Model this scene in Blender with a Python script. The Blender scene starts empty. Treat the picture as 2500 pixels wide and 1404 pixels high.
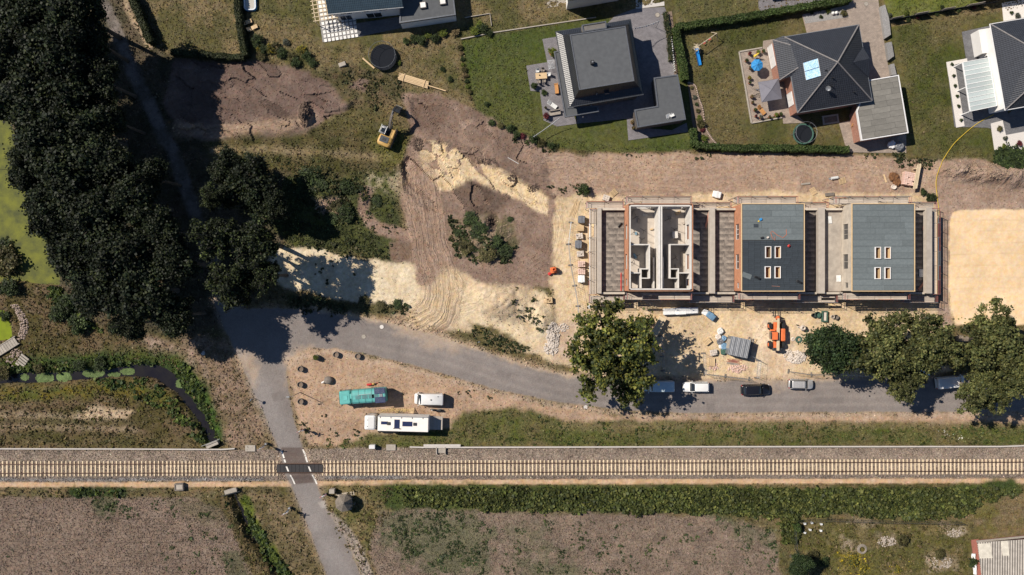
import bpy, math, random
import numpy as np
from mathutils import Vector, Matrix
# ---------------------------------------------------------------- camera, sky, sun, exposure
S = 14.5            # survey units (map grid) per metre
H = 134.0           # camera height in metres
scene = bpy.context.scene
cam_d = bpy.data.cameras.new('camera'); cam = bpy.data.objects.new('camera', cam_d)
scene.collection.objects.link(cam); scene.camera = cam
cam.location = (0, 0, H); cam.rotation_euler = (0, 0, 0)
cam_d.sensor_width = 36; cam_d.lens = 36 / 2 / math.tan(math.radians(32.75)); cam_d.clip_end = 3000
SUN_EL, SUN_AZ = math.radians(47), math.radians(155)      # azimuth of the sun, ccw from +x
world = bpy.data.worlds.new('World'); scene.world = world; world.use_nodes = True
wn = world.node_tree.nodes; wl = world.node_tree.links
sky = wn.new('ShaderNodeTexSky'); sky.sky_type = 'NISHITA'; sky.sun_disc = False
sky.sun_elevation = SUN_EL; sky.sun_rotation = math.radians(90) - SUN_AZ
sky.altitude = 100; sky.air_density = 0.8; sky.dust_density = 0.1; sky.ozone_density = 4.0
wl.new(sky.outputs[0], wn['Background'].inputs[0]); wn['Background'].inputs[1].default_value = 0.068
sun_d = bpy.data.lights.new('sun', 'SUN'); sun_d.energy = 5.0; sun_d.angle = math.radians(0.5); sun_d.color = (1, 0.92, 0.81)
sun = bpy.data.objects.new('sun', sun_d); scene.collection.objects.link(sun)
sdir = Vector((math.cos(SUN_AZ)*math.cos(SUN_EL), math.sin(SUN_AZ)*math.cos(SUN_EL), math.sin(SUN_EL)))
sun.rotation_euler = sdir.to_track_quat('Z', 'Y').to_euler(); sun.location = sdir*300
vs = scene.view_settings; vs.view_transform = 'Standard'; vs.look = 'None'; vs.exposure = 0.33; vs.gamma = 1.0
scene.render.engine = 'CYCLES'
C = scene.collection
R = random.Random(7); NR = np.random.default_rng(7)
rad = math.radians

def U(px, py, z=0.0):
    """survey map units -> metres on the level z (perspective corrected survey)"""
    k = (H - z)/H/S
    return ((px-1250)*k, (702-py)*k)

# ---------------------------------------------------------------- materials
MATS = {}
def pm(name, c1, c2=None, scale=3.0, rough=0.8, bump=0.0, metal=0.0, spec=0.5, bscale=None, stretch=None, coat=0.0, detail=6):
    """plain procedural material: two colours mixed by fractal noise, with fine relief"""
    if name in MATS: return MATS[name]
    m = bpy.data.materials.new(name); m.use_nodes = True; MATS[name] = m
    n, l = m.node_tree.nodes, m.node_tree.links
    b = n['Principled BSDF']; b.inputs['Roughness'].default_value = rough; b.inputs['Metallic'].default_value = metal
    b.inputs['Specular IOR Level'].default_value = spec; b.inputs['Coat Weight'].default_value = coat
    if c2 is None: c2 = tuple(v*0.72 for v in c1)
    tc = n.new('ShaderNodeTexCoord'); src = tc.outputs['Object']
    if stretch:
        mp = n.new('ShaderNodeMapping'); mp.inputs['Scale'].default_value = stretch; l.new(src, mp.inputs[0]); src = mp.outputs[0]
    nz = n.new('ShaderNodeTexNoise'); nz.inputs['Scale'].default_value = scale; nz.inputs['Detail'].default_value = detail; nz.inputs['Roughness'].default_value = 0.65
    l.new(src, nz.inputs['Vector'])
    cr = n.new('ShaderNodeValToRGB'); cr.color_ramp.elements[0].position = 0.35; cr.color_ramp.elements[1].position = 0.65
    cr.color_ramp.elements[0].color = (*c2, 1); cr.color_ramp.elements[1].color = (*c1, 1)
    l.new(nz.outputs['Fac'], cr.inputs[0])
    oi = n.new('ShaderNodeObjectInfo'); mr = n.new('ShaderNodeMapRange'); mr.inputs[3].default_value = 0.88; mr.inputs[4].default_value = 1.12
    l.new(oi.outputs['Random'], mr.inputs[0])
    mx = n.new('ShaderNodeMix'); mx.data_type = 'RGBA'; mx.blend_type = 'MULTIPLY'; mx.inputs[0].default_value = 1
    l.new(cr.outputs[0], mx.inputs[6]); l.new(mr.outputs[0], mx.inputs[7])
    l.new(mx.outputs[2], b.inputs['Base Color'])
    if bump:
        n2 = n.new('ShaderNodeTexNoise'); n2.inputs['Scale'].default_value = bscale or scale*3; n2.inputs['Detail'].default_value = 4
        l.new(src, n2.inputs['Vector'])
        bp = n.new('ShaderNodeBump'); bp.inputs['Strength'].default_value = 1.0; bp.inputs['Distance'].default_value = bump
        l.new(n2.outputs['Fac'], bp.inputs['Height']); l.new(bp.outputs[0], b.inputs['Normal'])
    return m

def stripe_mat(name, c1, c2, freq, rough=0.5, bump=0.02, freq2=0.0, spec=0.5, dirt=(0.7, 1.1), metal=0.0):
    """ribs / tile courses from the mesh UV (u across the ribs, v down the slope, both in metres)"""
    if name in MATS: return MATS[name]
    m = bpy.data.materials.new(name); m.use_nodes = True; MATS[name] = m
    n, l = m.node_tree.nodes, m.node_tree.links
    b = n['Principled BSDF']; b.inputs['Roughness'].default_value = rough; b.inputs['Specular IOR Level'].default_value = spec; b.inputs['Metallic'].default_value = metal
    uv = n.new('ShaderNodeUVMap'); uv.uv_map = 'UVMap'
    def wave(fr, d, prof):
        w = n.new('ShaderNodeTexWave'); w.bands_direction = d; w.wave_profile = prof
        w.inputs['Scale'].default_value = fr*0.314159; w.inputs['Distortion'].default_value = 0; l.new(uv.outputs[0], w.inputs[0]); return w.outputs['Fac']
    h = wave(freq, 'X', 'SIN')
    if freq2:
        h2 = wave(freq2, 'Y', 'SAW'); ma = n.new('ShaderNodeMath'); ma.operation = 'ADD'; l.new(h, ma.inputs[0]); l.new(h2, ma.inputs[1])
        m2 = n.new('ShaderNodeMath'); m2.operation = 'MULTIPLY'; m2.inputs[1].default_value = 0.5; l.new(ma.outputs[0], m2.inputs[0]); h = m2.outputs[0]
    cr = n.new('ShaderNodeMix'); cr.data_type = 'RGBA'; l.new(h, cr.inputs[0]); cr.inputs[6].default_value = (*c1, 1); cr.inputs[7].default_value = (*c2, 1)
    nz = n.new('ShaderNodeTexNoise'); nz.inputs['Scale'].default_value = 1.3; nz.inputs['Detail'].default_value = 8; nz.inputs['Roughness'].default_value = .7
    tc = n.new('ShaderNodeTexCoord'); l.new(tc.outputs['Object'], nz.inputs['Vector'])
    mr = n.new('ShaderNodeMapRange'); mr.inputs[1].default_value = .3; mr.inputs[2].default_value = .7; mr.inputs[3].default_value = dirt[0]; mr.inputs[4].default_value = dirt[1]; l.new(nz.outputs['Fac'], mr.inputs[0])
    mx = n.new('ShaderNodeMix'); mx.data_type = 'RGBA'; mx.blend_type = 'MULTIPLY'; mx.inputs[0].default_value = 1
    l.new(cr.outputs[2], mx.inputs[6]); l.new(mr.outputs[0], mx.inputs[7]); l.new(mx.outputs[2], b.inputs['Base Color'])
    bp = n.new('ShaderNodeBump'); bp.inputs['Distance'].default_value = bump; l.new(h, bp.inputs['Height']); l.new(bp.outputs[0], b.inputs['Normal'])
    return m

def brick_mat(name, c1, c2, mortar, scale=1.0, bw=0.5, bh=0.25, rough=0.9, msize=0.02):
    if name in MATS: return MATS[name]
    m = bpy.data.materials.new(name); m.use_nodes = True; MATS[name] = m
    n, l = m.node_tree.nodes, m.node_tree.links
    b = n['Principled BSDF']; b.inputs['Roughness'].default_value = rough
    tc = n.new('ShaderNodeUVMap'); tc.uv_map = 'UVMap'
    br = n.new('ShaderNodeTexBrick'); br.inputs['Color1'].default_value = (*c1, 1); br.inputs['Color2'].default_value = (*c2, 1); br.inputs['Mortar'].default_value = (*mortar, 1)
    br.inputs['Scale'].default_value = scale; br.inputs['Brick Width'].default_value = bw; br.inputs['Row Height'].default_value = bh; br.inputs['Mortar Size'].default_value = msize
    l.new(tc.outputs[0], br.inputs['Vector'])
    nz = n.new('ShaderNodeTexNoise'); nz.inputs['Scale'].default_value = 1.1; nz.inputs['Detail'].default_value = 9; nz.inputs['Roughness'].default_value = .75
    tc2 = n.new('ShaderNodeTexCoord'); l.new(tc2.outputs['Object'], nz.inputs['Vector'])
    mr = n.new('ShaderNodeMapRange'); mr.inputs[1].default_value = .3; mr.inputs[2].default_value = .7; mr.inputs[3].default_value = .7; mr.inputs[4].default_value = 1.15; l.new(nz.outputs['Fac'], mr.inputs[0])
    mx = n.new('ShaderNodeMix'); mx.data_type = 'RGBA'; mx.blend_type = 'MULTIPLY'; mx.inputs[0].default_value = 1
    l.new(br.outputs['Color'], mx.inputs[6]); l.new(mr.outputs[0], mx.inputs[7]); l.new(mx.outputs[2], b.inputs['Base Color'])
    bp = n.new('ShaderNodeBump'); bp.inputs['Distance'].default_value = 0.015; l.new(br.outputs['Fac'], bp.inputs['Height']); bp.invert = True; l.new(bp.outputs[0], b.inputs['Normal'])
    return m

def leaf_mat(name, transl=0.25):
    """foliage: colour from the mesh attribute Col (each leaf has its own), slightly translucent"""
    m = bpy.data.materials.new(name); m.use_nodes = True; MATS[name] = m
    n, l = m.node_tree.nodes, m.node_tree.links
    b = n['Principled BSDF']; b.inputs['Roughness'].default_value = 0.6; b.inputs['Specular IOR Level'].default_value = 0.25
    at = n.new('ShaderNodeAttribute'); at.attribute_name = 'Col'
    tc = n.new('ShaderNodeNewGeometry'); nz = n.new('ShaderNodeTexNoise'); nz.inputs['Scale'].default_value = 0.35; nz.inputs['Detail'].default_value = 3
    l.new(tc.outputs['Position'], nz.inputs['Vector'])
    mr = n.new('ShaderNodeMapRange'); mr.inputs[1].default_value = .3; mr.inputs[2].default_value = .7; mr.inputs[3].default_value = .65; mr.inputs[4].default_value = 1.35; l.new(nz.outputs['Fac'], mr.inputs[0])
    mx = n.new('ShaderNodeMix'); mx.data_type = 'RGBA'; mx.blend_type = 'MULTIPLY'; mx.inputs[0].default_value = 1
    l.new(at.outputs['Color'], mx.inputs[6]); l.new(mr.outputs[0], mx.inputs[7]); l.new(mx.outputs[2], b.inputs['Base Color'])
    tr = n.new('ShaderNodeBsdfTranslucent'); l.new(mx.outputs[2], tr.inputs[0])
    ms = n.new('ShaderNodeMixShader'); ms.inputs[0].default_value = transl; l.new(b.outputs[0], ms.inputs[1]); l.new(tr.outputs[0], ms.inputs[2])
    l.new(ms.outputs[0], n['Material Output'].inputs[0])
    return m
LEAF = leaf_mat('foliage')

# ---------------------------------------------------------------- mesh helpers
def link(o): C.objects.link(o); return o
def setp(o, label=None, cat=None, group=None, kind=None):
    if label: o['label'] = label
    if cat: o['category'] = cat
    if group: o['group'] = group
    if kind: o['kind'] = kind
    return o
def thing(name, label, cat, px=None, py=None, rot=0.0, group=None, loc=None, z=0.0):
    o = link(bpy.data.objects.new(name, None)); o.empty_display_size = 0.3
    if loc is None: x, y = U(px, py, z); loc = (x, y, z)
    o.location = loc; o.rotation_euler = (0, 0, rad(rot))
    return setp(o, label, cat, group)

class MB:
    """collects boxes, prisms, tubes ... and builds ONE mesh object"""
    def __init__(s): s.v = []; s.f = []; s.uv = None; s.sm = False
    def add(s, vs, fs):
        o = len(s.v); s.v += [tuple(p) for p in vs]; s.f += [tuple(i+o for i in f) for f in fs]; return s
    def box(s, c, d, rz=0, rx=0, ry=0, bev=0.0, taper=1.0):
        x, y, z = d[0]/2, d[1]/2, d[2]/2
        if bev > 0:
            b = min(bev, x*.9, y*.9, z*.9); t = taper
            rings = [(-z, x-b, y-b), (-z+b, x, y), (z-b, x*t, y*t), (z, (x-b)*t, (y-b)*t)]
            vs = []
            for (zz, a, e) in rings:
                cb = b if abs(a) > b else 0
                vs += [(-a+b, -e, zz), (a-b, -e, zz), (a, -e+b, zz), (a, e-b, zz), (a-b, e, zz), (-a+b, e, zz), (-a, e-b, zz), (-a, -e+b, zz)]
            fs = [tuple(range(7, -1, -1)), tuple(range(24, 32))]
            for k in range(3):
                for i in range(8): j = (i+1) % 8; fs.append((k*8+i, k*8+j, k*8+8+j, k*8+8+i))
        else:
            t = taper
            vs = [(-x, -y, -z), (x, -y, -z), (x, y, -z), (-x, y, -z), (-x*t, -y*t, z), (x*t, -y*t, z), (x*t, y*t, z), (-x*t, y*t, z)]
            fs = [(3, 2, 1, 0), (4, 5, 6, 7), (0, 1, 5, 4), (1, 2, 6, 5), (2, 3, 7, 6), (3, 0, 4, 7)]
        M = Matrix.Translation(c) @ Matrix.Rotation(rz, 4, 'Z') @ Matrix.Rotation(ry, 4, 'Y') @ Matrix.Rotation(rx, 4, 'X')
        return s.add([M @ Vector(p) for p in vs], fs)
    def prism(s, poly, z0, z1):
        n = len(poly); a = sum(poly[i][0]*poly[(i+1) % n][1]-poly[(i+1) % n][0]*poly[i][1] for i in range(n))
        if a < 0: poly = poly[::-1]
        g0 = z0 if hasattr(z0, '__len__') else [z0]*n; g1 = z1 if hasattr(z1, '__len__') else [z1]*n
        vs = [(p[0], p[1], g0[i]) for i, p in enumerate(poly)]+[(p[0], p[1], g1[i]) for i, p in enumerate(poly)]
        fs = [tuple(range(n-1, -1, -1)), tuple(range(n, 2*n))]+[(i, (i+1) % n, n+(i+1) % n, n+i) for i in range(n)]
        return s.add(vs, fs)
    def cyl(s, c, r, h, n=12, r2=None, axis='z', cap=True):
        r2 = r if r2 is None else r2; vs = []
        for k, (rr, t) in enumerate(((r, -h/2), (r2, h/2))):
            for i in range(n):
                a = 2*math.pi*i/n; p = (rr*math.cos(a), rr*math.sin(a), t)
                if axis == 'x': p = (p[2], p[0], p[1])
                if axis == 'y': p = (p[1], p[2], p[0])
                vs.append((p[0]+c[0], p[1]+c[1], p[2]+c[2]))
        fs = [(i, (i+1) % n, n+(i+1) % n, n+i) for i in range(n)]
        if cap: fs += [tuple(range(n-1, -1, -1)), tuple(range(n, 2*n))]
        return s.add(vs, fs)
    def lathe(s, prof, n=16, c=(0, 0, 0)):
        vs = []; k = len(prof)
        for (r, z) in prof:
            for i in range(n): a = 2*math.pi*i/n; vs.append((c[0]+r*math.cos(a), c[1]+r*math.sin(a), c[2]+z))
        fs = [(j*n+i, j*n+(i+1) % n, (j+1)*n+(i+1) % n, (j+1)*n+i) for j in range(k-1) for i in range(n)]
        return s.add(vs, fs)
    def tube(s, pts, r, n=5):
        pts = [Vector(p) for p in pts]; vs = []
        rr = r if hasattr(r, '__len__') else [r]*len(pts)
        for i, p in enumerate(pts):
            d = (pts[min(i+1, len(pts)-1)]-pts[max(i-1, 0)]).normalized()
            a = d.orthogonal().normalized()
            if abs(d.z) < .95: a = d.cross(Vector((0, 0, 1))).normalized()
            b = d.cross(a)
            for k in range(n): t = 2*math.pi*k/n; vs.append(p+(a*math.cos(t)+b*math.sin(t))*rr[i])
        fs = [(j*n+k, j*n+(k+1) % n, (j+1)*n+(k+1) % n, (j+1)*n+k) for j in range(len(pts)-1) for k in range(n)]
        fs += [tuple(range(n-1, -1, -1)), tuple(range((len(pts)-1)*n, len(pts)*n))]
        return s.add(vs, fs)
    def bar(s, a, b, w, h=None):
        """square bar from a to b"""
        h = h or w; a = Vector(a); b = Vector(b); d = b-a; L = d.length
        M = Matrix.Translation((a+b)/2) @ d.to_track_quat('X', 'Z').to_matrix().to_4x4()
        vs = [(sx*L/2, sy*w/2, sz*h/2) for sz in (-1, 1) for (sx, sy) in ((-1, -1), (1, -1), (1, 1), (-1, 1))]
        return s.add([M @ Vector(p) for p in vs], [(3, 2, 1, 0), (4, 5, 6, 7), (0, 1, 5, 4), (1, 2, 6, 5), (2, 3, 7, 6), (3, 0, 4, 7)])
    def loft(s, rings, cap0=True, cap1=True):
        n = len(rings[0]); vs = [p for r in rings for p in r]
        fs = [(j*n+k, j*n+(k+1) % n, (j+1)*n+(k+1) % n, (j+1)*n+k) for j in range(len(rings)-1) for k in range(n)]
        if cap0: fs.append(tuple(range(n-1, -1, -1)))
        if cap1: fs.append(tuple(range((len(rings)-1)*n, len(rings)*n)))
        return s.add(vs, fs)
    def poly(s, pts):
        return s.add(pts, [tuple(range(len(pts)))])
    def build(s, name, mat, parent=None, smooth=False, uvmode=None, data_only=False):
        me = bpy.data.meshes.new(name); me.from_pydata(s.v, [], s.f)
        if mat: me.materials.append(MATS[mat] if isinstance(mat, str) else mat)
        if smooth: me.polygons.foreach_set('use_smooth', [True]*len(me.polygons))
        if uvmode is not None: slope_uv(me, uvmode)
        if data_only: return me
        o = link(bpy.data.objects.new(name, me))
        if parent: o.parent = parent
        return o
def slope_uv(me, ang=0.0):
    """uv in metres: on slopes u runs along the eave, v down the slope; on flats u,v are x,y turned by ang"""
    uv = me.uv_layers.new(name='UVMap')
    for p in me.polygons:
        n = p.normal
        if abs(n.z) > 0.995: u = Vector((math.cos(ang), math.sin(ang), 0))
        else: u = Vector((-n.y, n.x, 0)).normalized()
        v = n.cross(u)
        for li in p.loop_indices:
            c = me.vertices[me.loops[li].vertex_index].co; uv.data[li].uv = (c.dot(u), c.dot(v))
def inst(me, name, parent=None, loc=(0, 0, 0), rz=0.0, sc=None, rot=None):
    o = link(bpy.data.objects.new(name, me)); o.location = loc; o.rotation_euler = rot or (0, 0, rz)
    if sc: o.scale = sc if hasattr(sc, '__len__') else (sc, sc, sc)
    if parent: o.parent = parent
    return o
def dup(root, loc=None, rz=None, label=None, sc=None):
    def cp(o, par):
        c = link(o.copy()); c.parent = par
        for ch in o.children: cp(ch, c)
        return c
    r = cp(root, None)
    if loc is not None: r.location = loc
    if rz is not None: r.rotation_euler = (0, 0, rz)
    if sc: r.scale = (sc,)*3 if not hasattr(sc, '__len__') else sc
    if label: r['label'] = label
    return r
def fast_mesh(name, V, F, mat=None, col=None, smooth=False):
    V = np.asarray(V, np.float32); F = np.asarray(F, np.int32); k = F.shape[1]
    me = bpy.data.meshes.new(name); me.vertices.add(len(V)); me.vertices.foreach_set('co', V.ravel())
    me.loops.add(F.size); me.loops.foreach_set('vertex_index', F.ravel())
    me.polygons.add(len(F)); me.polygons.foreach_set('loop_start', np.arange(0, F.size, k, dtype=np.int32))
    me.update(calc_edges=True)
    if col is not None:
        a = me.color_attributes.new('Col', 'FLOAT_COLOR', 'POINT'); cc = np.ones((len(V), 4), np.float32); cc[:, :3] = col; a.data.foreach_set('color', cc.ravel())
    if mat: me.materials.append(mat)
    me.polygons.foreach_set('use_smooth', np.full(len(F), smooth))
    return me
# ================================================================ TERRAIN
ST = 2.9                                                  # grid step in survey units (0.2 m)
gx = np.arange(-60, 2561, ST); gy = np.arange(-60, 1465, ST)
PX, PY = np.meshgrid(gx, gy); NY, NX = PX.shape
TAB = NR.random((256, 256))
def vn(x, y):
    xi = np.floor(x).astype(int); yi = np.floor(y).astype(int); fx = x-xi; fy = y-yi
    fx = fx*fx*(3-2*fx); fy = fy*fy*(3-2*fy); a, b, c, d = xi & 255, (xi+1) & 255, yi & 255, (yi+1) & 255
    return (TAB[a, c]*(1-fx)+TAB[b, c]*fx)*(1-fy)+(TAB[a, d]*(1-fx)+TAB[b, d]*fx)*fy
def fbm(x, y, sc, seed=0, octv=5, gain=.55):
    s = np.zeros_like(x, dtype=float); a = 1.0; t = 0
    for o in range(octv):
        s += a*vn(x/sc+seed*17.3+o*31.7, y/sc+seed*9.1+o*11.9); t += a; a *= gain; sc /= 2.07
    return (s/t-.5)*2.6
_nc = {}
def N(sc, seed=0, octv=5):
    k = (sc, seed, octv)
    if k not in _nc: _nc[k] = fbm(PX, PY, sc, seed, octv)
    return _nc[k]
def sstep(a, b, x): t = np.clip((x-a)/(b-a), 0, 1); return t*t*(3-2*t)
def win(pts, pad):
    xs = [p[0] for p in pts]; ys = [p[1] for p in pts]
    i0, i1 = np.searchsorted(gx, [min(xs)-pad, max(xs)+pad]); j0, j1 = np.searchsorted(gy, [min(ys)-pad, max(ys)+pad])
    return slice(max(j0, 0), min(j1, NY)), slice(max(i0, 0), min(i1, NX))
def seg_d(x, y, a, b):
    dx, dy = b[0]-a[0], b[1]-a[1]; L = dx*dx+dy*dy+1e-9; t = np.clip(((x-a[0])*dx+(y-a[1])*dy)/L, 0, 1)
    return np.hypot(x-a[0]-t*dx, y-a[1]-t*dy), t, (x-a[0])*dy-(y-a[1])*dx
def sd_poly(x, y, P):
    d = np.full(x.shape, 1e9); ins = np.zeros(x.shape, bool)
    for i in range(len(P)):
        a, b = P[i], P[(i+1) % len(P)]; d = np.minimum(d, seg_d(x, y, a, b)[0])
        if a[1] != b[1]:
            ins ^= ((a[1] > y) != (b[1] > y)) & (x < (b[0]-a[0])*(y-a[1])/(b[1]-a[1])+a[0])
    return np.where(ins, -d, d)
def smooth_line(P, n=6):
    P = [np.array(p, float) for p in P]; out = []
    for i in range(len(P)-1):
        p0, p1, p2, p3 = P[max(i-1, 0)], P[i], P[i+1], P[min(i+2, len(P)-1)]
        for k in range(n):
            t = k/n; out.append(.5*((2*p1)+(p2-p0)*t+(2*p0-5*p1+4*p2-p3)*t*t+(3*p1-p0-3*p2+p3)*t**3))
    out.append(P[-1]); return [tuple(p) for p in out]
def sd_line(x, y, P):
    d = np.full(x.shape, 1e9); sg = np.zeros(x.shape); al = np.zeros(x.shape); L0 = 0
    for a, b in zip(P[:-1], P[1:]):
        L = math.hypot(b[0]-a[0], b[1]-a[1]); dd, t, cr = seg_d(x, y, a, b); m = dd < d
        d = np.where(m, dd, d); sg = np.where(m, np.sign(cr)*dd, sg); al = np.where(m, L0+t*L, al); L0 += L
    return d, sg, al
COL = np.zeros((NY, NX, 3)); TEX = np.zeros((NY, NX, 3)); TRK = np.zeros((NY, NX, 3)); ZH = np.zeros((NY, NX)); ZID = np.zeros((NY, NX), int)
ZONES = [('ground', 'rough dry grassland and bare ground around the building site')]
def zone(name, label): ZONES.append((name, label)); return len(ZONES)-1
def mix(sl, w, c, c2=None, msc=30, seed=1, sharp=.35):
    c = np.array(c)[None, None, :]
    if c2 is not None:
        t = sstep(-sharp, sharp, N(msc, seed)[sl])[..., None]; c = c*(1-t)+np.array(c2)[None, None, :]*t
    COL[sl] = COL[sl]*(1-w[..., None])+c*w[..., None]
def area(P, c, c2=None, soft=5, amp=10, nsc=45, z=None, tex=None, k=1.0, msc=30, seed=1, sharp=.35, thr=.5):
    sl = win(P, soft+amp*1.6+6); d = sd_poly(PX[sl], PY[sl], P)+N(nsc, seed+3)[sl]*amp
    w = sstep(soft, -soft, d)*k; mix(sl, w, c, c2, msc, seed, sharp)
    if tex is not None: TEX[sl] = TEX[sl]*(1-w[..., None])+np.array(tex)*w[..., None]
    if z is not None: ZID[sl] = np.where(w > thr*k, z, ZID[sl])
    return sl, w
def strip(P, wd, c, c2=None, soft=4, amp=4, nsc=25, z=None, tex=None, k=1.0, msc=30, seed=1, sm=True, sharp=.35):
    if sm: P = smooth_line(P)
    sl = win(P, wd+soft+amp*1.6+6); d, sg, al = sd_line(PX[sl], PY[sl], P); d = d-wd/2+N(nsc, seed+5)[sl]*amp
    w = sstep(soft, -soft, d)*k; mix(sl, w, c, c2, msc, seed, sharp)
    if tex is not None: TEX[sl] = TEX[sl]*(1-w[..., None])+np.array(tex)*w[..., None]
    if z is not None: ZID[sl] = np.where(w > .5*k, z, ZID[sl])
    return sl, w
def tracks(P, wd, soft=8, k=1.0, c=None, kc=.5):
    P = smooth_line(P); sl = win(P, wd+soft); d, sg, al = sd_line(PX[sl], PY[sl], P); w = sstep(soft, -soft, d-wd/2+N(30, 9)[sl]*8)*k
    m = w > TRK[sl][..., 2]; TRK[sl] = np.where(m[..., None], np.stack([sg, al, w], -1), TRK[sl])
    if c is not None: mix(sl, w*kc, c)
def mound(cx, cy, rx, ry, h, rough=.25, rot=0, p=2):
    a = rad(rot); x = (PX-cx)*math.cos(a)+(PY-cy)*math.sin(a); y = -(PX-cx)*math.sin(a)+(PY-cy)*math.cos(a)
    r = np.sqrt((x/rx)**2+(y/ry)**2)*(1+.2*N(60, 21)); f = sstep(1, 0, r); ZH[:] += h*f*(1+rough*N(22, 22))
def trench(P, wd, h, soft=10, amp=4):
    P = smooth_line(P); sl = win(P, wd+soft+10); d, _, _ = sd_line(PX[sl], PY[sl], P); ZH[sl] += h*sstep(soft, -soft*.3, d-wd/2+N(25, 4)[sl]*amp)
def facets(P, n, amp, cvar=.15, seed=3, alt=None, kalt=.5, size=None):
    """ground scraped by a blade: flat tilted plates with small steps between them"""
    sl = win(P, 10); x, y = PX[sl], PY[sl]; w = sstep(6, -6, sd_poly(x, y, P)+N(40, 8)[sl]*8)
    r = np.random.default_rng(seed); xs = [p[0] for p in P]; ys = [p[1] for p in P]
    cx = r.uniform(min(xs), max(xs), n); cy = r.uniform(min(ys), max(ys), n); th = r.uniform(0, .8, n)+ (size or 0); el = r.uniform(.35, .8, n)
    best = np.full(x.shape, 1e9); zz = np.zeros(x.shape); cv = np.zeros(x.shape); av = np.zeros(x.shape)
    for i in range(n):
        dx, dy = x-cx[i], y-cy[i]; u = dx*math.cos(th[i])+dy*math.sin(th[i]); v = -dx*math.sin(th[i])+dy*math.cos(th[i])
        d = np.maximum(abs(u)*el[i], abs(v)); m = d < best; best = np.where(m, d, best)
        zz = np.where(m, (u*r.normal()*.006+v*r.normal()*.012+r.normal()*.35)*amp, zz); cv = np.where(m, r.normal(), cv); av = np.where(m, r.random() < kalt, av)
    ZH[sl] += zz*w; COL[sl] *= (1+cvar*cv*w)[..., None].clip(.5, 1.5)
    if alt is not None:
        wa = w*av*sstep(-.25, .0, N(25, 31)[sl]+.5); COL[sl] = COL[sl]*(1-wa[..., None])+np.array(alt)*wa[..., None]
# texture channels: R speckle strength, G grassiness, B gravel grain
GR, EA, GV = (.8, 1, 0), (.55, 0, 0), (.3, 0, 1)
DRY, DRY2 = (.14, .105, .052), (.08, .07, .028)
LUSH, DARKG = (.055, .075, .018), (.035, .045, .016)
SAND, SAND2 = (.62, .48, .30), (.52, .39, .245)
TAN, TAN2 = (.34, .24, .172), (.30, .205, .14)
SOIL, SOIL2 = (.165, .115, .092), (.125, .086, .07)
COL[:] = (.13, .10, .05); TEX[:] = GR
mix((slice(None), slice(None)), np.full((NY, NX), 1.0), DRY, DRY2, 60, 2)
# --- wild land left, banks, pond shore
area([(-60, 690), (120, 690), (300, 800), (470, 860), (540, 1000), (530, 1095), (-60, 1095)], (.115, .082, .046), (.07, .058, .022), 20, 20, msc=45, seed=4)
strip([(-60, 1012), (150, 1015), (300, 1018)], 16, (.27, .21, .14), None, 10, 8, k=.8)
strip([(-60, 1043), (120, 1042), (330, 1050)], 12, (.25, .19, .125), None, 10, 8, k=.7)
area([(170, 1015), (230, 990), (330, 1005), (300, 1020), (200, 1030)], (.42, .32, .215), None, 8, 9, k=.9)
strip([(-60, 1028), (150, 1029), (350, 1032)], 12, (.075, .065, .03), None, 8, 6, k=.7)
strip([(-60, 965), (120, 960), (300, 950), (400, 975)], 34, (.115, .092, .02), (.07, .075, .018), 14, 12, msc=20, seed=6)
strip([(-60, 1075), (200, 1072), (500, 1080)], 26, (.065, .058, .022), (.11, .085, .04), 10, 9, msc=24, seed=8)
area([(430, 800), (560, 830), (600, 900), (660, 1090), (545, 1095), (510, 960), (440, 880)], (.22, .155, .11), (.15, .11, .068), 18, 14, msc=26, seed=9)
area([(350, 820), (480, 850), (510, 930), (430, 900), (360, 865)], (.26, .19, .145), (.16, .115, .075), 14, 12, msc=18, seed=10)
strip([(-60, 905), (150, 893), (300, 880), (420, 893), (480, 960), (520, 1060)], 60, (.035, .055, .015), (.055, .07, .015), 16, 12, msc=18, seed=11)
strip([(445, 900), (490, 970), (515, 1040), (522, 1075)], 34, (.055, .10, .02), (.035, .06, .014), 8, 7, msc=14, seed=12)
# --- woodland floor
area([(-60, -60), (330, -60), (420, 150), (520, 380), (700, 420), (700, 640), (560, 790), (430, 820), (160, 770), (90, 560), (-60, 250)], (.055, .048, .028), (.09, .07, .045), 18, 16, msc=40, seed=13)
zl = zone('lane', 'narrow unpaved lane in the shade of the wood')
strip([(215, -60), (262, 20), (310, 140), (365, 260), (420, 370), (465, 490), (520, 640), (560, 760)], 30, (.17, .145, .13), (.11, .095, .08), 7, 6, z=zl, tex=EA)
strip([(330, -60), (310, 10), (340, 70), (365, 110)], 14, (.33, .25, .17), None, 6, 5, k=.9)
# --- gardens
zg = zone('lawn', 'dry yellowed lawn at the top between the wood and the hedge')
area([(335, -60), (590, -60), (600, 138), (520, 142), (410, 135)], (.16, .122, .064), (.085, .076, .031), 5, 5, 40, zg, GR, msc=34, seed=14)
zg = zone('lawn', 'patchy dry lawn around the white house')
area([(612, -60), (1600, -60), (1600, 40), (1340, 75), (1145, 95), (1120, 200), (1175, 280), (1000, 235), (900, 175), (770, 175), (640, 130), (612, 100)], (.145, .112, .056), (.078, .074, .028), 6, 6, 40, zg, GR, msc=55, seed=15)
zg = zone('lawn', 'mown green lawn around the flat roofed black house')
area([(1128, 98), (1460, 42), (1560, 60), (1650, 80), (1692, 210), (1694, 366), (1560, 372), (1420, 370), (1310, 350), (1220, 310), (1165, 270), (1140, 190)], (.054, .070, .018), (.082, .084, .027), 3, 4, 30, zg, GR, msc=70, seed=16, sharp=.8)
zg = zone('lawn', 'patchy green and tan lawn of the hip roofed house')
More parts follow.
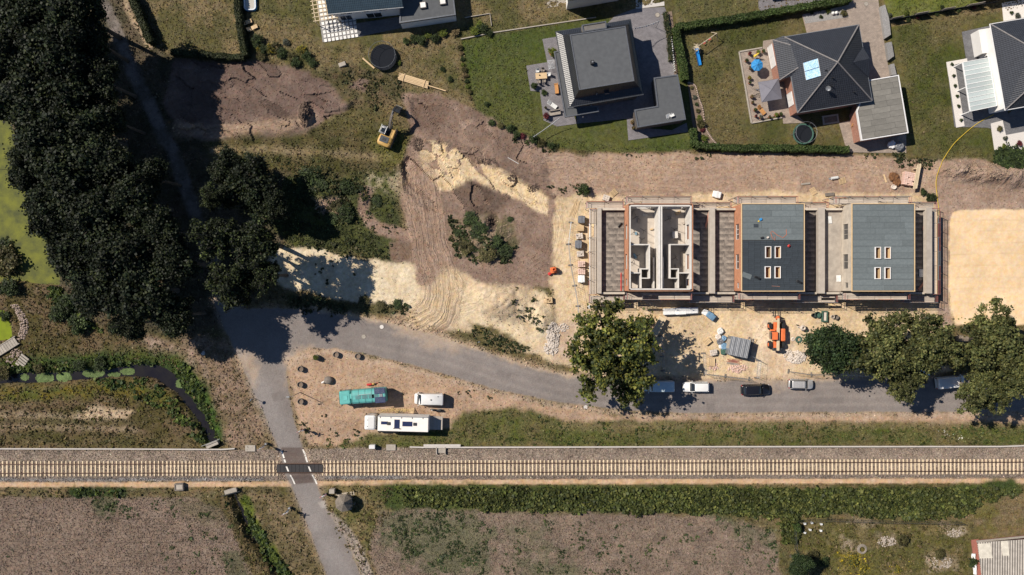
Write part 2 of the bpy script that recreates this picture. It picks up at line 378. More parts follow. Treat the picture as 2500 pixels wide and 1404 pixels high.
area([(1652, 78), (1960, 30), (2080, 0), (2080, 362), (1700, 362), (1690, 330), (1690, 200), (1655, 110)], (.056, .06, .018), (.115, .093, .042), 3, 4, 30, zg, GR, msc=75, seed=17, sharp=.7)
zg = zone('lawn', 'dark green lawn above the clipped hedge at the top')
area([(1640, -60), (1850, -60), (1860, 32), (1652, 66)], (.058, .066, .022), (.12, .1, .045), 3, 3, 30, zg, GR, msc=60, seed=18, sharp=.8)
zg = zone('lawn', 'patchy lawn between the garage and the glass canopy')
area([(2168, 65), (2440, 28), (2460, 60), (2440, 320), (2432, 395), (2330, 392), (2230, 378), (2205, 300), (2180, 150)], (.054, .062, .016), (.115, .095, .042), 3, 4, 30, zg, GR, msc=70, seed=19, sharp=.7)
zg = zone('lawn', 'bright green lawn at the top right corner')
area([(2150, -60), (2430, -60), (2400, 10), (2165, 52)], (.088, .105, .022), (.13, .13, .04), 3, 3, 30, zg, GR, msc=50, seed=20, sharp=.8)
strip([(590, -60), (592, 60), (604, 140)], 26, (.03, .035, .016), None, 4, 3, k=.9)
# --- stripped topsoil
zs = zone('bare_earth', 'stripped brown topsoil left of the excavator')
area([(425, 140), (600, 150), (700, 158), (770, 185), (860, 240), (850, 270), (800, 290), (740, 335), (640, 345), (540, 350), (440, 330), (400, 250)], SOIL, SOIL2, 6, 9, 45, zs, EA, msc=60, seed=21)
facets([(425, 140), (700, 150), (860, 240), (800, 290), (640, 345), (440, 330)], 46, .42, .14, 5)
strip([(440, 318), (560, 320), (700, 300), (760, 290)], 30, (.33, .235, .165), None, 12, 12, k=.7)
strip([(520, 368), (640, 366), (760, 360)], 18, (.40, .30, .21), None, 8, 8, k=.75)
area([(530, 340), (980, 300), (1000, 410), (900, 440), (700, 420), (540, 400)], (.058, .054, .02), (.095, .076, .035), 14, 16, 50, None, GR, msc=40, seed=22)
strip([(520, 372), (640, 365), (760, 372), (950, 385)], 16, (.27, .205, .12), None, 10, 9, k=.6)
tracks([(500, 352), (680, 350), (830, 345), (960, 372)], 110, 20, .5)
area([(780, 175), (860, 165), (990, 190), (985, 235), (880, 270), (830, 235)], (.075, .065, .03), (.12, .09, .05), 10, 10, msc=16, seed=23)
area([(850, 212), (880, 190), (905, 195), (890, 225)], SOIL, None, 4, 4, k=.9)
area([(930, 300), (990, 320), (1000, 400), (930, 410), (900, 350)], (.10, .10, .022), None, 14, 12, k=.6)
zs = zone('bare_earth', 'graded brown earth around the trench beside the excavator')
area([(985, 235), (1070, 225), (1160, 265), (1250, 320), (1340, 365), (1370, 470), (1350, 560), (1360, 700), (1300, 700), (1130, 800), (1020, 790), (1010, 640), (950, 640), (890, 560), (905, 520), (990, 560), (970, 460), (985, 390), (1010, 330)], (.225, .157, .12), (.175, .121, .093), 6, 9, 45, zs, EA, msc=50, seed=24)
area([(1010, 225), (1060, 230), (1110, 250), (1100, 280), (1040, 310), (1000, 320)], (.15, .10, .075), None, 12, 12, k=.8)
facets([(1000, 240), (1150, 260), (1340, 370), (1330, 470), (1040, 350)], 22, .32, .10, 7, size=.3)
area([(1060, 480), (1095, 422), (1180, 455), (1245, 490), (1215, 528), (1080, 520)], (.135, .093, .07), (.165, .115, .088), 4, 5, 20, None, EA)
facets([(985, 400), (1010, 370), (1240, 480), (1200, 525), (1050, 515), (990, 465)], 11, .5, .18, 9, size=.4)
area([(1020, 345), (1070, 345), (1180, 405), (1340, 478), (1350, 505), (1330, 525), (1200, 460), (1130, 420), (1080, 470), (1040, 430), (1010, 385)], (.27, .19, .14), None, 5, 8, 30, None, EA)
facets([(1020, 345), (1080, 345), (1340, 478), (1335, 522), (1160, 440), (1070, 470), (1025, 400)], 46, .34, .12, 11, alt=(.56, .43, .27), kalt=.78, size=.55)
# --- dark grass, mounds
area([(700, 430), (960, 430), (985, 520), (955, 640), (840, 625), (700, 600), (650, 540)], (.062, .068, .022), (.042, .048, .018), 14, 16, 50, None, GR, msc=26, seed=25)
area([(900, 420), (990, 415), (995, 470), (950, 480), (890, 455)], (.24, .205, .13), (.08, .085, .03), 10, 12, msc=14, seed=26)
area([(765, 485), (830, 480), (840, 520), (790, 530)], (.36, .255, .185), None, 7, 10, 20)
strip([(895, 470), (890, 520), (920, 555), (1000, 575)], 26, (.24, .165, .125), None, 6, 6, tex=EA)
area([(950, 592), (1005, 592), (1010, 636), (955, 632)], (.155, .105, .075), None, 3, 3, tex=EA)
zs = zone('sand_area', 'pale sand strip beside the dark trees')
area([(660, 600), (760, 605), (900, 635), (1010, 645), (1030, 760), (980, 770), (860, 735), (700, 700), (650, 680)], (.60, .50, .35), (.52, .42, .285), 6, 10, 40, zs, EA, msc=30, seed=27)
area([(700, 720), (840, 735), (985, 745), (990, 770), (840, 765), (700, 760)], (.10, .085, .038), (.065, .06, .024), 8, 9, 20, None, GR, msc=15, seed=28)
zs = zone('sand_area', 'sand heap and pale sand beside the road bend')
area([(1020, 700), (1110, 660), (1200, 700), (1290, 690), (1340, 720), (1360, 800), (1380, 890), (1290, 860), (1150, 810), (1020, 790)], (.56, .45, .30), (.47, .36, .24), 8, 12, 40, zs, EA, msc=40, seed=29)
tracks([(1020, 430), (1040, 530), (1062, 640), (1080, 700), (1062, 770), (990, 810)], 100, 14, 1, (.31, .215, .155), .6)
tracks([(1340, 480), (1360, 560), (1330, 640), (1220, 690), (1120, 740)], 60, 18, .45)
tracks([(1100, 690), (1075, 745), (1020, 790)], 70, 12, 1, (.50, .38, .24), .7)
area([(1090, 535), (1250, 530), (1270, 600), (1230, 645), (1110, 625)], (.20, .145, .10), (.075, .075, .032), 10, 14, 24, None, None, k=.75, msc=16, seed=30)
area([(1145, 785), (1200, 795), (1290, 850), (1250, 855), (1160, 825)], (.10, .085, .035), (.17, .13, .07), 7, 8, 18, None, GR, msc=14, seed=31)
# --- haul road and the site sand
zs = zone('dirt_track', 'tan haul road of rutted earth between the gardens and the site')
area([(1330, 372), (1450, 378), (1560, 378), (1690, 372), (2070, 378), (2200, 385), (2300, 395), (2310, 480), (2290, 500), (1900, 500), (1450, 500), (1350, 480)], TAN, (.30, .21, .155), 6, 8, 40, zs, EA, msc=60, seed=32)
tracks([(1330, 415), (1500, 430), (1700, 420), (1950, 412), (2200, 432)], 90, 16, .38); tracks([(1700, 470), (1500, 450), (1400, 405), (1340, 400)], 40, 10, .6)
zs = zone('sand_area', 'sandy site yard around the unfinished row of houses')
area([(1360, 480), (1450, 478), (1600, 480), (1750, 470), (1950, 468), (2100, 475), (2290, 472), (2300, 640), (2325, 770), (2300, 880), (2330, 905), (2000, 925), (1720, 925), (1600, 920), (1470, 918), (1380, 895), (1350, 830), (1345, 700), (1352, 560)], (.56, .43, .275), (.49, .37, .235), 7, 9, 40, zs, EA, msc=50, seed=33)
area([(1820, 770), (1960, 790), (1930, 915), (1840, 915)], (.60, .48, .34), (.5, .37, .25), 20, 16, None or 40, None, EA, seed=34)
area([(1340, 800), (1400, 790), (1420, 880), (1350, 880)], (.42, .31, .22), None, 16, 16)
zs = zone('bare_earth', 'grey brown spoil and earth at the right edge')
area([(2290, 395), (2360, 385), (2430, 400), (2570, 395), (2570, 520), (2340, 515), (2322, 540), (2316, 740), (2325, 790), (2290, 800), (2285, 500)], (.30, .215, .165), (.25, .175, .13), 5, 7, 35, zs, EA, msc=50, seed=35)
zs = zone('sand_bed', 'smooth levelled yellow sand bed at the right edge')
area([(2345, 512), (2570, 512), (2570, 790), (2330, 795), (2318, 740), (2318, 545), (2328, 520)], (.66, .485, .30), (.63, .46, .28), 3, 4, 25, zs, (.12, 0, 0), msc=90, seed=36)
for yy in (540, 566, 595, 622, 650, 678, 706): strip([(2325, yy), (2450, yy-3), (2570, yy+2)], 1.0, (.50, .365, .22), None, 2, 1, k=.6)
# --- camper parking and verges of the road
area([(690, 850), (820, 850), (1000, 895), (1180, 950), (1320, 985), (1500, 1012), (1800, 1016), (2570, 1012), (2570, 1032), (1400, 1030), (1180, 1010), (1090, 1050), (940, 1060), (830, 1090), (750, 1090), (715, 980)], (.37, .255, .175), (.31, .212, .145), 8, 10, 35, zone('dirt_area', 'bare tan ground where the campers are parked'), EA, msc=40, seed=37)
zg = zone('grass_verge', 'green grass verge between the road and the railway')
area([(830, 1090), (900, 1060), (1100, 1050), (1130, 1005), (1260, 995), (1400, 1030), (2570, 1034), (2570, 1088), (1000, 1088)], (.068, .082, .019), (.115, .095, .042), 10, 12, 40, zg, GR, msc=40, seed=38, sharp=.8)
strip([(1350, 1042), (1900, 1040), (2570, 1038)], 16, (.19, .145, .08), None, 8, 9, k=.5)
# --- railway
def ry(px): return 1143.5-5.5*px/2500
zb = zone('railway_ballast', 'gravel ballast bed of the single railway track')
BP = [(-60, 1097), (560, 1099), (1000, 1092), (1600, 1092), (2570, 1088), (2570, 1170), (1500, 1172), (900, 1172), (-60, 1178)]
area(BP, (.245, .195, .155), (.20, .158, .127), 3, 3, 12, zb, GV, msc=20, seed=39)
strip([(-60, 1171), (300, 1171), (640, 1170)], 7, (.28, .27, .26), (.16, .15, .15), 3, 3, 9, None, GV, k=.8, sm=False, msc=8)
strip([(800, 1164), (980, 1164)], 8, (.28, .27, .26), (.16, .15, .15), 3, 3, 9, None, GV, k=.8, sm=False, msc=8)
for q in (-11, 11): strip([(-60, 1143.6+q), (2570, 1138+q)], 5, (.15, .10, .075), (.2, .14, .105), 4, 2, 14, None, GV, k=.75, sm=False, msc=14)
zp = zone('path', 'narrow sand path along the south side of the railway')
strip([(-60, 1183), (400, 1183), (720, 1181), (1000, 1177), (1600, 1175), (2570, 1173)], 13, (.46, .315, .20), (.42, .285, .175), 2, 2, 18, zp, EA, sm=False, seed=40)
# --- fields and land south of the track
zf = zone('field', 'harvested brown field in the lower left corner')
area([(-60, 1214), (220, 1213), (470, 1212), (545, 1240), (570, 1300), (640, 1470), (-60, 1470)], (.195, .145, .112), (.165, .122, .094), 8, 8, 30, zf, (.6, .15, 0), msc=28, seed=41)
strip([(-60, 1200), (200, 1201), (400, 1203), (560, 1208)], 18, (.10, .085, .04), (.15, .11, .06), 5, 5, 14, None, GR, msc=20, seed=42)
strip([(180, 1200), (250, 1200), (300, 1203)], 24, (.032, .045, .016), None, 5, 5, 12, None, GR)
area([(215, 1215), (280, 1210), (285, 1250), (240, 1270)], (.06, .075, .03), None, 10, 16, 14, k=.6); area([(400, 1215), (530, 1220), (560, 1270), (500, 1290)], (.09, .085, .04), None, 20, 20, 12, k=.45, seed=43)
area([(540, 1340), (590, 1350), (620, 1430), (560, 1430)], (.06, .07, .03), None, 10, 16, 12, k=.6)
area([(585, 1200), (680, 1190), (745, 1300), (800, 1470), (710, 1470), (640, 1330)], (.16, .12, .068), (.10, .08, .04), 10, 10, 25, None, GR, msc=24, seed=44)
strip([(596, 1225), (625, 1300), (670, 1360), (720, 1470)], 30, (.095, .115, .018), (.055, .075, .015), 6, 6, 14, None, GR, msc=16, seed=45)
strip([(545, 1215), (585, 1290), (630, 1360), (680, 1470)], 34, (.07, .058, .026), (.11, .08, .04), 6, 6, 14, None, GR, msc=14, seed=46)
area([(790, 1185), (970, 1185), (990, 1240), (930, 1250), (900, 1340), (920, 1470), (890, 1470), (830, 1310)], (.155, .12, .058), (.085, .08, .03), 8, 8, 25, None, GR, msc=24, seed=47)
zf = zone('field', 'brown field with green regrowth at the bottom centre')
area([(920, 1250), (1000, 1238), (1250, 1250), (1500, 1250), (1760, 1262), (1890, 1300), (1915, 1470), (930, 1470), (905, 1350)], (.20, .15, .114), (.165, .124, .095), 9, 10, 30, zf, (.6, .2, 0), msc=26, seed=48)
for P, k in (([(930, 1255), (1120, 1245), (1200, 1300), (1180, 1400), (1050, 1400), (950, 1330)], .55), ([(1240, 1290), (1330, 1280), (1340, 1330), (1260, 1340)], .4), ([(1260, 1370), (1400, 1360), (1420, 1420), (1260, 1420)], .5), ([(1750, 1255), (1890, 1290), (1900, 1340), (1790, 1300)], .5)):
    area(P, (.065, .085, .035), None, 26, 38, 16, k=k, seed=49)
strip([(960, 1212), (1300, 1215), (1700, 1218), (2100, 1225), (2300, 1220), (2460, 1200)], 62, (.06, .075, .02), (.04, .055, .016), 8, 9, 20, None, GR, msc=20, seed=50)
area([(1915, 1225), (1960, 1225), (1950, 1330), (1920, 1330)], (.04, .06, .018), None, 6, 5)
area([(1945, 1268), (2365, 1272), (2370, 1320), (2385, 1470), (1930, 1470), (1925, 1340)], (.135, .108, .048), (.085, .078, .026), 8, 8, 30, zone('yard', 'overgrown yard behind the wire fence at the lower right'), GR, msc=34, seed=51)
for P in ([(2085, 1262), (2150, 1275), (2130, 1290), (2060, 1275)], [(2050, 1310), (2085, 1320), (2095, 1345), (2060, 1345)], [(2290, 1270), (2360, 1285), (2350, 1310), (2300, 1300)], [(2140, 1300), (2195, 1310), (2200, 1335), (2150, 1330)], [(2260, 1350), (2330, 1355), (2340, 1390), (2270, 1395)]):
    area(P, (.34, .275, .205), (.2, .155, .1), 8, 9, 14, k=.8)
area([(2040, 1345), (2110, 1350), (2130, 1400), (2060, 1410)], (.20, .16, .02), (.1, .09, .02), 12, 14, 8, k=.6, msc=6)
area([(2370, 1215), (2570, 1195), (2570, 1312), (2380, 1312)], (.11, .095, .033), (.15, .112, .06), 8, 8, 30, zone('lawn', 'rough mown grass above the corrugated shed'), GR, msc=40, seed=52)
# --- asphalt
zr = zone('road', 'worn grey asphalt road curving past the building site')
ROAD = [(520, 730), (600, 756), (640, 752), (760, 755), (880, 774), (960, 790), (1060, 817), (1180, 857), (1300, 896), (1400, 916), (1480, 925), (1600, 930), (2000, 926), (2570, 920), (2570, 1004), (2200, 1006), (1700, 1009), (1560, 1004), (1420, 991), (1300, 970), (1200, 949), (1100, 918), (1000, 889), (920, 870), (820, 850), (750, 850), (706, 875), (698, 905), (712, 1000), (737, 1090), (770, 1172), (800, 1250), (845, 1320), (910, 1470), (822, 1470), (765, 1320), (738, 1250), (706, 1172), (678, 1090), (640, 1000), (605, 925), (580, 870), (548, 800)]
area([(p[0]+0, p[1]) for p in ROAD], (.43, .31, .215), (.36, .26, .18), 22, 9, 30, None, EA, k=.8, seed=53)
strip([(748, 1230), (800, 1330), (850, 1470)], 26, (.26, .2, .155), None, 5, 3, k=.9); strip([(790, 1250), (860, 1320), (925, 1470)], 26, (.27, .225, .19), None, 5, 3, k=.9)
area(ROAD, (.198, .172, .158), (.172, .15, .139), 2.2, 3, 20, zr, (.22, 0, .25), msc=120, seed=54, sharp=.9)
strip([(630, 930), (662, 1000), (706, 1090), (738, 1172), (775, 1270), (860, 1470)], 50, (.225, .205, .195), None, 16, 4, k=.6)
strip([(560, 770), (640, 820), (660, 900)], 60, (.21, .185, .17), None, 14, 5, k=.6)
area([(685, 1092), (735, 1092), (768, 1178), (716, 1183)], (.115, .09, .08), None, 2, 1)
area([(776, 1226), (792, 1222), (797, 1240), (785, 1240)], (.3, .27, .245), None, 2, 1)
for P in ([(985, 785), (1110, 830), (1130, 860), (1050, 850), (960, 815)], [(1835, 922), (1935, 920), (1950, 945), (1850, 950)], [(575, 870), (600, 850), (640, 900), (620, 940)], [(700, 860), (760, 850), (730, 880), (705, 940)]): area(P, (.38, .285, .205), None, 14, 14, 18, k=.6, seed=55)
strip([(700, 880), (800, 862), (920, 882), (1100, 928), (1300, 980), (1560, 1012), (1700, 1015), (2570, 1010)], 9, (.38, .285, .21), None, 6, 7, 14, k=.75); strip([(760, 752), (900, 778), (1060, 815), (1300, 894), (1480, 923), (2000, 924), (2570, 918)], 10, (.40, .30, .21), None, 7, 8, 14, k=.75)
for off, kk in ((-22, .35), (2, .3), (22, .35)): strip([(900, 822+off), (1100, 868+off), (1300, 933+off), (1500, 965+off), (1800, 967+off), (2570, 962+off)], 7, (.27, .235, .21), None, 5, 3, k=kk)
for P in ([(1215, 900), (1250, 912), (1244, 926), (1210, 914)], [(1990, 970), (2060, 970), (2060, 985), (1990, 986)], [(1725, 985), (1745, 985), (1745, 1004), (1725, 1004)], [(660, 960), (690, 955), (697, 975), (668, 982)]): area(P, (.16, .14, .13), None, 1.5, 1, k=.7)
for y in (1235, 1290, 1350, 1410): tracks([(-60, y), (260, y+3), (560, y+6)], 62, 8, .42)
for y in (1285, 1340, 1400): tracks([(930, y), (1300, y+4), (1900, y+9)], 60, 8, .34)
tracks([(70, 1420), (65, 1330), (75, 1270), (110, 1225)], 8, 3, .9); tracks([(84, 1420), (80, 1330), (88, 1275), (122, 1228)], 6, 3, .9)
# --- levels
Z0 = ZH.copy(); ZH += .035*N(9, 60, 3)*TEX[..., 1]+.10*N(90, 61)*sstep(.2, .6, TEX[..., 0])
ZH += .035*N(14, 62, 4)*(1-TEX[..., 1])*(TEX[..., 2] < .1)
mound(1230, 735, 115, 62, 2.2, .2, 15); mound(1325, 780, 40, 50, 1.2); mound(790, 470, 80, 55, 1.8, .35); mound(880, 475, 45, 40, .9, .5); mound(1180, 585, 95, 60, 1.3, .5)
mound(1205, 545, 22, 26, -1.3, .3); mound(745, 285, 22, 42, 1.3, .6); mound(755, 320, 20, 22, .5, .6); mound(850, 255, 30, 14, .6, .5, -30); mound(2420, 425, 150, 38, 1.8, .5, 6); mound(2330, 410, 50, 25, .9, .6)
mound(2560, 400, 80, 30, 1.5, .4); mound(810, 175, 90, 30, .6, .5, 10); mound(1950, 452, 16, 26, .25)
trench([(1000, 330), (1060, 372), (1180, 415), (1345, 495)], 22, -.35, 7); trench([(1040, 345), (1110, 350), (1240, 420), (1350, 478)], 6, .35, 6, 5)
trench([(985, 400), (1000, 445), (1050, 480)], 8, -.3, 5)
trench([(-60, 928), (100, 922), (250, 912), (330, 905), (380, 912), (430, 945), (470, 995), (500, 1040), (522, 1078)], 16, -1.0, 16)
trench([(320, 905), (385, 908), (425, 935)], 30, -.5, 10)
trench([(566, 1205), (588, 1255), (612, 1310), (655, 1365), (710, 1470)], 8, -1.3, 14)
pond = [(-60, 180), (0, 240), (30, 330), (60, 420), (95, 520), (125, 600), (135, 640), (140, 690), (100, 690), (30, 680), (-60, 690)]
sl = win(pond, 40); ZH[sl] += -1.0*sstep(14, -14, sd_poly(PX[sl], PY[sl], pond)); pond2 = [(-60, 752), (8, 758), (25, 790), (26, 828), (-60, 840)]
sl = win(pond2, 40); ZH[sl] += -.9*sstep(6, -8, sd_poly(PX[sl], PY[sl], pond2))
sl = win(ROAD, 40); ZH[sl] *= sstep(-6, 14, sd_poly(PX[sl], PY[sl], ROAD))
trench([(-60, 1144), (2570, 1138)], 40, .32, 12, 0)
sl = win(ROAD, 40); TRK[sl][..., 2] *= sstep(-4, 10, sd_poly(PX[sl], PY[sl], ROAD))
FLAT = []                     # rectangles of buildings and terraces: ground kept just below them
def flat(P, pad=4): FLAT.append((P, pad))
flat([(1420, 500), (2310, 500), (2310, 750), (1420, 750)], 0)
for P in ([(760, -40), (880, -40), (1120, -40), (1120, 70), (860, 100), (780, 108)], [(1284, 90), (1640, 10), (1690, 330), (1520, 350), (1320, 315)], [(1800, 120), (2160, -20), (2230, 380), (2060, 375), (1820, 310)], [(2305, 140), (2360, 60), (2520, 20), (2520, 390), (2440, 390), (2330, 320)], [(2365, 1300), (2520, 1300), (2520, 1430), (2380, 1430)]): flat(P)
FM = np.zeros((NY, NX))
for P, pad in FLAT:
    sl = win(P, 30); w = sstep(10, 0, sd_poly(PX[sl], PY[sl], P)-pad); ZH[sl] = ZH[sl]*(1-w)-.03*w; FM[sl] = np.maximum(FM[sl], w)
KX = (PX-1250)/S; KY = (702-PY)/S
def gz(px, py):
    i = min(max(int(round((px-gx[0])/ST)), 0), NX-1); j = min(max(int(round((py-gy[0])/ST)), 0), NY-1); return float(ZH[j, i])
def gzw(x, y): return gz(1250+x*S, 702-y*S)
def terrain_mat():
    m = bpy.data.materials.new('terrain'); m.use_nodes = True; n, l = m.node_tree.nodes, m.node_tree.links
    b = n['Principled BSDF']; b.inputs['Roughness'].default_value = .95; b.inputs['Specular IOR Level'].default_value = .15
    def attr(a): t = n.new('ShaderNodeAttribute'); t.attribute_name = a; return t
    col = attr('Col'); sx = n.new('ShaderNodeSeparateXYZ'); l.new(attr('Tex').outputs['Vector'], sx.inputs[0])
    tk = n.new('ShaderNodeSeparateXYZ'); l.new(attr('Trk').outputs['Vector'], tk.inputs[0])
    g = n.new('ShaderNodeNewGeometry')
    def noise(sc, det=4, ro=.6, vec=None):
        t = n.new('ShaderNodeTexNoise'); t.inputs['Scale'].default_value = sc; t.inputs['Detail'].default_value = det; t.inputs['Roughness'].default_value = ro
        l.new(vec or g.outputs['Position'], t.inputs['Vector']); return t.outputs['Fac']
    def math_(op, a, b_=None):
        t = n.new('ShaderNodeMath'); t.operation = op
        for i, v in enumerate((a, b_)):
            if v is None: continue
            if isinstance(v, (int, float)): t.inputs[i].default_value = v
            else: l.new(v, t.inputs[i])
        return t.outputs[0]
    def rng(v, a, b_, c, d):
        t = n.new('ShaderNodeMapRange')
        for i, q in enumerate((v, a, b_, c, d)):
            if isinstance(q, (int, float)): t.inputs[i].default_value = q
            else: l.new(q, t.inputs[i])
        return t.outputs[0]
    n1 = noise(1.6, 8, .72); n2 = noise(5.5, 4, .6); n3 = noise(.25, 5, .6)
    # value multiplier = 1 + strength*(noise)
    a1 = math_('MULTIPLY', rng(n1, .25, .75, -.6, .6), sx.outputs[0]); a2 = math_('MULTIPLY', rng(n2, .25, .75, -.7, .7), math_('ADD', math_('MULTIPLY', sx.outputs[1], .55), math_('MULTIPLY', sx.outputs[2], 1.1)))
    a3 = rng(n3, .3, .7, -.12, .12)
    cv = n.new('ShaderNodeCombineXYZ'); l.new(math_('ADD', math_('MULTIPLY', tk.outputs[0], .19), rng(noise(.22, 4, .6), .25, .75, -1.6, 1.6)), cv.inputs[0]); l.new(math_('MULTIPLY', tk.outputs[1], .004), cv.inputs[1])
    tn = noise(1.0, 3, .65, cv.outputs[0]); ta = math_('MULTIPLY', rng(tn, .3, .7, -.32, .32), tk.outputs[2])
    tot = math_('ADD', math_('ADD', math_('ADD', a1, a2), math_('ADD', a3, ta)), 1.0); tot = math_('MAXIMUM', tot, .25)
    vm = n.new('ShaderNodeVectorMath'); vm.operation = 'SCALE'; l.new(col.outputs['Color'], vm.inputs[0]); l.new(tot, vm.inputs['Scale'])
    # grass: some blades green, some straw
    hs = n.new('ShaderNodeHueSaturation'); l.new(vm.outputs[0], hs.inputs['Color']); l.new(rng(noise(2.3, 5, .7), .3, .7, .475, .525), hs.inputs['Hue']); l.new(rng(noise(.9, 6, .7), .3, .7, .8, 1.2), hs.inputs['Saturation'])
    l.new(hs.outputs[0], b.inputs['Base Color'])
    h = math_('ADD', math_('MULTIPLY', n1, .22), math_('ADD', math_('MULTIPLY', n2, math_('ADD', math_('MULTIPLY', sx.outputs[1], .10), math_('MULTIPLY', sx.outputs[2], .12))), math_('MULTIPLY', math_('MULTIPLY', tn, tk.outputs[2]), .55)))
    h = math_('MULTIPLY', h, 1.0); bp = n.new('ShaderNodeBump'); bp.inputs['Distance'].default_value = .8; l.new(math_('MULTIPLY', h, 1.0), bp.inputs['Height'])
    l.new(rng(sx.outputs[0], .1, .4, .25, .9), bp.inputs['Strength']); l.new(bp.outputs[0], b.inputs['Normal'])
    return m
TER = terrain_mat()
V = np.stack([KX, KY, ZH], -1).reshape(-1, 3); idx = np.arange(NX*NY).reshape(NY, NX)
QF = np.stack([idx[1:, :-1], idx[1:, 1:], idx[:-1, 1:], idx[:-1, :-1]], -1).reshape(-1, 4)
QZ = ZID[:-1, :-1].reshape(-1)
def terrain_obj(name, label, V, F, col, tex, trk):
    me = fast_mesh(name, V, F, TER, col, name != 'bare_earth')
    for nm, arr in (('Tex', tex), ('Trk', trk)):
        a = me.attributes.new(nm, 'FLOAT_VECTOR', 'POINT'); a.data.foreach_set('vector', np.ascontiguousarray(arr, np.float32).ravel())
    return setp(link(bpy.data.objects.new(name, me)), label, None, None, 'structure')
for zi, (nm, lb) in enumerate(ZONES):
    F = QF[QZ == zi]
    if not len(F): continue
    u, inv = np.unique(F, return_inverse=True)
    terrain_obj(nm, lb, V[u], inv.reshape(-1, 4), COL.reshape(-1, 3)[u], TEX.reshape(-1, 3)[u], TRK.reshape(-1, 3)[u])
# land beyond the surveyed area, out to the horizon
x0, x1, y0, y1 = KX.min(), KX.max(), KY.min(), KY.max(); B = 900
ov = [(x0, y0), (x1, y0), (x1, y1), (x0, y1), (-B, -B), (B, -B), (B, B), (-B, B)]
OV = np.array([(a, b, -.02) for a, b in ov]); OF = np.array([(4, 5, 1, 0), (5, 6, 2, 1), (6, 7, 3, 2), (7, 4, 0, 3)])
terrain_obj('ground', 'open country beyond the building site', OV, OF, np.tile(np.array([[.13, .11, .05]]), (8, 1)), np.tile(np.array([[.8, 1., 0]]), (8, 1)), np.zeros((8, 3)))
# water
def water(name, P, z, mat, label, wob=0):
    poly = [U(*p) for p in P]; m = MB(); m.poly([(x, y, z) for x, y in poly]); o = m.build(name, mat); return setp(o, label, None, None, 'structure')
pm('algae', (.16, .165, .038), (.075, .082, .038), .45, .95, .01, spec=.03, bscale=12, detail=12); pm('algae_bright', (.2, .25, .025), (.16, .2, .025), 1.2, .95, spec=.03)
pm('ditch_water', (.012, .010, .012), (.02, .017, .014), .5, .12, 0, spec=.6)
pm('duckweed', (.12, .18, .05), (.07, .11, .03), 4, .7)
# ================================================================ VEGETATION
def unit(n, r):
    v = r.normal(size=(n, 3)); return v/np.linalg.norm(v, axis=1)[:, None]
def quads(P, Nn, size, r, asp=1.0):
    """one leaf-clump face per point, facing Nn"""
    n = len(P); t = np.cross(Nn, unit(n, r)); t /= np.linalg.norm(t, axis=1)[:, None]+1e-9; b = np.cross(Nn, t)
    s = size[:, None]/2; q = np.stack([P-t*s-b*s*asp, P+t*s*.8-b*s*asp*1.1, P+t*s*1.1+b*s*asp*.9, P-t*s*.9+b*s*asp], 1)
    return q.reshape(-1, 3), np.arange(n*4).reshape(-1, 4)
def pal(n, palette, r, var=.25):
    c = np.array(palette)[r.integers(0, len(palette), n)]; return c*(1+var*r.normal(size=(n, 1))).clip(.4, 1.8)
def crown_mesh(name, seed, nclump, nleaf, leaf, palette, flat=.75, cr=(.2, .36), up=.25, lobes=.18, fill=.62):
    r = np.random.default_rng(seed); d = unit(nclump, r); d[:, 2] = np.where(d[:, 2] < -.45, -d[:, 2], d[:, 2])
    ph = np.arctan2(d[:, 1], d[:, 0]); lob = 1+lobes*np.sin(ph*3+seed)+lobes*.7*np.sin(ph*5+seed*2.1)
    rr = (fill+(1-fill)*r.random(nclump))**.8*lob; c = d*rr[:, None]*np.array([.78, .78, .78*flat]); crd = r.uniform(cr[0], cr[1], nclump)
    cc = (1+.28*r.normal(size=(nclump, 1))).clip(.5, 1.7)
    k = r.choice(nclump, nleaf, p=crd**2/np.sum(crd**2)); u = unit(nleaf, r); u[:, 2] = np.abs(u[:, 2])*.8+u[:, 2]*.2
    st_ = r.uniform(.6, 1.5, (nclump, 3)); P = c[k]+u*(crd[k]*np.abs(r.normal(.55, .38, nleaf)))[:, None]*st_[k]
    Nn = .7*u+.75*r.normal(size=(nleaf, 3))+np.array([0, 0, up+.25]); Nn /= np.linalg.norm(Nn, axis=1)[:, None]
    V, F = quads(P, Nn, leaf*r.uniform(.6, 1.35, nleaf), r)
    col = pal(nleaf, palette, r)*cc[k]
    return fast_mesh(name, V, F, LEAF, np.repeat(col, 4, 0)), c
def trunk_mesh(name, seed, cl, h, mat, nb=14, r0=.07):
    """unit-crown trunk with limbs reaching the clumps; crown centre at z=0, foot at -h"""
    r = random.Random(seed); m = MB(); top = -.1
    m.tube([(0, 0, -h), (.01, .0, -h*.7), (.03, .02, -h*.45), (0, 0.01, top)], [r0*1.35, r0, r0*.85, r0*.4], 7)
    for i in sorted(range(len(cl)), key=lambda i: r.random())[:nb]:
        c = Vector(cl[i]); s = Vector((0, 0, -h*.45+r.random()*h*.3)); mid = s.lerp(c, .55)+Vector((0, 0, -.05+.1*r.random()))
        m.tube([s, mid, c*.95], [r0*.55, r0*.33, r0*.1], 5)
        for _ in range(2):
            e = c*.95+Vector((r.uniform(-.2, .2), r.uniform(-.2, .2), r.uniform(-.05, .15))); m.tube([mid, mid.lerp(e, .6)+Vector((0, 0, .03)), e], [r0*.22, r0*.14, r0*.05], 4)
    return m.build(name, mat, data_only=True)
pm('bark', (.10, .08, .06), (.05, .04, .03), 6, .95, .03); pm('bark_pale', (.24, .20, .16), (.15, .12, .09), 6, .95, .03)
FOR = [(.012, .019, .0085), (.018, .026, .0098), (.008, .013, .007), (.026, .032, .010)]
OAK = [(.07, .08, .026), (.105, .112, .038), (.045, .056, .02), (.125, .12, .04)]
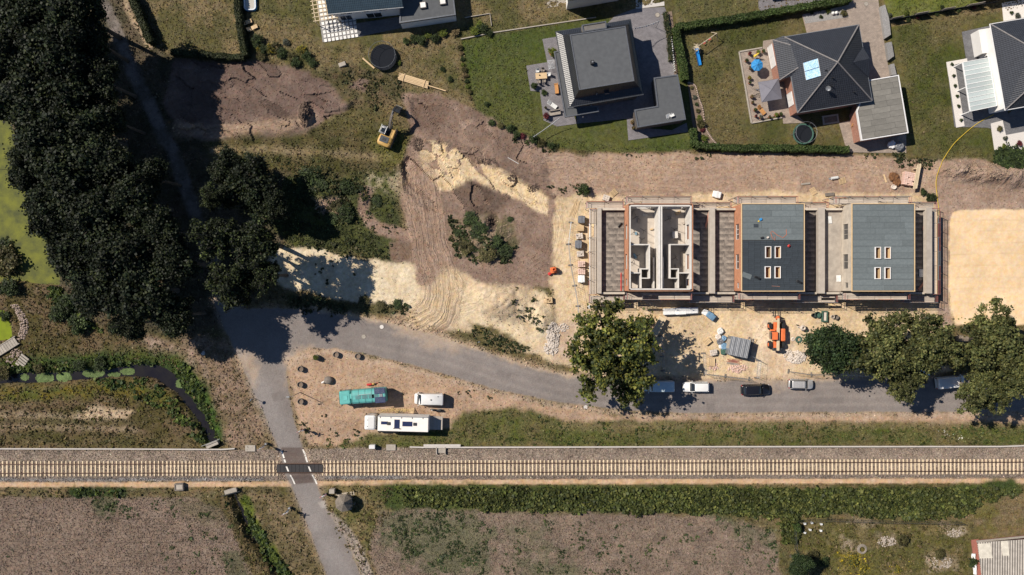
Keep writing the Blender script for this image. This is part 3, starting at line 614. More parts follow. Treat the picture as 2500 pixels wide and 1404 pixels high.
OAKY = [(.06, .076, .02), (.10, .11, .024), (.036, .05, .017), (.14, .135, .026)]
DKG = [(.03, .05, .018), (.022, .04, .016), (.045, .065, .02)]
KINDS = {}
def kind(k, n, **a):
    KINDS[k] = []
    for i in range(n):
        me, cl = crown_mesh(k+'_crown', a.pop('s0', 11)+i*7+len(KINDS)*31, a['nc'], a['nl'], a['leaf'], a['pal'], a.get('flat', .75), a.get('cr', (.2, .36)), lobes=a.get('lobes', .18), fill=a.get('fill', .62))
        KINDS[k].append((me, trunk_mesh(k+'_trunk', i+3, cl, 1.6, MATS[a.get('bark', 'bark')])))
kind('forest', 4, nc=170, nl=26000, leaf=.058, pal=FOR, lobes=.22, cr=(.13,.26))
kind('open', 2, nc=120, nl=11500, leaf=.048, pal=FOR+[(.045, .06, .016)], cr=(.09, .19), lobes=.3, fill=.3)
kind('oak', 3, nc=210, nl=22000, leaf=.038, pal=OAK, cr=(.065, .15), lobes=.2, fill=.35, bark='bark_pale')
kind('oaky', 1, nc=170, nl=15000, leaf=.034, pal=OAKY, cr=(.06, .125), lobes=.10, fill=.25)
kind('dark', 2, nc=140, nl=22000, leaf=.045, pal=DKG, cr=(.15, .27), lobes=.12, fill=.4)
tcount = [0]
def tree(k, px, py, rad_px, height, label, group=None, zc=None, name='tree'):
    """crown centre seen at px,py; rad_px = crown radius"""
    R0 = rad_px/S; zc = zc or height-R0*.72; x, y = U(px, py, zc); R0 *= (H-zc)/H; g = gzw(x, y)
    t = thing(name, label, 'tree', loc=(x, y, g), group=group); i = tcount[0]; tcount[0] += 1
    cm, tm = KINDS[k][i % len(KINDS[k])]; a = R.uniform(0, 6.28)
    inst(cm, 'crown', t, (0, 0, zc-g), a, (R0, R0*R.uniform(.92, 1.08), R0*.95)); f = (zc-g)/1.6
    inst(tm, 'trunk', t, (0, 0, zc-g), a, (R0, R0, f)); return t
FG = 'trees of the dark wood on the left'
def wood(lst, label, k='forest', each=None):
    for i, (x, y, r, h) in enumerate(lst): tree(k, x, y, r, h, label+(', '+each[i] if each else ''), FG)
wood([(-20, 30, 85, 17), (75, 50, 80, 18), (180, 20, 75, 18), (140, 120, 78, 19), (40, 150, 80, 18), (220, 95, 58, 15)], 'dark broadleaf tree at the top end of the wood, left of the lane')
wood([(60, 245, 78, 18), (160, 225, 80, 17.5), (240, 190, 58, 15), (110, 330, 82, 19), (205, 320, 74, 17), (268, 290, 48, 14), (80, 415, 62, 17)], 'dark broadleaf tree beside the upper part of the algae pond')
wood([(170, 420, 82, 19), (265, 400, 70, 17), (130, 510, 72, 18), (225, 520, 82, 19), (320, 490, 72, 18), (365, 430, 48, 14)], 'dark broadleaf tree in the middle of the wood, left of the lane')
wood([(180, 610, 72, 17), (290, 610, 82, 19), (385, 560, 62, 17), (235, 705, 70, 17), (340, 710, 84, 18), (420, 640, 66, 17), (425, 770, 58, 15), (320, 790, 45, 13)], 'dark broadleaf tree at the lower end of the wood near the dry bank')
wood([(610, 455, 75, 10), (560, 415, 48, 9), (665, 500, 45, 9)], 'dark bushy tree right of the lane below the stripped topsoil', 'forest', ['the largest', 'upper left', 'at the right'])
wood([(530, 580, 72, 17), (625, 590, 74, 17), (570, 690, 78, 16), (645, 670, 52, 15), (520, 480, 40, 12)], 'dark tree of the clump above the road junction', 'open', ['upper left crown', 'upper right crown', 'lower left crown', 'lower right crown', 'small one at the top'])
tree('oaky', 1492, 850, 152, 13.5, 'broad open oak with see-through crown between the road and the sandy yard', zc=8.5)
tree('oaky', 1535, 955, 52, 9, 'low leafy oak bough-tree overhanging the asphalt beside the parked white van', zc=6)
tree('dark', 2032, 855, 78, 12, 'dense dark green tree left of the row of pale oaks by the road')
tree('oak', 2150, 850, 100, 14, 'grey green oak standing right of the dense dark tree')
tree('oak', 2262, 845, 100, 14, 'tall grey green oak in front of the right end of the unfinished row')
tree('oak', 2205, 930, 62, 11, 'low oak crown hanging over the road edge among the grey green oaks')
tree('oak', 2420, 835, 98, 14, 'grey green oak beside the yellow sand bed')
tree('oak', 2490, 900, 90, 14, 'oak cut by the right edge of the picture above the road')
tree('oak', 2400, 950, 78, 12, 'oak overhanging the road near the right edge, below the others')
tree('dark', 1952, 1378, 34, 6, 'small dense dark tree in the overgrown yard at the bottom', name='tree')
# ---- fine litter that gives the ground its grain
def grit(name, label, zones, dens, size, var, tilt, lift, seed, thr=None):
    r = np.random.default_rng(seed); ids = [i for i, z in enumerate(ZONES) if z[0] in zones]; ok = np.isin(ZID, ids) & (FM < .3) & (PX > -10) & (PX < 2510) & (PY > -10) & (PY < 1414)
    if thr is not None: ok &= N(24, seed) > thr
    j, i = np.nonzero(ok); n = int(len(j)*(ST/S)**2*dens); k = r.integers(0, len(j), n); j, i = j[k], i[k]; jx, jy = r.uniform(-.5, .5, n)*ST, r.uniform(-.5, .5, n)*ST
    sz = r.uniform(size[0], size[1], n); P = np.column_stack([(PX[j, i]+jx-1250)/S, (702-PY[j, i]-jy)/S, ZH[j, i]+.02+lift*sz*r.random(n)]); Nn = np.column_stack([r.normal(size=n)*tilt, r.normal(size=n)*tilt, np.ones(n)]); Nn /= np.linalg.norm(Nn, axis=1)[:, None]
    V, F = quads(P, Nn, sz, r, .7); col = COL[j, i]*np.exp(var*r.normal(size=(n, 1)))*(1+.06*r.normal(size=(n, 3))); me = fast_mesh(name, V, F, LEAF, np.repeat(col.clip(.01, .75), 4, 0)); setp(link(bpy.data.objects.new(name, me)), label, None, None, 'stuff')
grit('stubble', 'short straw stubble and clods in the harvested fields', ('field',), 26, (.08, .22), .26, .7, .35, 21); grit('ballast_stones', 'loose ballast stones beside the rails', ('railway_ballast',), 40, (.08, .2), .45, .6, .2, 22)
grit('lawn_grass', 'blades and dry tufts of the lawns and verges', ('lawn', 'grass_verge', 'yard'), 11, (.1, .26), .3, .6, .3, 23); grit('wild_grass', 'short dry grass of the wild ground', ('ground',), 9, (.1, .34), .36, .8, .4, 24)
grit('pebbles', 'pebbles and crumbs on the bare earth and sand', ('bare_earth', 'dirt_track', 'dirt_area', 'lane'), 7, (.06, .2), .3, .6, .2, 25); grit('sand_crumbs', 'crumbs and footmarks in the loose sand', ('sand_area',), 4, (.06, .18), .22, .5, .2, 26, -.1)
# ---- shrubs
SH = {}
for k, p in dict(green=[(.036, .053, .017), (.05, .07, .021), (.024, .038, .014)], olive=[(.09, .085, .03), (.12, .10, .045), (.06, .06, .02)], bright=[(.13, .15, .02), (.09, .12, .025)], red=[(.16, .03, .04), (.1, .025, .03)], straw=[(.25, .19, .1), (.16, .12, .06)], yellow=[(.38, .28, .02), (.08, .09, .025), (.07, .085, .025), (.1, .09, .03)], grey=[(.11, .12, .09), (.07, .08, .06)]).items():
    SH[k] = [crown_mesh('shrub_'+k, 70+i*5+len(SH)*13, 40, 2400, .095, p, .7, (.18, .36))[0] for i in range(2)]
def shrub(k, px, py, r, label, h=None, group=None, name='shrub', z=None):
    x, y = U(px, py); r0 = r/S; h = h or r0*1.1; z = gz(px, py) if z is None else z
    o = inst(SH[k][R.randrange(2)], name, None, (x, y, z+h*.42), R.uniform(0, 6.28), (r0*1.05, r0*1.05, h*.7)); return setp(o, label, 'shrub', group)
# ---- hedges
def hedge(P, wd, h, label, p=((.05, .08, .02), (.035, .06, .016), (.075, .1, .03)), dens=150, leaf=.15):
    P = [U(*q) for q in P]; r = np.random.default_rng(len(P)*7+int(P[0][0]*10) % 97); Ps = []; Ns = []; core = MB()
    for a, b in zip(P[:-1], P[1:]):
        a = np.array(a); b = np.array(b); L = np.linalg.norm(b-a); t = (b-a)/L; nn = np.array([-t[1], t[0]]); n = int(L*(wd+2*h)*dens)
        u = r.uniform(-.1, L+.1, n); s = r.uniform(-(wd/2+h), wd/2+h, n); top = np.abs(s) < wd/2
        off = np.where(top, s, np.sign(s)*wd/2); z = np.where(top, h, h-(np.abs(s)-wd/2)); wob = .09*np.sin(u*2.3)+.07*r.normal(size=n)
        xy = a+u[:, None]*t+(off+np.where(top, 0, wob))[:, None]*nn; Ps.append(np.column_stack([xy, z+np.where(top, wob, 0)]))
        nv = np.where(top[:, None], np.array([[0, 0, 1.]]), np.column_stack([np.sign(s)[:, None]*nn[None, :].repeat(n, 0), np.full(n, .3)])); Ns.append(nv+.6*r.normal(size=(n, 3)))
        mid = (a+b)/2; core.box((mid[0], mid[1], h/2-.08), (L, wd*.8, h-.12), math.atan2(t[1], t[0]))
    Pp = np.concatenate(Ps); Nn = np.concatenate(Ns); Nn /= np.linalg.norm(Nn, axis=1)[:, None]
    V, F = quads(Pp, Nn, leaf*r.uniform(.6, 1.3, len(Pp)), r); col = np.repeat(pal(len(Pp), p, r), 4, 0)
    cv = np.array(core.v); cf = np.array(core.f)+len(V); me = fast_mesh('hedge', np.concatenate([V, cv]), np.concatenate([F, cf]), LEAF, np.concatenate([col, np.tile([[.02, .03, .012]], (len(cv), 1))]))
    return setp(link(bpy.data.objects.new('hedge', me)), label, 'hedge')
HB = ((.032, .04, .016), (.045, .05, .02), (.022, .03, .012))
hedge([(584, -40), (588, 40), (597, 100), (605, 142)], .9, 1.7, 'tall narrow dark hedge running down between the two top left lawns', HB)
hedge([(425, 131), (500, 138), (600, 145)], .8, 1.3, 'low dark hedge along the bottom of the top left lawn', HB)
hedge([(310, -40), (345, 30), (378, 110)], 1.0, 2.0, 'dark overgrown hedge beside the shaded lane at the top', HB)
hedge([(1648, 72), (1750, 58), (1900, 33), (2068, 4)], 1.0, 1.5, 'long clipped green hedge across the top of the hip roofed house garden')
hedge([(1646, 74), (1655, 120), (1664, 160), (1670, 198)], 1.0, 1.4, 'clipped hedge between the grey driveway and the swing set')
hedge([(1688, 318), (1695, 358), (1780, 364), (1900, 364), (2064, 368)], .95, 1.3, 'clipped green hedge along the haul road below the trampoline')
hedge([(1622, 34), (1632, 90), (1636, 150)], .7, .9, 'thin sparse shrub row on the right of the grey driveway', ((.05, .06, .02), (.12, .1, .05), (.04, .05, .02)), 34)
# ---- uncountable low growth
def scatter(name, label, spec, palette, size, seed, tilt=.8, lift=.4, den=2.4):
    r = np.random.default_rng(seed); Pp = []; 
    for P, dens, thr in spec:
        P = np.array(P, float); lo, hi = P.min(0), P.max(0); n = int((hi-lo).prod()/S/S*dens*2.4); q = r.uniform(lo, hi, (n, 2))
        k = (sd_poly(q[:, 0], q[:, 1], [tuple(v) for v in P])+fbm(q[:, 0], q[:, 1], 26, seed+3)*14 < 0) & (fbm(q[:, 0], q[:, 1], 20, seed) > thr); q = q[k]; Pp.append(q)
    q = np.concatenate(Pp); i = np.clip(np.rint((q[:, 0]-gx[0])/ST).astype(int), 0, NX-1); j = np.clip(np.rint((q[:, 1]-gy[0])/ST).astype(int), 0, NY-1)
    m = 4; n = len(q); sz = r.uniform(size[0], size[1], n)*(.42+.5*r.random(n)**2)
    base = np.column_stack([(q[:, 0]-1250)/S, (702-q[:, 1])/S, ZH[j, i]]); base = np.repeat(base, m, 0); s4 = np.repeat(sz, m)
    Pt = base+np.column_stack([r.normal(size=n*m)*s4*.35, r.normal(size=n*m)*s4*.35, s4*lift*r.uniform(.2, 1, n*m)])
    Nn = np.column_stack([r.normal(size=n*m)*tilt, r.normal(size=n*m)*tilt, np.ones(n*m)]); Nn /= np.linalg.norm(Nn, axis=1)[:, None]
    V, F = quads(Pt, Nn, s4*r.uniform(.5, 1, n*m), r); col = np.repeat(np.repeat(pal(n, palette, r, .2), m, 0)*(1+.2*r.normal(size=(n*m, 1))).clip(.5, 1.6), 4, 0)
    me = fast_mesh(name, V, F, LEAF, col); return setp(link(bpy.data.objects.new(name, me)), label, None, None, 'stuff')
BR = ((.075, .09, .022), (.058, .07, .02), (.11, .115, .03), (.04, .052, .017))
scatter('bramble_thicket', 'dense green bramble strip south of the sand path', [([(1000, 1192), (1300, 1192), (1900, 1190), (2440, 1190), (2490, 1200), (2400, 1225), (2340, 1262), (2250, 1270), (2080, 1252), (1960, 1255), (1955, 1320), (1915, 1325), (1905, 1262), (1750, 1250), (1500, 1246), (1250, 1243), (1000, 1232)], 12, -1.2), ([(960, 1195), (1250, 1195), (1250, 1240), (980, 1235)], 2.5, .0)], BR, (.28, .6), 3, .7, 1.4)
scatter('bank_growth', 'tangled green growth along the ditch banks', [([(0, 890), (150, 885), (300, 870), (420, 885), (320, 897), (160, 905), (0, 912)], 6, -.15), ([(440, 880), (490, 940), (525, 1050), (530, 1085), (510, 1060), (470, 980), (425, 925)], 8, -.8), ([(230, 930), (330, 922), (400, 945), (440, 990), (410, 1000), (300, 950)], 5, -.2), ([(590, 1215), (615, 1265), (660, 1330), (715, 1420), (700, 1440), (640, 1350), (605, 1300)], 7, -.6), ([(180, 1192), (300, 1192), (300, 1214), (180, 1214)], 6, -.4), ([(120, 690), (230, 790), (250, 812), (180, 790), (110, 730)], 6, -.5), ([(490, 1085), (400, 1000), (430, 990), (500, 1060)], 5, -.3)], ((.05, .075, .018), (.075, .10, .02), (.03, .05, .015)), (.3, .75), 5, .7, .7)
scatter('rough_grass', 'tufts of dry and olive rough grass on the wild ground', [([(0, 700), (110, 690), (330, 820), (480, 880), (560, 1000), (560, 1090), (0, 1090)], 1.6, -.1), ([(780, 1190), (960, 1190), (960, 1240), (900, 1340), (900, 1404), (880, 1404), (820, 1300)], 2.2, -.2), ([(0, 1193), (560, 1195), (560, 1215), (0, 1215)], 2.6, -.1), ([(1945, 1262), (2370, 1275), (2370, 1404), (1930, 1404)], 2.4, -.2), ([(590, 1195), (680, 1195), (740, 1300), (790, 1404), (710, 1404)], 1.8, -.05), ([(545, 1220), (590, 1280), (690, 1404), (610, 1404)], 2.8, -.3), ([(540, 860), (600, 930), (660, 1085), (560, 1085)], 1.0, .1), ([(320, 30), (360, 30), (410, 120), (370, 130)], 3, -.3)], ((.11, .088, .036), (.065, .06, .022), (.16, .12, .06), (.085, .08, .02)), (.2, .5), 7, .9, .5)
scatter('verge_grass', 'green tussocks in the verge beside the railway', [([(780, 1070), (900, 1060), (1120, 1050), (1140, 1010), (1250, 1005), (1400, 1032), (2500, 1040), (2500, 1084), (1000, 1082), (800, 1092)], 2.6, -.05), ([(2300, 1040), (2500, 1030), (2500, 1080), (2330, 1080)], 3, -.3)], ((.075, .095, .024), (.05, .07, .02), (.12, .11, .04)), (.2, .5), 9, .8, .5)
scatter('weeds', 'weeds and low dark shoots on the disturbed ground', [([(720, 1000), (790, 1010), (900, 1060), (830, 1090), (745, 1090)], 1.5, .1), ([(840, 930), (1180, 960), (1260, 990), (1080, 985), (820, 940)], .8, .35), ([(725, 420), (800, 410), (870, 440), (900, 470), (870, 545), (800, 545), (745, 500)], 8, -.05), ([(1095, 530), (1180, 530), (1240, 590), (1270, 600), (1235, 645), (1110, 625)], 9, -.1), ([(690, 720), (1000, 745), (990, 770), (700, 765)], 4, -.1), ([(1145, 785), (1290, 850), (1270, 862), (1150, 825)], 5, -.2), ([(790, 170), (990, 190), (980, 240), (880, 270)], 2.5, .0), ([(700, 610), (900, 640), (960, 690), (760, 690)], .35, .1), ([(1230, 690), (1340, 730), (1340, 830), (1260, 790)], 2.2, .25), ([(2180, 375), (2290, 385), (2270, 415), (2190, 405)], 4, -.2), ([(1500, 372), (2200, 375), (2200, 388), (1500, 385)], 1.3, .1), ([(1230, 330), (1380, 360), (1340, 372), (1250, 345)], 4, -.2), ([(1340, 455), (1440, 450), (1440, 480), (1340, 475)], 3, .1), ([(820, 500), (960, 480), (990, 540), (940, 630), (860, 620)], 1.5, .1), ([(700, 560), (940, 600), (950, 640), (700, 600)], 2, .0)], ((.036, .048, .018), (.052, .06, .023), (.075, .068, .028), (.026, .036, .015)), (.25, .6), 11, .8, .7)
scatter('regrowth', 'scattered green regrowth in the harvested fields', [([(930, 1255), (1130, 1245), (1220, 1300), (1180, 1404), (1030, 1404), (940, 1330)], 6, .05), ([(1220, 1270), (1900, 1290), (1910, 1404), (1230, 1404)], 3.5, .28), ([(1700, 1255), (1890, 1290), (1900, 1340), (1780, 1310)], 5, .1), ([(210, 1210), (560, 1225), (570, 1290), (420, 1260), (240, 1270)], 4, .12), ([(380, 1270), (600, 1290), (620, 1404), (400, 1400)], 3.0, .25), ([(0, 1350), (200, 1340), (200, 1404), (0, 1404)], .4, .35)], ((.05, .07, .026), (.04, .058, .024), (.07, .085, .03)), (.2, .5), 13, .7, .4)
scatter('meadow_growth', 'dark green rough grass below the vegetated mound', [([(700, 540), (800, 545), (900, 560), (960, 630), (850, 625), (690, 600)], 3.5, -.5), ([(540, 375), (760, 385), (960, 395), (960, 430), (720, 420)], 2, -.1), ([(640, 420), (730, 430), (740, 560), (690, 570)], 4, -.4)], ((.045, .055, .018), (.062, .068, .02), (.03, .04, .015)), (.2, .45), 15, .8, .5)
scatter('dry_sward', 'short tufts of dry grass in the gardens', [([(340, 0), (585, 0), (600, 130), (410, 130)], 2.0, .1), ([(620, 30), (770, 100), (890, 140), (900, 170), (640, 110)], 1.6, .1), ([(1660, 85), (1820, 60), (1830, 330), (1710, 340)], 1.2, .2), ([(2190, 80), (2330, 60), (2330, 330), (2230, 350)], 1.2, .2)], ((.20, .15, .08), (.13, .11, .05), (.08, .08, .03)), (.12, .3), 17, .9, .4)
scatter('flowers', 'small yellow flowers in the overgrown yard', [([(2040, 1345), (2110, 1350), (2140, 1404), (2050, 1404)], 5, -.1), ([(2150, 1375), (2230, 1370), (2230, 1404), (2150, 1404)], 2, .1)], ((.4, .3, .02), (.3, .24, .02), (.1, .1, .03)), (.15, .3), 33, .6, .8)
scatter('flowers', 'small white flowers in the grass verge on the right', [([(2200, 1045), (2360, 1045), (2360, 1072), (2200, 1072)], 1.2, .1)], ((.6, .58, .5),), (.15, .3), 34, .5, .8)
# ================================================================ RAILWAY
pm('rail_steel', (.12, .075, .055), (.085, .05, .04), 8, .55, 0, .5); pm('rail_head', (.18, .13, .11), None, 5, .4, 0, .7)
pm('sleeper', (.66, .53, .36), (.55, .43, .29), 4, .9, .01); pm('rubber', (.022, .020, .022), (.014, .013, .014), 6, .7)
pm('white_paint', (.72, .69, .64), (.58, .55, .5), 5, .7); pm('concrete', (.36, .32, .275), (.27, .24, .2), 3, .9, .01); pm('concrete_dark', (.19, .165, .14), (.13, .11, .095), 3, .9, .01)
pm('galv', (.34, .35, .36), (.26, .27, .28), 5, .45, 0, .6); pm('steel_dark', (.07, .075, .085), (.04, .045, .05), 5, .45, 0, .5)
pm('white_metal', (.72, .71, .70), (.64, .63, .62), 3, .4); pm('black_matt', (.018, .019, .022), (.012, .012, .014), 5, .6)
trk = thing('railway_track', 'single railway track with pale concrete sleepers and rusty rails', 'railway track', 1250, ry(1250), math.degrees(math.atan(5.5/2500)))
slp = MB().box((0, 0, 0), (.25, 2.55, .14), bev=.03).build('sleeper', 'sleeper', data_only=True)
slw = MB().box((0, 0, 0), (.22, 2.55, .14), bev=.03).box((0, .62, .0), (.32, .7, .13), bev=.03).box((0, -.62, .0), (.32, .7, .13), bev=.03).build('sleeper', 'sleeper', data_only=True)
px = -20.0
while px < 2525:
    wide = 410 < px < 985
    if not (686 < px < 784): inst(slw if wide else slp, 'sleeper', trk, ((px-1250)/S, R.uniform(-.02, .02), .355), R.uniform(-.01, .01))
    px += 9.25 if wide else (10.25 if px < 410 else 9.6)
for s in (-1, 1):
    MB().box((0, s*.755, .50), (177, .075, .16), bev=.02).box((0, s*.755, .435), (177, .17, .03)).build('rail', 'rail_steel', trk)
lc = thing('crossing_panel', 'dark rubber level crossing mat between the rails', 'crossing mat', 733, ry(733), .13)
for i in range(12): MB().box((-3.85+i*.64+.35, 0, .47), (.625, 1.28, .2), bev=.02).build('rubber_mat', 'rubber', lc)
for a, b, c in ((687, 1100, 1128), (741, 1097, 1127)):     # edge lines of the crossing
    for k, (ya, yb) in enumerate(((b, c), (1137, 1149), (1158, 1182))):
        xa = a+(ya-1100)*.40; xb = a+(yb-1100)*.40; z = .02 if k == 0 else .02
        p, q = U(xa, ya), U(xb, yb); zz = .60 if k == 1 else .0
        m = MB(); n_ = 6
        for t in range(n_):
            u0, u1 = t/n_, (t+1)/n_; A = [p[i]+(q[i]-p[i])*u0 for i in (0, 1)]; B2 = [p[i]+(q[i]-p[i])*u1 for i in (0, 1)]
            za = (zz or gzw(*A)+.025); zb_ = (zz or gzw(*B2)+.025); w = .13
            m.add([(A[0]-w, A[1], za), (A[0]+w, A[1], za), (B2[0]+w, B2[1], zb_), (B2[0]-w, B2[1], zb_)], [(0, 3, 2, 1)])
        setp(m.build('road_marking', 'white_paint'), 'white edge line painted across the level crossing', None, None, 'structure')
# cable trough beside the track
pm('cover_pale', (.55, .51, .47), (.45, .41, .37), 4, .8)
def trough(P, label, h=.42):
    t = MB(); c = MB(); Wp = [U(*p) for p in P]
    for a, b in zip(Wp[:-1], Wp[1:]): t.bar((a[0], a[1], h/2), (b[0], b[1], h/2), .16, h); c.bar((a[0], a[1], h+.03), (b[0], b[1], h+.03), .20, .05)
    e = thing('cable_trough', label, 'cable trough', loc=(0, 0, 0)); t.build('channel', 'concrete', e); c.build('cover', 'cover_pale', e)
trough([(-20, 1094.5), (300, 1095), (500, 1096), (545, 1096), (575, 1094)], 'long pale cable trough along the track, left of the level crossing')
trough([(1001, 1090), (1035, 1091), (1130, 1091), (1700, 1089.5), (2440, 1089), (2520, 1086)], 'long pale cable trough along the track, right of the level crossing')
e = thing('platform_ramp', 'narrow pale platform with concrete legs beside the cable trough', 'platform', 1080, 1090)
MB().box((0, .25, .55), (6.2, .45, .08)).build('deck', 'cover_pale', e)
for x in (-.95, .5): MB().box((x, -.6, .25), (.16, 1.3, .5)).build('leg', 'concrete', e)
MB().box((-.2, -.5, .12), (1.4, 1.1, .24)).build('footing', 'concrete', e)
for (x, y, w, d, lb) in ((955, 1092, 1.6, 1.0, 'square concrete slab right of the small white cabinet'), (612, 1094, 1.7, 1.05, 'square concrete slab left of the road at the crossing')):
    e = setp(MB().box((0, 0, .1), (w, d, .24), bev=.03).build('concrete_slab', 'concrete'), lb, 'slab'); e.location = (*U(x, y), 0)
def cabinet(px, py, w, d, h, mat, label, rz=0):
    e = thing('equipment_cabinet', label, 'cabinet', px, py, rz); MB().box((0, 0, h/2), (w, d, h), bev=.02).build('body', mat, e); MB().box((0, 0, h+.03), (w+.08, d+.08, .06), bev=.02).build('lid', mat, e)
    MB().box((0, -d/2-.01, h/2), (w*.85, .02, h*.8)).build('door', mat, e)
cabinet(911, 1088, .9, .55, 1.1, 'white_metal', 'small white equipment cabinet in the grass north of the track')
cabinet(814, 1195.5, .8, .65, 1.2, 'concrete', 'small pale cabinet beside the shingled hut')
def headwall(px, py, rz, label):
    e = thing('culvert_headwall', label, 'culvert', px, py, rz)
    MB().box((0, 0, .1), (1.9, .5, 1.2), bev=.03).build('wall', 'concrete', e); MB().box((0, 0, .78), (2.1, .7, .14), bev=.02).build('coping', 'concrete', e)
    for s in (-1, 1): MB().tube([(s*1.2, .4, -.2), (s*1.2, .4, 1.3)], .04).build('post', 'steel_dark', e)
    MB().tube([(-1.6, .4, 1.25), (1.6, .4, 1.25)], .045).tube([(-1.6, .4, .9), (1.6, .4, .9)], .04).build('railing', 'steel_dark', e)
headwall(522, 1083, 22, 'concrete culvert headwall where the left ditch meets the track'); headwall(567, 1196, 195, 'culvert headwall with dark railing south of the sand path')
e = thing('inspection_shaft', 'square weathered concrete shaft in the sand path', 'shaft', 441, 1187, 3)
m = MB(); 
for dx, dy, w, d in ((0, .5, 1.5, .2), (0, -.5, 1.5, .2), (-.65, 0, .2, .8), (.65, 0, .2, .8)): m.box((dx, dy, .35), (w, d, .75), bev=.03)
m.build('rim', 'concrete_dark', e); MB().box((0, 0, .6), (1.08, .78, .06)).build('cover', 'concrete', e)
# level crossing warning masts
pm('sign_red', (.55, .03, .03)); pm('sign_white', (.75, .75, .75), (.68, .68, .68), 4, .5); pm('sign_back', (.26, .31, .36), (.2, .25, .3), 4, .5)
def mast(px, py, rz, label, h=3.2):
    e = thing('warning_mast', label, 'crossing signal', px, py, rz)
    MB().tube([(0, 0, 0), (0, 0, h)], .07, 8).build('mast', 'galv', e)
    for k, s in enumerate((-1, 1)):
        o = MB().box((0, 0, 0), (1.25, .05, .2), bev=.02).build('cross_arm', 'sign_white', e); o.location = (0, -.08-.03*k, h-.25); o.rotation_euler = (0, s*.7, 0)
        for q in (-1, 1): 
            t = MB().box((q*.5, -.03, 0), (.25, .02, .2)).build('red_tip', 'sign_red', o)
    MB().box((0, -.05, h-1.15), (.55, .08, .9), bev=.03).build('backing_board', 'sign_back', e)
    for zz in (.2, -.2): MB().cyl((0, -.16, h-1.15+zz), .12, .14, 10, axis='y').build('lamp', 'black_matt', e)
    MB().box((.18, .1, .6), (.35, .3, .8), bev=.03).build('control_box', 'galv', e)
mast(651, 1084, 25, 'crossing signal mast with crossed white arms left of the road, north of the track', 3.4); mast(744, 1046, 205, 'crossing signal mast beside the camper parking'); mast(708, 1240, 25, 'crossing signal mast left of the road, south of the track'); mast(798, 1203, 200, 'crossing signal mast right of the road beside the hut', 2.8)
# shingled hut
brick_mat('shingle', (.23, .195, .16), (.185, .155, .125), (.12, .1, .08), 1, .3, .16); pm('stone_base', (.38, .33, .26), (.25, .21, .16), 4, .9, .02)
e = thing('hut', 'small many sided hut with weathered shingle roof beside the crossing', 'hut', 845, 1221, 8)
oc = [(math.cos(rad(22.5+45*i)), math.sin(rad(22.5+45*i))) for i in range(8)]
MB().prism([(x*1.15, y*1.15) for x, y in oc], -.1, 2.0).build('wall', 'stone_base', e)
m = MB()
for i in range(8):
    a, b = oc[i], oc[(i+1) % 8]; m.add([(a[0]*1.5, a[1]*1.5, 1.85), (b[0]*1.5, b[1]*1.5, 1.85), (.25+b[0]*.12, .3+b[1]*.12, 3.1), (.25+a[0]*.12, .3+a[1]*.12, 3.1)], [(0, 1, 2, 3)])
m.prism([(x*1.48, y*1.48) for x, y in oc], 1.75, 1.84); rf = m.build('roof', 'shingle', e, uvmode=0); MB().box((.25, .3, 3.13), (.28, .28, .1), bev=.02).build('cap', 'concrete_dark', rf)
MB().box((0, -1.08, .95), (.8, .08, 1.8)).build('door', 'bark', e); MB().box((0, -.2, .03), (3.1, 3.0, .1)).build('plinth', 'stone_base', e)
# ================================================================ WATER
water('pond', [(-60, 150), (30, 250), (60, 330), (90, 420), (120, 520), (150, 600), (165, 650), (160, 715), (90, 715), (20, 705), (-60, 715)], -.30, 'algae', 'pond covered with yellow green algae at the left edge')
water('pond', [(-60, 745), (14, 752), (32, 790), (33, 835), (-60, 848)], -.35, 'algae_bright', 'small bright green pond behind the curved stone bank')
water('ditch', [(-60, 955), (-60, 900), (100, 892), (300, 878), (400, 882), (450, 925), (495, 985), (530, 1060), (540, 1085), (505, 1085), (470, 1030), (420, 975), (350, 942), (200, 945)], -.62, 'ditch_water', 'dark still water in the overgrown ditch')
water('ditch', [(552, 1195), (585, 1195), (610, 1260), (640, 1310), (690, 1360), (740, 1470), (680, 1470), (630, 1370), (590, 1310), (565, 1250)], -1.12, 'ditch_water', 'dark water in the ditch south of the railway')
r_ = np.random.default_rng(5); Pp = []
for (cx, cy, rx, ry_, n) in ((105, 924, 20, 11, 400), (152, 922, 16, 10, 300), (55, 922, 8, 6, 90), (225, 912, 26, 8, 330), (308, 908, 16, 6, 150), (275, 916, 14, 4, 110), (436, 938, 8, 8, 110)):
    a = r_.uniform(0, 6.28, n); q = np.sqrt(r_.random(n)); Pp.append(np.column_stack([(cx+rx*q*np.cos(a)-1250)/S, (702-cy-ry_*q*np.sin(a))/S, np.full(n, -.585)]))
Pp = np.concatenate(Pp); Nn = np.tile([[0, 0, 1.]], (len(Pp), 1))+.05*r_.normal(size=(len(Pp), 3)); Vq, Fq = quads(Pp, Nn, r_.uniform(.2, .5, len(Pp)), r_)
setp(link(bpy.data.objects.new('duckweed', fast_mesh('duckweed', Vq, Fq, LEAF, np.repeat(pal(len(Pp), [(.13, .19, .06), (.09, .14, .04)], r_, .1), 4, 0)))), 'pale green duckweed patches floating in the ditch', None, None, 'stuff')
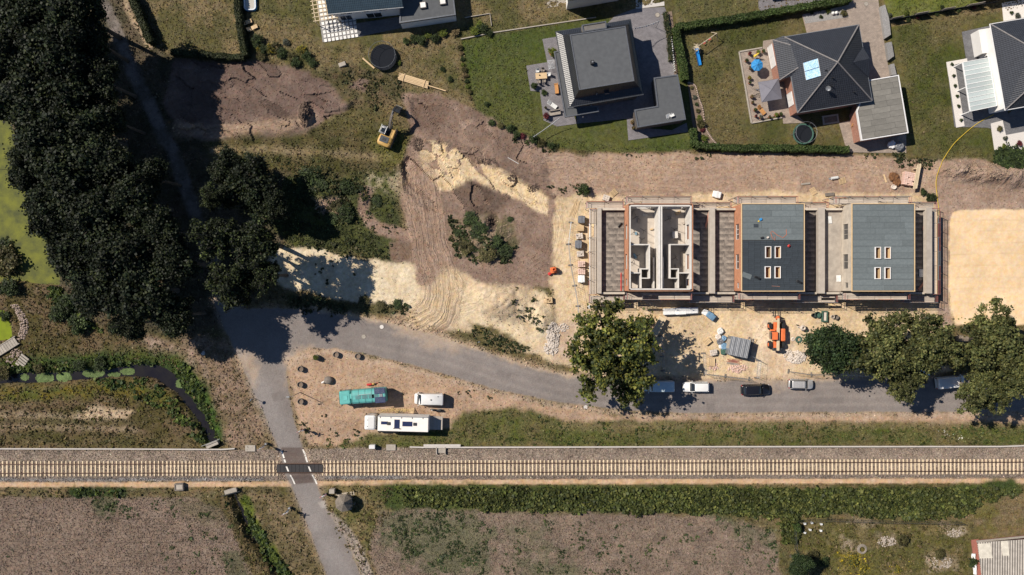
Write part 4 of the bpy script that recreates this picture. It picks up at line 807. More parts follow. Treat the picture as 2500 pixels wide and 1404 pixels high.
# stone bank, steps, bridge
pm('fieldstone', (.42, .33, .27), (.27, .2, .165), 3, .9, .02)
stone = [MB().box((0, 0, 0), (1, .8, .6), bev=.2, taper=.85).build('stone', 'fieldstone', data_only=True), MB().box((0, 0, 0), (.9, 1, .55), bev=.26, taper=.8).build('stone', 'fieldstone', data_only=True)]
e = thing('stone_bank', 'curved bank of stacked pinkish stones beside the small green pond', 'stone wall', 42, 790)
for k in range(64):
    t = k//4/16; lane = k % 4; a = (30+16*t, 748+86*t) ; bx = 36+24*math.sin(t*2.6)+lane*5-8; by = 746+86*t
    w = U(bx+R.uniform(-1, 1), by+R.uniform(-2, 2)); inst(stone[k % 2], 'stone', e, (w[0]-e.location.x, w[1]-e.location.y, .12+.1*R.random()-.08*abs(lane-1.5)), R.uniform(0, 3), R.uniform(.34, .48))
e = thing('stone_steps', 'four pale stone steps set in a bank of small stones', 'steps', 58, 884, -38)
for k in range(5): MB().box((-.2+.0*k, .95-.48*k, .32-.1*k), (1.6, .34, .16), bev=.03).build('step', 'concrete', e)
for k in range(46): inst(stone[k % 2], 'stone', e, (-2.2+1.35*R.random()-.3*(k % 3), 1.2-2.9*R.random(), .08), R.uniform(0, 3), R.uniform(.22, .36))
e = thing('footbridge', 'short pale plank footbridge at the left edge beside the small pond', 'bridge', 18, 846, 32)
for k in range(9): MB().box((-1.9+k*.46, 0, .3), (.42, 1.3, .08), bev=.01).build('plank', 'concrete', e)
for s in (-1, 1): MB().box((0, s*.7, .25), (4.4, .14, .3)).build('beam', 'concrete', e)
# ================================================================ UNFINISHED ROW OF HOUSES
brick_mat('brick_orange', (.55, .245, .13), (.48, .20, .105), (.5, .33, .23), 1, .25, .083, msize=.008)
pm('block_white', (.58, .55, .51), (.49, .46, .42), 1.5, .9, .01); pm('screed', (.43, .38, .325), (.35, .305, .26), 1.2, .9, .005)
pm('insulation', (.22, .36, .45), None, 4); pm('timber', (.60, .44, .26), (.47, .33, .18), 2, .8, .004, stretch=(1, 6, 6)); pm('timber_red', (.42, .2, .14), (.3, .14, .1), 3)
pm('felt_light', (.135, .155, .16), (.105, .125, .13), 2.2, .9, .004, bscale=30); pm('felt_dark', (.022, .03, .038), (.032, .042, .052), 1.3, .75, .006, bscale=22)
pm('felt_old', (.33, .285, .24), (.06, .052, .048), .5, .9, .004, detail=9); pm('seam', (.03, .033, .036), None, 3); pm('dust_deck', (.42, .37, .31), (.27, .235, .2), .7, .9, .004, detail=10)
pm('lime', (.50, .44, .36), (.38, .33, .27), 1.0, .9, .01, detail=9)
def wall_run(m, a, b, th, z0, z1, ops=()):
    a, b = Vector((*a, 0)), Vector((*b, 0)); L = (b-a).length; u = (b-a)/L; rz = math.atan2(u.y, u.x)
    def put(s0, s1, q0, q1):
        if s1-s0 > .01 and q1-q0 > .01: c = a+u*(s0+s1)/2; m.box((c.x, c.y, (q0+q1)/2), (s1-s0, th, q1-q0), rz)
    s = 0
    for (s0, s1, b0, t0) in sorted(ops): put(s, s0, z0, z1); put(s0, s1, z0, b0); put(s0, s1, t0, z1); s = s1
    put(s, L, z0, z1)
YB0, YB1, ZT, ZD = -.6, 13.4, 7.0, 3.0
EO = [(.9, 2.0, 3.9, 5.9), (3.6, 6.0, 3.7, 5.9), (8.4, 10.8, 3.7, 5.9)]          # openings measured from the south end
def shell(parent, x0, x1, zt, west=EO, east=EO, wmat='brick_orange'):
    for nm, mat, off, th in (('brick_leaf', wmat, .06, .12), ('inner_leaf', 'block_white', .34, .22)):
        m = MB(); a0, a1, b0, b1 = x0+off, x1-off, YB0+off, YB1-off; d = 0 if off < .1 else -.02
        e_ = lambda L: [(s-off, t-off, z0, z1) for (s, t, z0, z1) in L]
        wall_run(m, (a0, b0), (a0, b1), th, 0, zt+d, e_(west)); wall_run(m, (a1, b0), (a1, b1), th, 0, zt+d, e_(east))
        wall_run(m, (a0+th/2, b0), (a1-th/2, b0), th, 0, zt+d, [(1.2, 3.6, 3.9, 5.9), (6.4, 8.8, 3.9, 5.9)]); wall_run(m, (a0+th/2, b1), (a1-th/2, b1), th, 0, zt+d, [(1.2, 3.6, 3.2, 5.6), (6.4, 8.8, 3.2, 5.6)])
        m.build(nm, mat, parent, uvmode=0)
GN = 'two storey blocks of the unfinished row'
h1 = thing('unfinished_house', 'roofless two storey shell with white inner walls and orange brick', 'building', loc=(0, 0, 0), group=GN)
x0, x1 = 18.5, 28.9; shell(h1, x0, x1, ZT)
MB().box(((x0+x1)/2, 6.4, ZD-.12), (x1-x0-1.0, 13.0, .24)).build('floor_slab', 'screed', h1)
xm = (x0+x1)/2; m = MB(); m.box((xm-.17, 6.4, 4.98), (.24, 13.1, 3.95)); m.box((xm+.17, 6.4, 4.98), (.24, 13.1, 3.95)); m.build('party_wall', 'block_white', h1)
MB().box((xm, 6.4, 4.9), (.1, 13.1, 3.7)).build('wall_insulation', 'insulation', h1)
for s in (-1, 1):
    def W_(xa, ya, xb, yb, th=.18, zt=6.3, nm='partition_wall'):
        m = MB(); wall_run(m, (xm+s*(xm-xa)*1.0 if s > 0 else xa, ya), (xm+s*(xm-xb) if s > 0 else xb, yb), th, ZD, zt); m.build(nm, 'block_white', h1)
    W_(x0+.45, 6.9, 21.95, 6.9); W_(22.05, 6.99, 22.05, 1.45, .2); W_(x0+.45, 2.35, 20.6, 2.35); W_(20.7, 3.1, 20.7, -.1, .18); W_(20.8, 3.0, 21.94, 3.0); W_(20.8, 1.5, 21.94, 1.5)
    W_(22.95, 4.9, 22.95, -.1, .22, 5.2, 'stair_wall')
for (x, y) in ((20.3, 11.6), (21.6, 9.4), (20.0, 9.0), (25.6, 11.2), (26.6, 9.5), (27.4, 8.0), (20.6, 5.2), (26.8, 4.8), (21.3, 7.9), (19.6, 4.2)):
    e = thing('wall_prop', 'thin dark steel tripod prop inside the roofless shell', 'prop', loc=(x, y, ZD), group='steel props inside the roofless shell', rot=R.uniform(0, 360))
    MB().tube([(0, 0, 0), (.3, .1, 2.2)], .035).build('tube', 'steel_dark', e)
    for a in (0, 2.1, 4.2): MB().tube([(math.cos(a)*.6, math.sin(a)*.6, 0), (.06, .02, .7)], .028, 4).build('leg', 'steel_dark', e)
def felt(parent, x0, x1, y0, y1, z, mat, rh, lmin, lmax, seed, name='felt_sheet', bev=.012, gap=.02):
    r = random.Random(seed); y = y1
    while y > y0+.15:
        yy = max(y-rh, y0); x = x0; first = True
        while x < x1-.05:
            L = r.uniform(lmin, lmax)*(r.uniform(.4, 1) if first else 1); first = False; xe = min(x+L, x1); 
            if x1-xe < .6: xe = x1
            o = MB().box((0, 0, 0), (xe-x-gap, y-yy-gap, .02)).build(name, mat, parent); o.location = ((x+xe)/2, (y+yy)/2, z+.012+r.uniform(0, .004)); x = xe
        y = yy
def rooflight(parent, px, py, z, dark='timber_red'):
    x, y = U(px, py, z); e = thing('x', None, None, loc=(0, 0, 0)); bpy.data.objects.remove(e)
    f = MB()
    for dx, dy, w, d in ((-.42, 0, .09, 1.9), (.42, 0, .09, 1.9), (0, .905, .75, .09), (0, -.905, .75, .09)): f.box((x+dx, y+dy, z+.12), (w, d, .34))
    fo = f.build('rooflight_frame', 'white_metal', parent); g = MB()
    for dx, dy, w, d in ((-.355, 0, .03, 1.7), (.355, 0, .03, 1.7), (0, .84, .7, .03), (0, -.84, .7, .03)): g.box((x+dx, y+dy, z-.35), (w, d, 1.15))
    g.build('timber_lining', 'timber', fo); MB().box((x, y, z-.9), (.74, 1.74, .06)).build('opening_floor', dark, fo)
def roofed(name, label, x0, x1, wmat, lights, seed, west):
    h = thing(name, label, 'building', loc=(0, 0, 0), group=GN); shell(h, x0, x1, ZT-.3, west=west, east=[(3.6, 6.0, 3.7, 5.9)], wmat=wmat)
    cx, cy = (x0+x1)/2, (YB0+YB1)/2; wx, wy = x1-x0, YB1-YB0; hs = sorted(U(a, b, ZT) for a, b in lights); m = MB()
    xs = sorted({round(p[0], 1) for p in hs}); ys = sorted({round(p[1], 1) for p in hs})
    # roof slab with real holes under the rooflights
    bx = [x0+.05]; 
    for q in hs: pass
    cols = []; 
    for p in hs:
        if not cols or p[0]-cols[-1] > .6: cols.append(p[0])
    rows = []
    for p in sorted(hs, key=lambda p: p[1]):
        if not rows or p[1]-rows[-1] > .6: rows.append(p[1])
    ex = [x0+.03]+[v for c in cols for v in (c-.38, c+.38)]+[x1-.03]; ey = [YB0+.03]+[v for c in rows for v in (c-.87, c+.87)]+[YB1-.03]
    for i in range(len(ex)-1):
        for j in range(len(ey)-1):
            if i % 2 and j % 2: continue
            m.box(((ex[i]+ex[i+1])/2, (ey[j]+ey[j+1])/2, ZT-.16), (ex[i+1]-ex[i], ey[j+1]-ey[j], .28))
    m.build('roof_slab', 'seam', h); m = MB()
    for (a, b, w, d) in ((cx, YB1-.03, wx+.1, .12), (cx, YB0+.03, wx+.1, .12), (x0+.03, cy, .12, wy-.18), (x1-.03, cy, .12, wy-.18)): m.box((a, b, ZT-.02), (w, d, .22))
    m.build('edge_board', 'timber', h)
    for (a, b) in lights: rooflight(h, a, b, ZT)
    return h, cols, rows
def felt_around(h, x0, x1, y0, y1, cols, rows, mat, rh, lmin, lmax, seed):
    """sheets laid in courses; those that meet a rooflight are cut round it"""
    r = random.Random(seed); y = y1
    while y > y0+.15:
        yy = max(y-rh, y0); cut = [c+d for c in rows for d in (-.97, .97) if yy+.04 < c+d < y-.04]; yy = max(cut) if cut else yy; spans = [(x0, x1)]
        for c in rows:
            if yy < c+.9 and y > c-.9:
                e = [x0]+[v for k in cols for v in (k-.47, k+.47)]+[x1]; spans = [(e[i], e[i+1]) for i in range(0, len(e), 2)]
        for (xa, xb) in spans:
            x = xa
            while x < xb-.05:
                xe = min(x+r.uniform(lmin, lmax), xb); xe = xb if xb-xe < .6 else xe
                o = MB().box((0, 0, 0), (xe-x-.025, y-yy-.025, .02)).build('felt_sheet', mat, h); o.location = ((x+xe)/2, (y+yy)/2, ZT+.012+r.uniform(0, .004)); x = xe
        y = yy
L2 = [(1874.5, 616), (1898, 616), (1873.5, 665), (1897.5, 665)]; L3 = [(2142, 617.5), (2166, 617.5), (2141.5, 667), (2165.5, 667)]
WO = [(.5, 1.4, 4.4, 5.6), (3.6, 6.0, 3.6, 5.6), (8.4, 10.9, 3.6, 5.6)]
h2, c2, r2 = roofed('unfinished_house', 'two storey block with half light, half dark felt roof and orange brick side', 36.6, 46.65, 'brick_orange', L2, 3, WO)
ysplit = U(0, 587, ZT)[1]
felt_around(h2, 36.75, 46.5, ysplit, YB1-.15, [], [], 'felt_light', .945, 2, 5.5, 4)
felt_around(h2, 36.75, 46.5, YB0+.15, ysplit-.03, c2, r2, 'felt_dark', .32, .9, 1.0, 5)
h3, c3, r3 = roofed('unfinished_house', 'two storey block with all light grey felt roof and pale rendered side', 54.2, 64.25, 'lime', L3, 6, WO)
felt_around(h3, 54.35, 64.1, YB0+.15, YB1-.15, c3, r3, 'felt_light', .945, 2, 5.2, 8)
pm('glass_dark', (.02, .025, .032), (.03, .035, .04), 2, .08, spec=.8)
for h, xw in ((h2, 36.6), (h3, 54.2)):
    for (s0, s1, z0, z1) in WO:
        f = MB(); n_ = max(1, int((s1-s0)/.8)); yc = YB0+(s0+s1)/2
        f.box((xw+.2, yc, z0+.03), (.08, s1-s0, .07)); f.box((xw+.2, yc, z1-.03), (.08, s1-s0, .07))
        for k in range(n_+1): f.box((xw+.2, YB0+s0+.035+(s1-s0-.07)*k/n_, (z0+z1)/2), (.08, .07, z1-z0-.13))
        fo = f.build('window', 'white_metal' if h is h2 else 'concrete', h); MB().box((xw+.22, yc, (z0+z1)/2), (.02, s1-s0-.1, z1-z0-.1)).build('pane', 'glass_dark', fo)
# garages between the blocks
GY0, GY1 = -1.05, 12.95; GG = 'flat garages of the unfinished row'
def garage(label, x0, x1, deck, left=0, right=0, zl=4.0, zr=4.0, seed=1):
    g = thing('unfinished_garage', label, 'garage', loc=(0, 0, 0), group=GG); m = MB()
    lw = left or .0; rw = right or .0
    m.box(((x0+x1)/2, 6, ZD/2-.06), (x1-x0, 13.4, ZD-.12)); m.build('body', 'concrete_dark', g)
    if deck == 'dust_deck': MB().box(((x0+x1)/2, 6, ZD-.05), (x1-x0-.02, 13.3, .1)).build('deck', 'dust_deck', g)
    else: MB().box(((x0+x1)/2, 6, ZD-.06), (x1-x0-.02, 13.3, .08)).build('deck', 'seam', g); felt(g, x0+.05, x1-.05, -.6, 12.6, ZD-.02, deck, .95, 1.4, 3.2, seed)
    for (y, z) in ((GY1-.13, ZD+.75), (GY0+.13, ZD+.55)): MB().box(((x0+x1)/2, y, z/2), (x1-x0-.02, .26, z)).build('brick_wall', 'brick_orange', g, uvmode=0)
    for (y, z) in ((GY1-.13, ZD+.75), (GY0+.13, ZD+.55)): MB().box(((x0+x1)/2, y, z+.03), (x1-x0-.02, .34, .05)).build('coping', 'lime', g)
    for w, xa, zt in ((left, x0-lw/2, zl), (right, x1+rw/2, zr)):
        if w: MB().box((xa, 6, zt/2), (w, 13.9, zt)).build('parapet_wall', 'screed', g); MB().box((xa, 6, zt+.03), (w+.06, 13.95, .06)).build('parapet_cap', 'screed', g)
    return g
garage('low garage with stained felt roof at the left end of the row', 14.58, 18.48, 'felt_old', left=.55, seed=2)
garage('low stained garage roof right of the roofless shell, left of the dividing wall', 28.92, 32.27, 'felt_old', right=.8, zr=4.2, seed=3)
garage('low stained garage roof left of the half dark block, right of its dividing wall', 33.09, 36.58, 'felt_old', seed=4)
garage('low shaded garage roof right of the half dark block', 46.67, 49.97, 'felt_old', right=1.0, zr=4.2, seed=5)
garage('low garage with dusty pale concrete deck left of the light roofed block', 50.99, 54.18, 'dust_deck', seed=6)
garage('low garage at the right end of the row, partly in shade', 64.27, 67.6, 'felt_old', right=.85, zr=4.2, seed=7)
# scaffolding
pm('plank_grey', (.43, .37, .31), (.33, .28, .235), 2, .9, .004, stretch=(1, 5, 5)); pm('scaf_red', (.33, .09, .07), (.25, .1, .09), 5, .5); pm('scaf_blue', (.16, .18, .24), None, 5, .5)
SG = 'scaffolds around the unfinished row'
def scaffold(label, x0, x1, y0, y1, z, out):
    """runs along its longer side; out = (nx,ny) the open side with the guard rails"""
    e = thing('scaffold', label, 'scaffold', loc=((x0+x1)/2, (y0+y1)/2, 0), group=SG); lx, ly = x1-x0, y1-y0; al = lx > ly; L = lx if al else ly; Wd = ly if al else lx
    n = max(1, round(L/2.5)); bl = L/n; P = lambda s, t, zz: (s, t, zz) if al else (t, s, zz)
    o = (out[1] if al else out[0]); ot = o*Wd/2
    post = MB().tube([(0, 0, 0), (0, 0, z+1.1)], .045, 5).build('post', 'galv', data_only=True); posti = MB().tube([(0, 0, 0), (0, 0, z+.15)], .045, 5).build('post', 'galv', data_only=True)
    d_ = (bl-.06, Wd/3-.03, .06) if al else (Wd/3-.03, bl-.06, .06); board = MB().box((0, 0, 0), d_, bev=.012).build('deck_board', 'plank_grey', data_only=True)
    rl = MB().tube([P(-bl/2, 0, 0), P(bl/2, 0, 0)], .035, 5); rail = [rl.build('guard_rail', k, data_only=True) for k in ('scaf_red', 'galv', 'scaf_blue')]
    tb = MB().box((0, 0, 0), (bl-.05, .035, .15) if al else (.035, bl-.05, .15)).build('toe_board', 'timber', data_only=True)
    for i in range(n+1):
        s = -L/2+i*bl; inst(post, 'post', e, P(s, ot, 0)); inst(posti, 'post', e, P(s, -ot, 0))
        MB().bar(P(s, -Wd/2, z-.08), P(s, Wd/2, z-.08), .06).build('cross_bar', 'galv', e)
    for i in range(n):
        s = -L/2+(i+.5)*bl
        for lev in ([z, z-2.0] if z > 3.5 else [z]):
            for t in (-1, 0, 1):
                if R.random() < .04: continue
                q = inst(board, 'deck_board', e, P(s+R.uniform(-.02, .02), t*Wd/3, lev+.02*R.random())); q.rotation_euler.z = R.uniform(-.008, .008)
            for zz in (.5, 1.0): inst(rail[R.choice((0, 0, 1, 1, 2))], 'guard_rail', e, P(s, ot, lev+zz))
            inst(tb, 'toe_board', e, P(s, ot*.96, lev+.1))
        if i % 2 == 0: MB().tube([P(s-bl/2, ot*1.02, .2), P(s+bl/2, ot*1.02, z)], .03, 4).build('brace', 'scaf_red', e)
    for s in (-L/2, L/2): MB().tube([P(s, -Wd/2, z+1), P(s, Wd/2, z+1)], .035, 5).tube([P(s, -Wd/2, z+.5), P(s, Wd/2, z+.5)], .035, 5).build('end_rail', 'scaf_red', e)
a, b = 13.62, 14.7
scaffold('high scaffold behind the roofless shell', 18.5, 28.9, a, b, 5.0, (0, 1)); scaffold('high scaffold behind the half dark block', 36.4, 46.0, a, b, 5.0, (0, 1)); scaffold('high scaffold behind the light roofed block', 52.2, 64.2, a, b, 5.0, (0, 1))
scaffold('low scaffold behind the left end garage', 12.3, 18.3, 13.1, 14.15, 2.5, (0, 1)); scaffold('low scaffold behind the two garages right of the roofless shell', 29.3, 36.0, 13.1, 14.0, 2.5, (0, 1)); scaffold('low scaffold behind the garages right of the half dark block', 46.7, 51.9, 13.1, 14.0, 2.5, (0, 1)); scaffold('low scaffold behind the right end garage', 64.6, 69.6, 13.1, 14.0, 2.5, (0, 1))
scaffold('long scaffold along the left end of the row', 12.75, 13.9, -1.1, 12.9, 2.5, (-1, 0)); scaffold('long scaffold along the right end of the row', 68.8, 69.9, -1.1, 12.9, 3.0, (1, 0))
a, b = -1.95, -.9
scaffold('high scaffold in front of the roofless shell', 18.6, 28.9, a, b, 5.0, (0, -1)); scaffold('high scaffold in front of the half dark block', 36.6, 46.3, a, b, 5.0, (0, -1)); scaffold('high scaffold in front of the light roofed block', 53.6, 64.0, a, b, 5.0, (0, -1))
a, b = -2.45, -1.35
scaffold('low scaffold in front of the left end garage', 12.75, 18.4, a, b, 2.5, (0, -1)); scaffold('low scaffold in front of the two garages right of the roofless shell', 29.2, 36.4, a, b, 2.5, (0, -1)); scaffold('low scaffold in front of the garages right of the half dark block', 46.6, 53.4, a, b, 2.5, (0, -1)); scaffold('low scaffold in front of the right end garage', 64.2, 69.8, a, b, 2.5, (0, -1))
# ================================================================ HOUSES
def W(P, z=0.0): return [U(*p, z) for p in P]
def inset(P, d):
    n = len(P); a = sum(P[i][0]*P[(i+1) % n][1]-P[(i+1) % n][0]*P[i][1] for i in range(n)); sg = 1 if a > 0 else -1; out = []
    for i in range(n):
        p0, p1, p2 = (Vector(P[i-1]), Vector(P[i]), Vector(P[(i+1) % n])); e1 = (p1-p0).normalized(); e2 = (p2-p1).normalized()
        n1 = Vector((-e1.y, e1.x))*sg; n2 = Vector((-e2.y, e2.x))*sg; b = (n1+n2); b = b/max(b.dot(n1), .3); out.append(tuple(p1+b*d))
    return out
def ringm(outer, inner, z0, z1):
    n = len(outer); m = MB(); vs = [(*p, z0) for p in outer]+[(*p, z1) for p in outer]+[(*p, z0) for p in inner]+[(*p, z1) for p in inner]; fs = []
    for i in range(n): j = (i+1) % n; fs += [(i, j, n+j, n+i), (2*n+j, 2*n+i, 3*n+i, 3*n+j), (n+i, n+j, 3*n+j, 3*n+i), (i, 2*n+i, 2*n+j, j)]
    return m.add(vs, fs)
stripe_mat('tile_black', (.030, .033, .040), (.012, .013, .017), 3.3, .33, .05, 2.9, .6, (.75, 1.2)); stripe_mat('tile_navy', (.040, .045, .058), (.014, .016, .022), 3.2, .52, .05, 2.6, .25, (.8, 1.2)); stripe_mat('tile_teal', (.045, .075, .10), (.022, .038, .052), 3.3, .5, .04, 2.8, .5, (.8, 1.2))
pm('felt_roof', (.085, .09, .096), (.068, .072, .078), 1.5, .85, .004, bscale=40); pm('felt_warm', (.185, .175, .155), (.15, .142, .125), 1.2, .9, .004, bscale=40)
brick_mat('brick_dark', (.10, .07, .06), (.07, .05, .045), (.14, .13, .12), 1, .25, .083); brick_mat('brick_red', (.42, .185, .12), (.33, .135, .09), (.45, .38, .32), 1, .25, .083, msize=.01)
brick_mat('paver_grey', (.215, .20, .21), (.18, .168, .178), (.135, .128, .132), 1, .42, .21, msize=.012); brick_mat('paver_warm', (.37, .30, .245), (.29, .235, .195), (.22, .18, .15), 1, .36, .18, msize=.012); brick_mat('paver_dark', (.16, .158, .165), (.135, .133, .14), (.1, .1, .1), 1, .5, .25, msize=.012)
pm('render_white', (.72, .70, .67), (.66, .64, .61), 1, .9); pm('gravel_white', (.60, .56, .52), (.50, .47, .44), 14, .9, .02); pm('gravel_grey', (.30, .29, .28), (.16, .155, .15), 9, .9, .03); pm('alu_edge', (.20, .21, .23), None, 4, .4, 0, .6)
pm('soil_bed', (.22, .16, .12), (.13, .095, .07), 4, .95, .02); pm('ridge_tile', (.24, .22, .21), (.15, .14, .14), 5, .6); pm('bronze', (.1, .09, .08))
def slab(name, P, z, mat, label, ang=0.0, z0=-.15, kind='structure', cat=None):
    o = MB().prism(W(P), z0, z).build(name, mat, uvmode=ang); return setp(o, label, cat, None, kind)
def flat_roof(parent, P, z, mat='felt_roof', edge='alu_edge', wall='brick_dark', wall_in=.15, nm='roof', kerb=.12):
    Wp = W(P, z); o = MB().prism(inset(Wp, .2), z-.3, z).build(nm, mat, parent); ringm(Wp, inset(Wp, .22), z-.32, z+kerb).build('roof_edge', edge, o)
    if wall: MB().prism(inset(Wp, wall_in), 0, z-.3).build('wall', wall, parent, uvmode=0)
    return o
def window(parent, a, b, z0, z1, nx, ny, glass='glass_dark', frame='white_metal'):
    """window on a wall from a to b (world xy), outward normal nx,ny"""
    m = MB(); off = .03; rz = math.atan2(b[1]-a[1], b[0]-a[0]); L = math.hypot(b[0]-a[0], b[1]-a[1]); c = ((a[0]+b[0])/2+nx*off, (a[1]+b[1])/2+ny*off)
    for dz in (z0, z1): m.box((c[0], c[1], dz), (L, .08, .07), rz)
    for s in (-1, 0, 1): m.box((c[0]+s*(L/2-.03)*math.cos(rz), c[1]+s*(L/2-.03)*math.sin(rz), (z0+z1)/2), (.07, .08, z1-z0), rz)
    f = m.build('window', frame, parent); MB().box((c[0], c[1], (z0+z1)/2), (L-.08, .03, z1-z0), rz).build('pane', glass, f)
# ---- white house, top
A = thing('house', 'white walled house with blue grey tiled roof at the top edge', 'house', loc=(0, 0, 0))
p0, p1 = Vector((*U(801, 34, 5.0),)), Vector((*U(984, 17, 5.0),)); u = (p1-p0).normalized(); nv = Vector((-u.y, u.x)); L = (p1-p0).length
q = lambda s, t, z: (p0.x+u.x*s+nv.x*t, p0.y+u.y*s+nv.y*t, z)
m = MB(); m.add([q(0, 0, 5), q(L, 0, 5), q(L, 5, 8.2), q(0, 5, 8.2), q(0, 10, 5), q(L, 10, 5)], [(0, 1, 2, 3), (3, 2, 5, 4)]); m.add([q(0, 0, 4.85), q(L, 0, 4.85), q(L, 5, 8.05), q(0, 5, 8.05), q(0, 10, 4.85), q(L, 10, 4.85), q(0, 0, 4.99), q(L, 0, 4.99), q(0, 5, 8.19), q(L, 5, 8.19), q(0, 10, 4.99), q(L, 10, 4.99)], [(1, 0, 3, 2), (2, 3, 4, 5), (0, 1, 7, 6), (0, 6, 8, 3), (3, 8, 10, 4), (1, 2, 9, 7), (2, 5, 11, 9)]); m.build('roof', 'tile_teal', A, uvmode=0)
MB().tube([q(-.05, -.06, 4.9), q(L+.05, -.06, 4.9)], .08, 6).build('gutter', 'galv', A)
m = MB(); m.add([q(.5, .5, 0), q(L-.5, .5, 0), q(L-.5, 9.5, 0), q(.5, 9.5, 0), q(.5, .5, 5.2), q(L-.5, .5, 5.2), q(L-.5, 9.5, 5.2), q(.5, 9.5, 5.2), q(.5, 5, 8), q(L-.5, 5, 8)], [(0, 1, 5, 4), (1, 2, 6, 9, 5), (2, 3, 7, 6), (3, 0, 4, 8, 7)]); m.build('wall', 'render_white', A)
for s0, s1, z0, z1 in ((1.6, 3.6, 2.9, 4.2), (5.4, 6.4, 3.0, 4.2), (8.0, 9.4, 3.0, 4.0), (1.2, 3.2, .1, 2.2), (5.6, 8.2, .1, 2.2)): a_, b_ = q(s0, .5, 0), q(s1, .5, 0); window(A, a_, b_, z0, z1, -nv.x, -nv.y)
flat_roof(A, [(978, -20), (1104, -38), (1113, 37), (1026, 50), (975, 57)], 3.2, 'felt_roof', 'alu_edge', 'render_white', .1, 'flat_roof')
for (x, y) in ((1033, 13), (1081, 4)):
    a_ = U(x, y, 3.4); MB().box((a_[0], a_[1], 3.4), (1.05, 1.05, .35), rad(8)).build('skylight', 'bronze', A); MB().box((a_[0], a_[1], 3.6), (.85, .85, .06), rad(8), bev=.02).build('skylight_pane', 'render_white', A)
slab('terrace', [(866, 58), (985, 40), (990, 66), (868, 92)], .04, 'paver_dark', 'shaded dark terrace below the white house', .15)
slab('terrace', [(766, -40), (868, -40), (870, 60), (867, 91), (788, 103)], .03, 'gravel_grey', 'gravel bed under the timber lattice beside the white house', .15)
e = thing('paving_grid', 'grid of small pale square slabs laid at the left of the white house', 'paving', 826, 60, 9)
sq = MB().box((0, 0, 0), (.46, .52, .1), bev=.02).build('paving_slab', 'render_white', data_only=True)
for j in range(11):
    for i in range(9): inst(sq, 'paving_slab', e, (-2.5+i*.66, -2.35+j*.72, .08))
e = thing('pergola', 'pale timber lattice standing over the paving grid beside the white house', 'pergola', 800, 22, 9); pm('timber_pale', (.62, .50, .34), (.5, .4, .26), 2, .8)
for i in range(6): MB().box((-1.9+i*.72, 0, 2.35), (.1, 5.6, .16)).build('beam', 'timber_pale', e)
for j in range(9): MB().box((-.1, -2.6+j*.66, 2.48), (4.3, .1, .1)).build('batten', 'timber_pale', e)
for x in (-1.9, 1.7):
    for y in (-2.6, 2.6): MB().box((x, y, 1.15), (.12, .12, 2.3)).build('post', 'timber_pale', e)
# ---- neighbour beyond the top edge
Nn_ = thing('house', 'grey house beyond the top edge whose eave and shadow reach into the picture', 'house', loc=(0, 0, 0))
flat_roof(Nn_, [(1386, 2), (1520, -22), (1520, -120), (1380, -110)], 4.6, 'felt_roof', 'alu_edge', 'render_white', .1)
slab('terrace', [(1330, -40), (1400, -40), (1400, 8), (1336, 20)], .04, 'concrete', 'pale concrete terrace cut by the top edge')
# ---- flat roofed black house
Bh = thing('house', 'black house with flat grey roof and glossy tiled mansard sides', 'house', loc=(0, 0, 0))
T = W([(1390.6, 85.5), (1526.7, 64.3), (1548.5, 198.3), (1413.8, 220.5)], 7.8); M2 = W([(1374, 86), (1534, 58), (1560, 212), (1402, 242)], 5.36); E_ = W([(1357, 78), (1539.3, 47.9), (1570, 230.8), (1390.6, 261.5)], 4.9)
m = MB(); rings = [[(*p, 4.9) for p in E_], [(*p, 5.36) for p in M2], [(*p, 7.8) for p in T]]; m.loft(rings, True, False)
rf = m.build('mansard_roof', 'tile_black', Bh, uvmode=0); o = MB().prism(inset(T, .12), 7.6, 7.84).build('flat_roof', 'felt_roof', Bh); ringm(T, inset(T, .16), 7.6, 7.93).build('roof_edge', 'alu_edge', o)
MB().prism(inset(E_, .45), 0, 5.0).build('wall', 'brick_dark', Bh, uvmode=0); ringm(inset(E_, -.08), inset(E_, .05), 4.78, 4.92).build('gutter', 'steel_dark', Bh)
c_ = U(1446, 153, 8.2); MB().box((c_[0], c_[1], 8.2), (.55, .6, .8), rad(8), bev=.04).build('chimney', 'black_matt', Bh); MB().cyl((c_[0], c_[1], 8.65), .14, .2, 10).build('flue', 'galv', Bh)
dm = W([(1420, 61.5), (1479.5, 52), (1481, 70), (1423, 79)], 6.6); MB().prism(dm, 5.2, 6.6).build('dormer', 'brick_dark', Bh); ringm(dm, inset(dm, .18), 6.6, 6.75).build('dormer_edge', 'alu_edge', Bh)
flat_roof(Bh, [(1352, 126), (1366, 124), (1388, 262), (1460, 258), (1462, 273), (1379, 287)], 3.0, 'felt_roof', 'alu_edge', None, nm='canopy_roof')
for p in W([(1356, 150), (1378, 270), (1440, 266)], 0): MB().box((*p, 1.35), (.18, .18, 2.7)).build('canopy_post', 'white_metal', Bh)
a_ = U(1481, 224, 5.9); MB().box((a_[0], a_[1], 5.85), (.75, .9, .1), rad(8), rx=-.6).build('roof_window', 'alu_edge', Bh)
for (x, y) in ((1457, 229), (1505, 211)): a_ = U(x, y, 6.3); MB().tube([(*a_, 5.6), (*a_, 6.5)], .08, 7).build('vent_pipe', 'galv', Bh)
a_, b_ = W([(1365, 150), (1376, 205)], 0); window(Bh, a_, b_, .1, 2.3, -1, .1)
Bg = thing('garage', 'flat grey felt garage roof beside the black house', 'garage', loc=(0, 0, 0))
flat_roof(Bg, [(1595.7, 190), (1654.5, 182), (1674.4, 292.3), (1556.4, 311.8), (1547.9, 268.4), (1604, 259)], 3.1, 'felt_roof', 'alu_edge', 'brick_dark', .12)
a_, b_ = W([(1575, 313), (1640, 302)], 0); window(Bg, a_, b_, .8, 2.2, .15, -1)
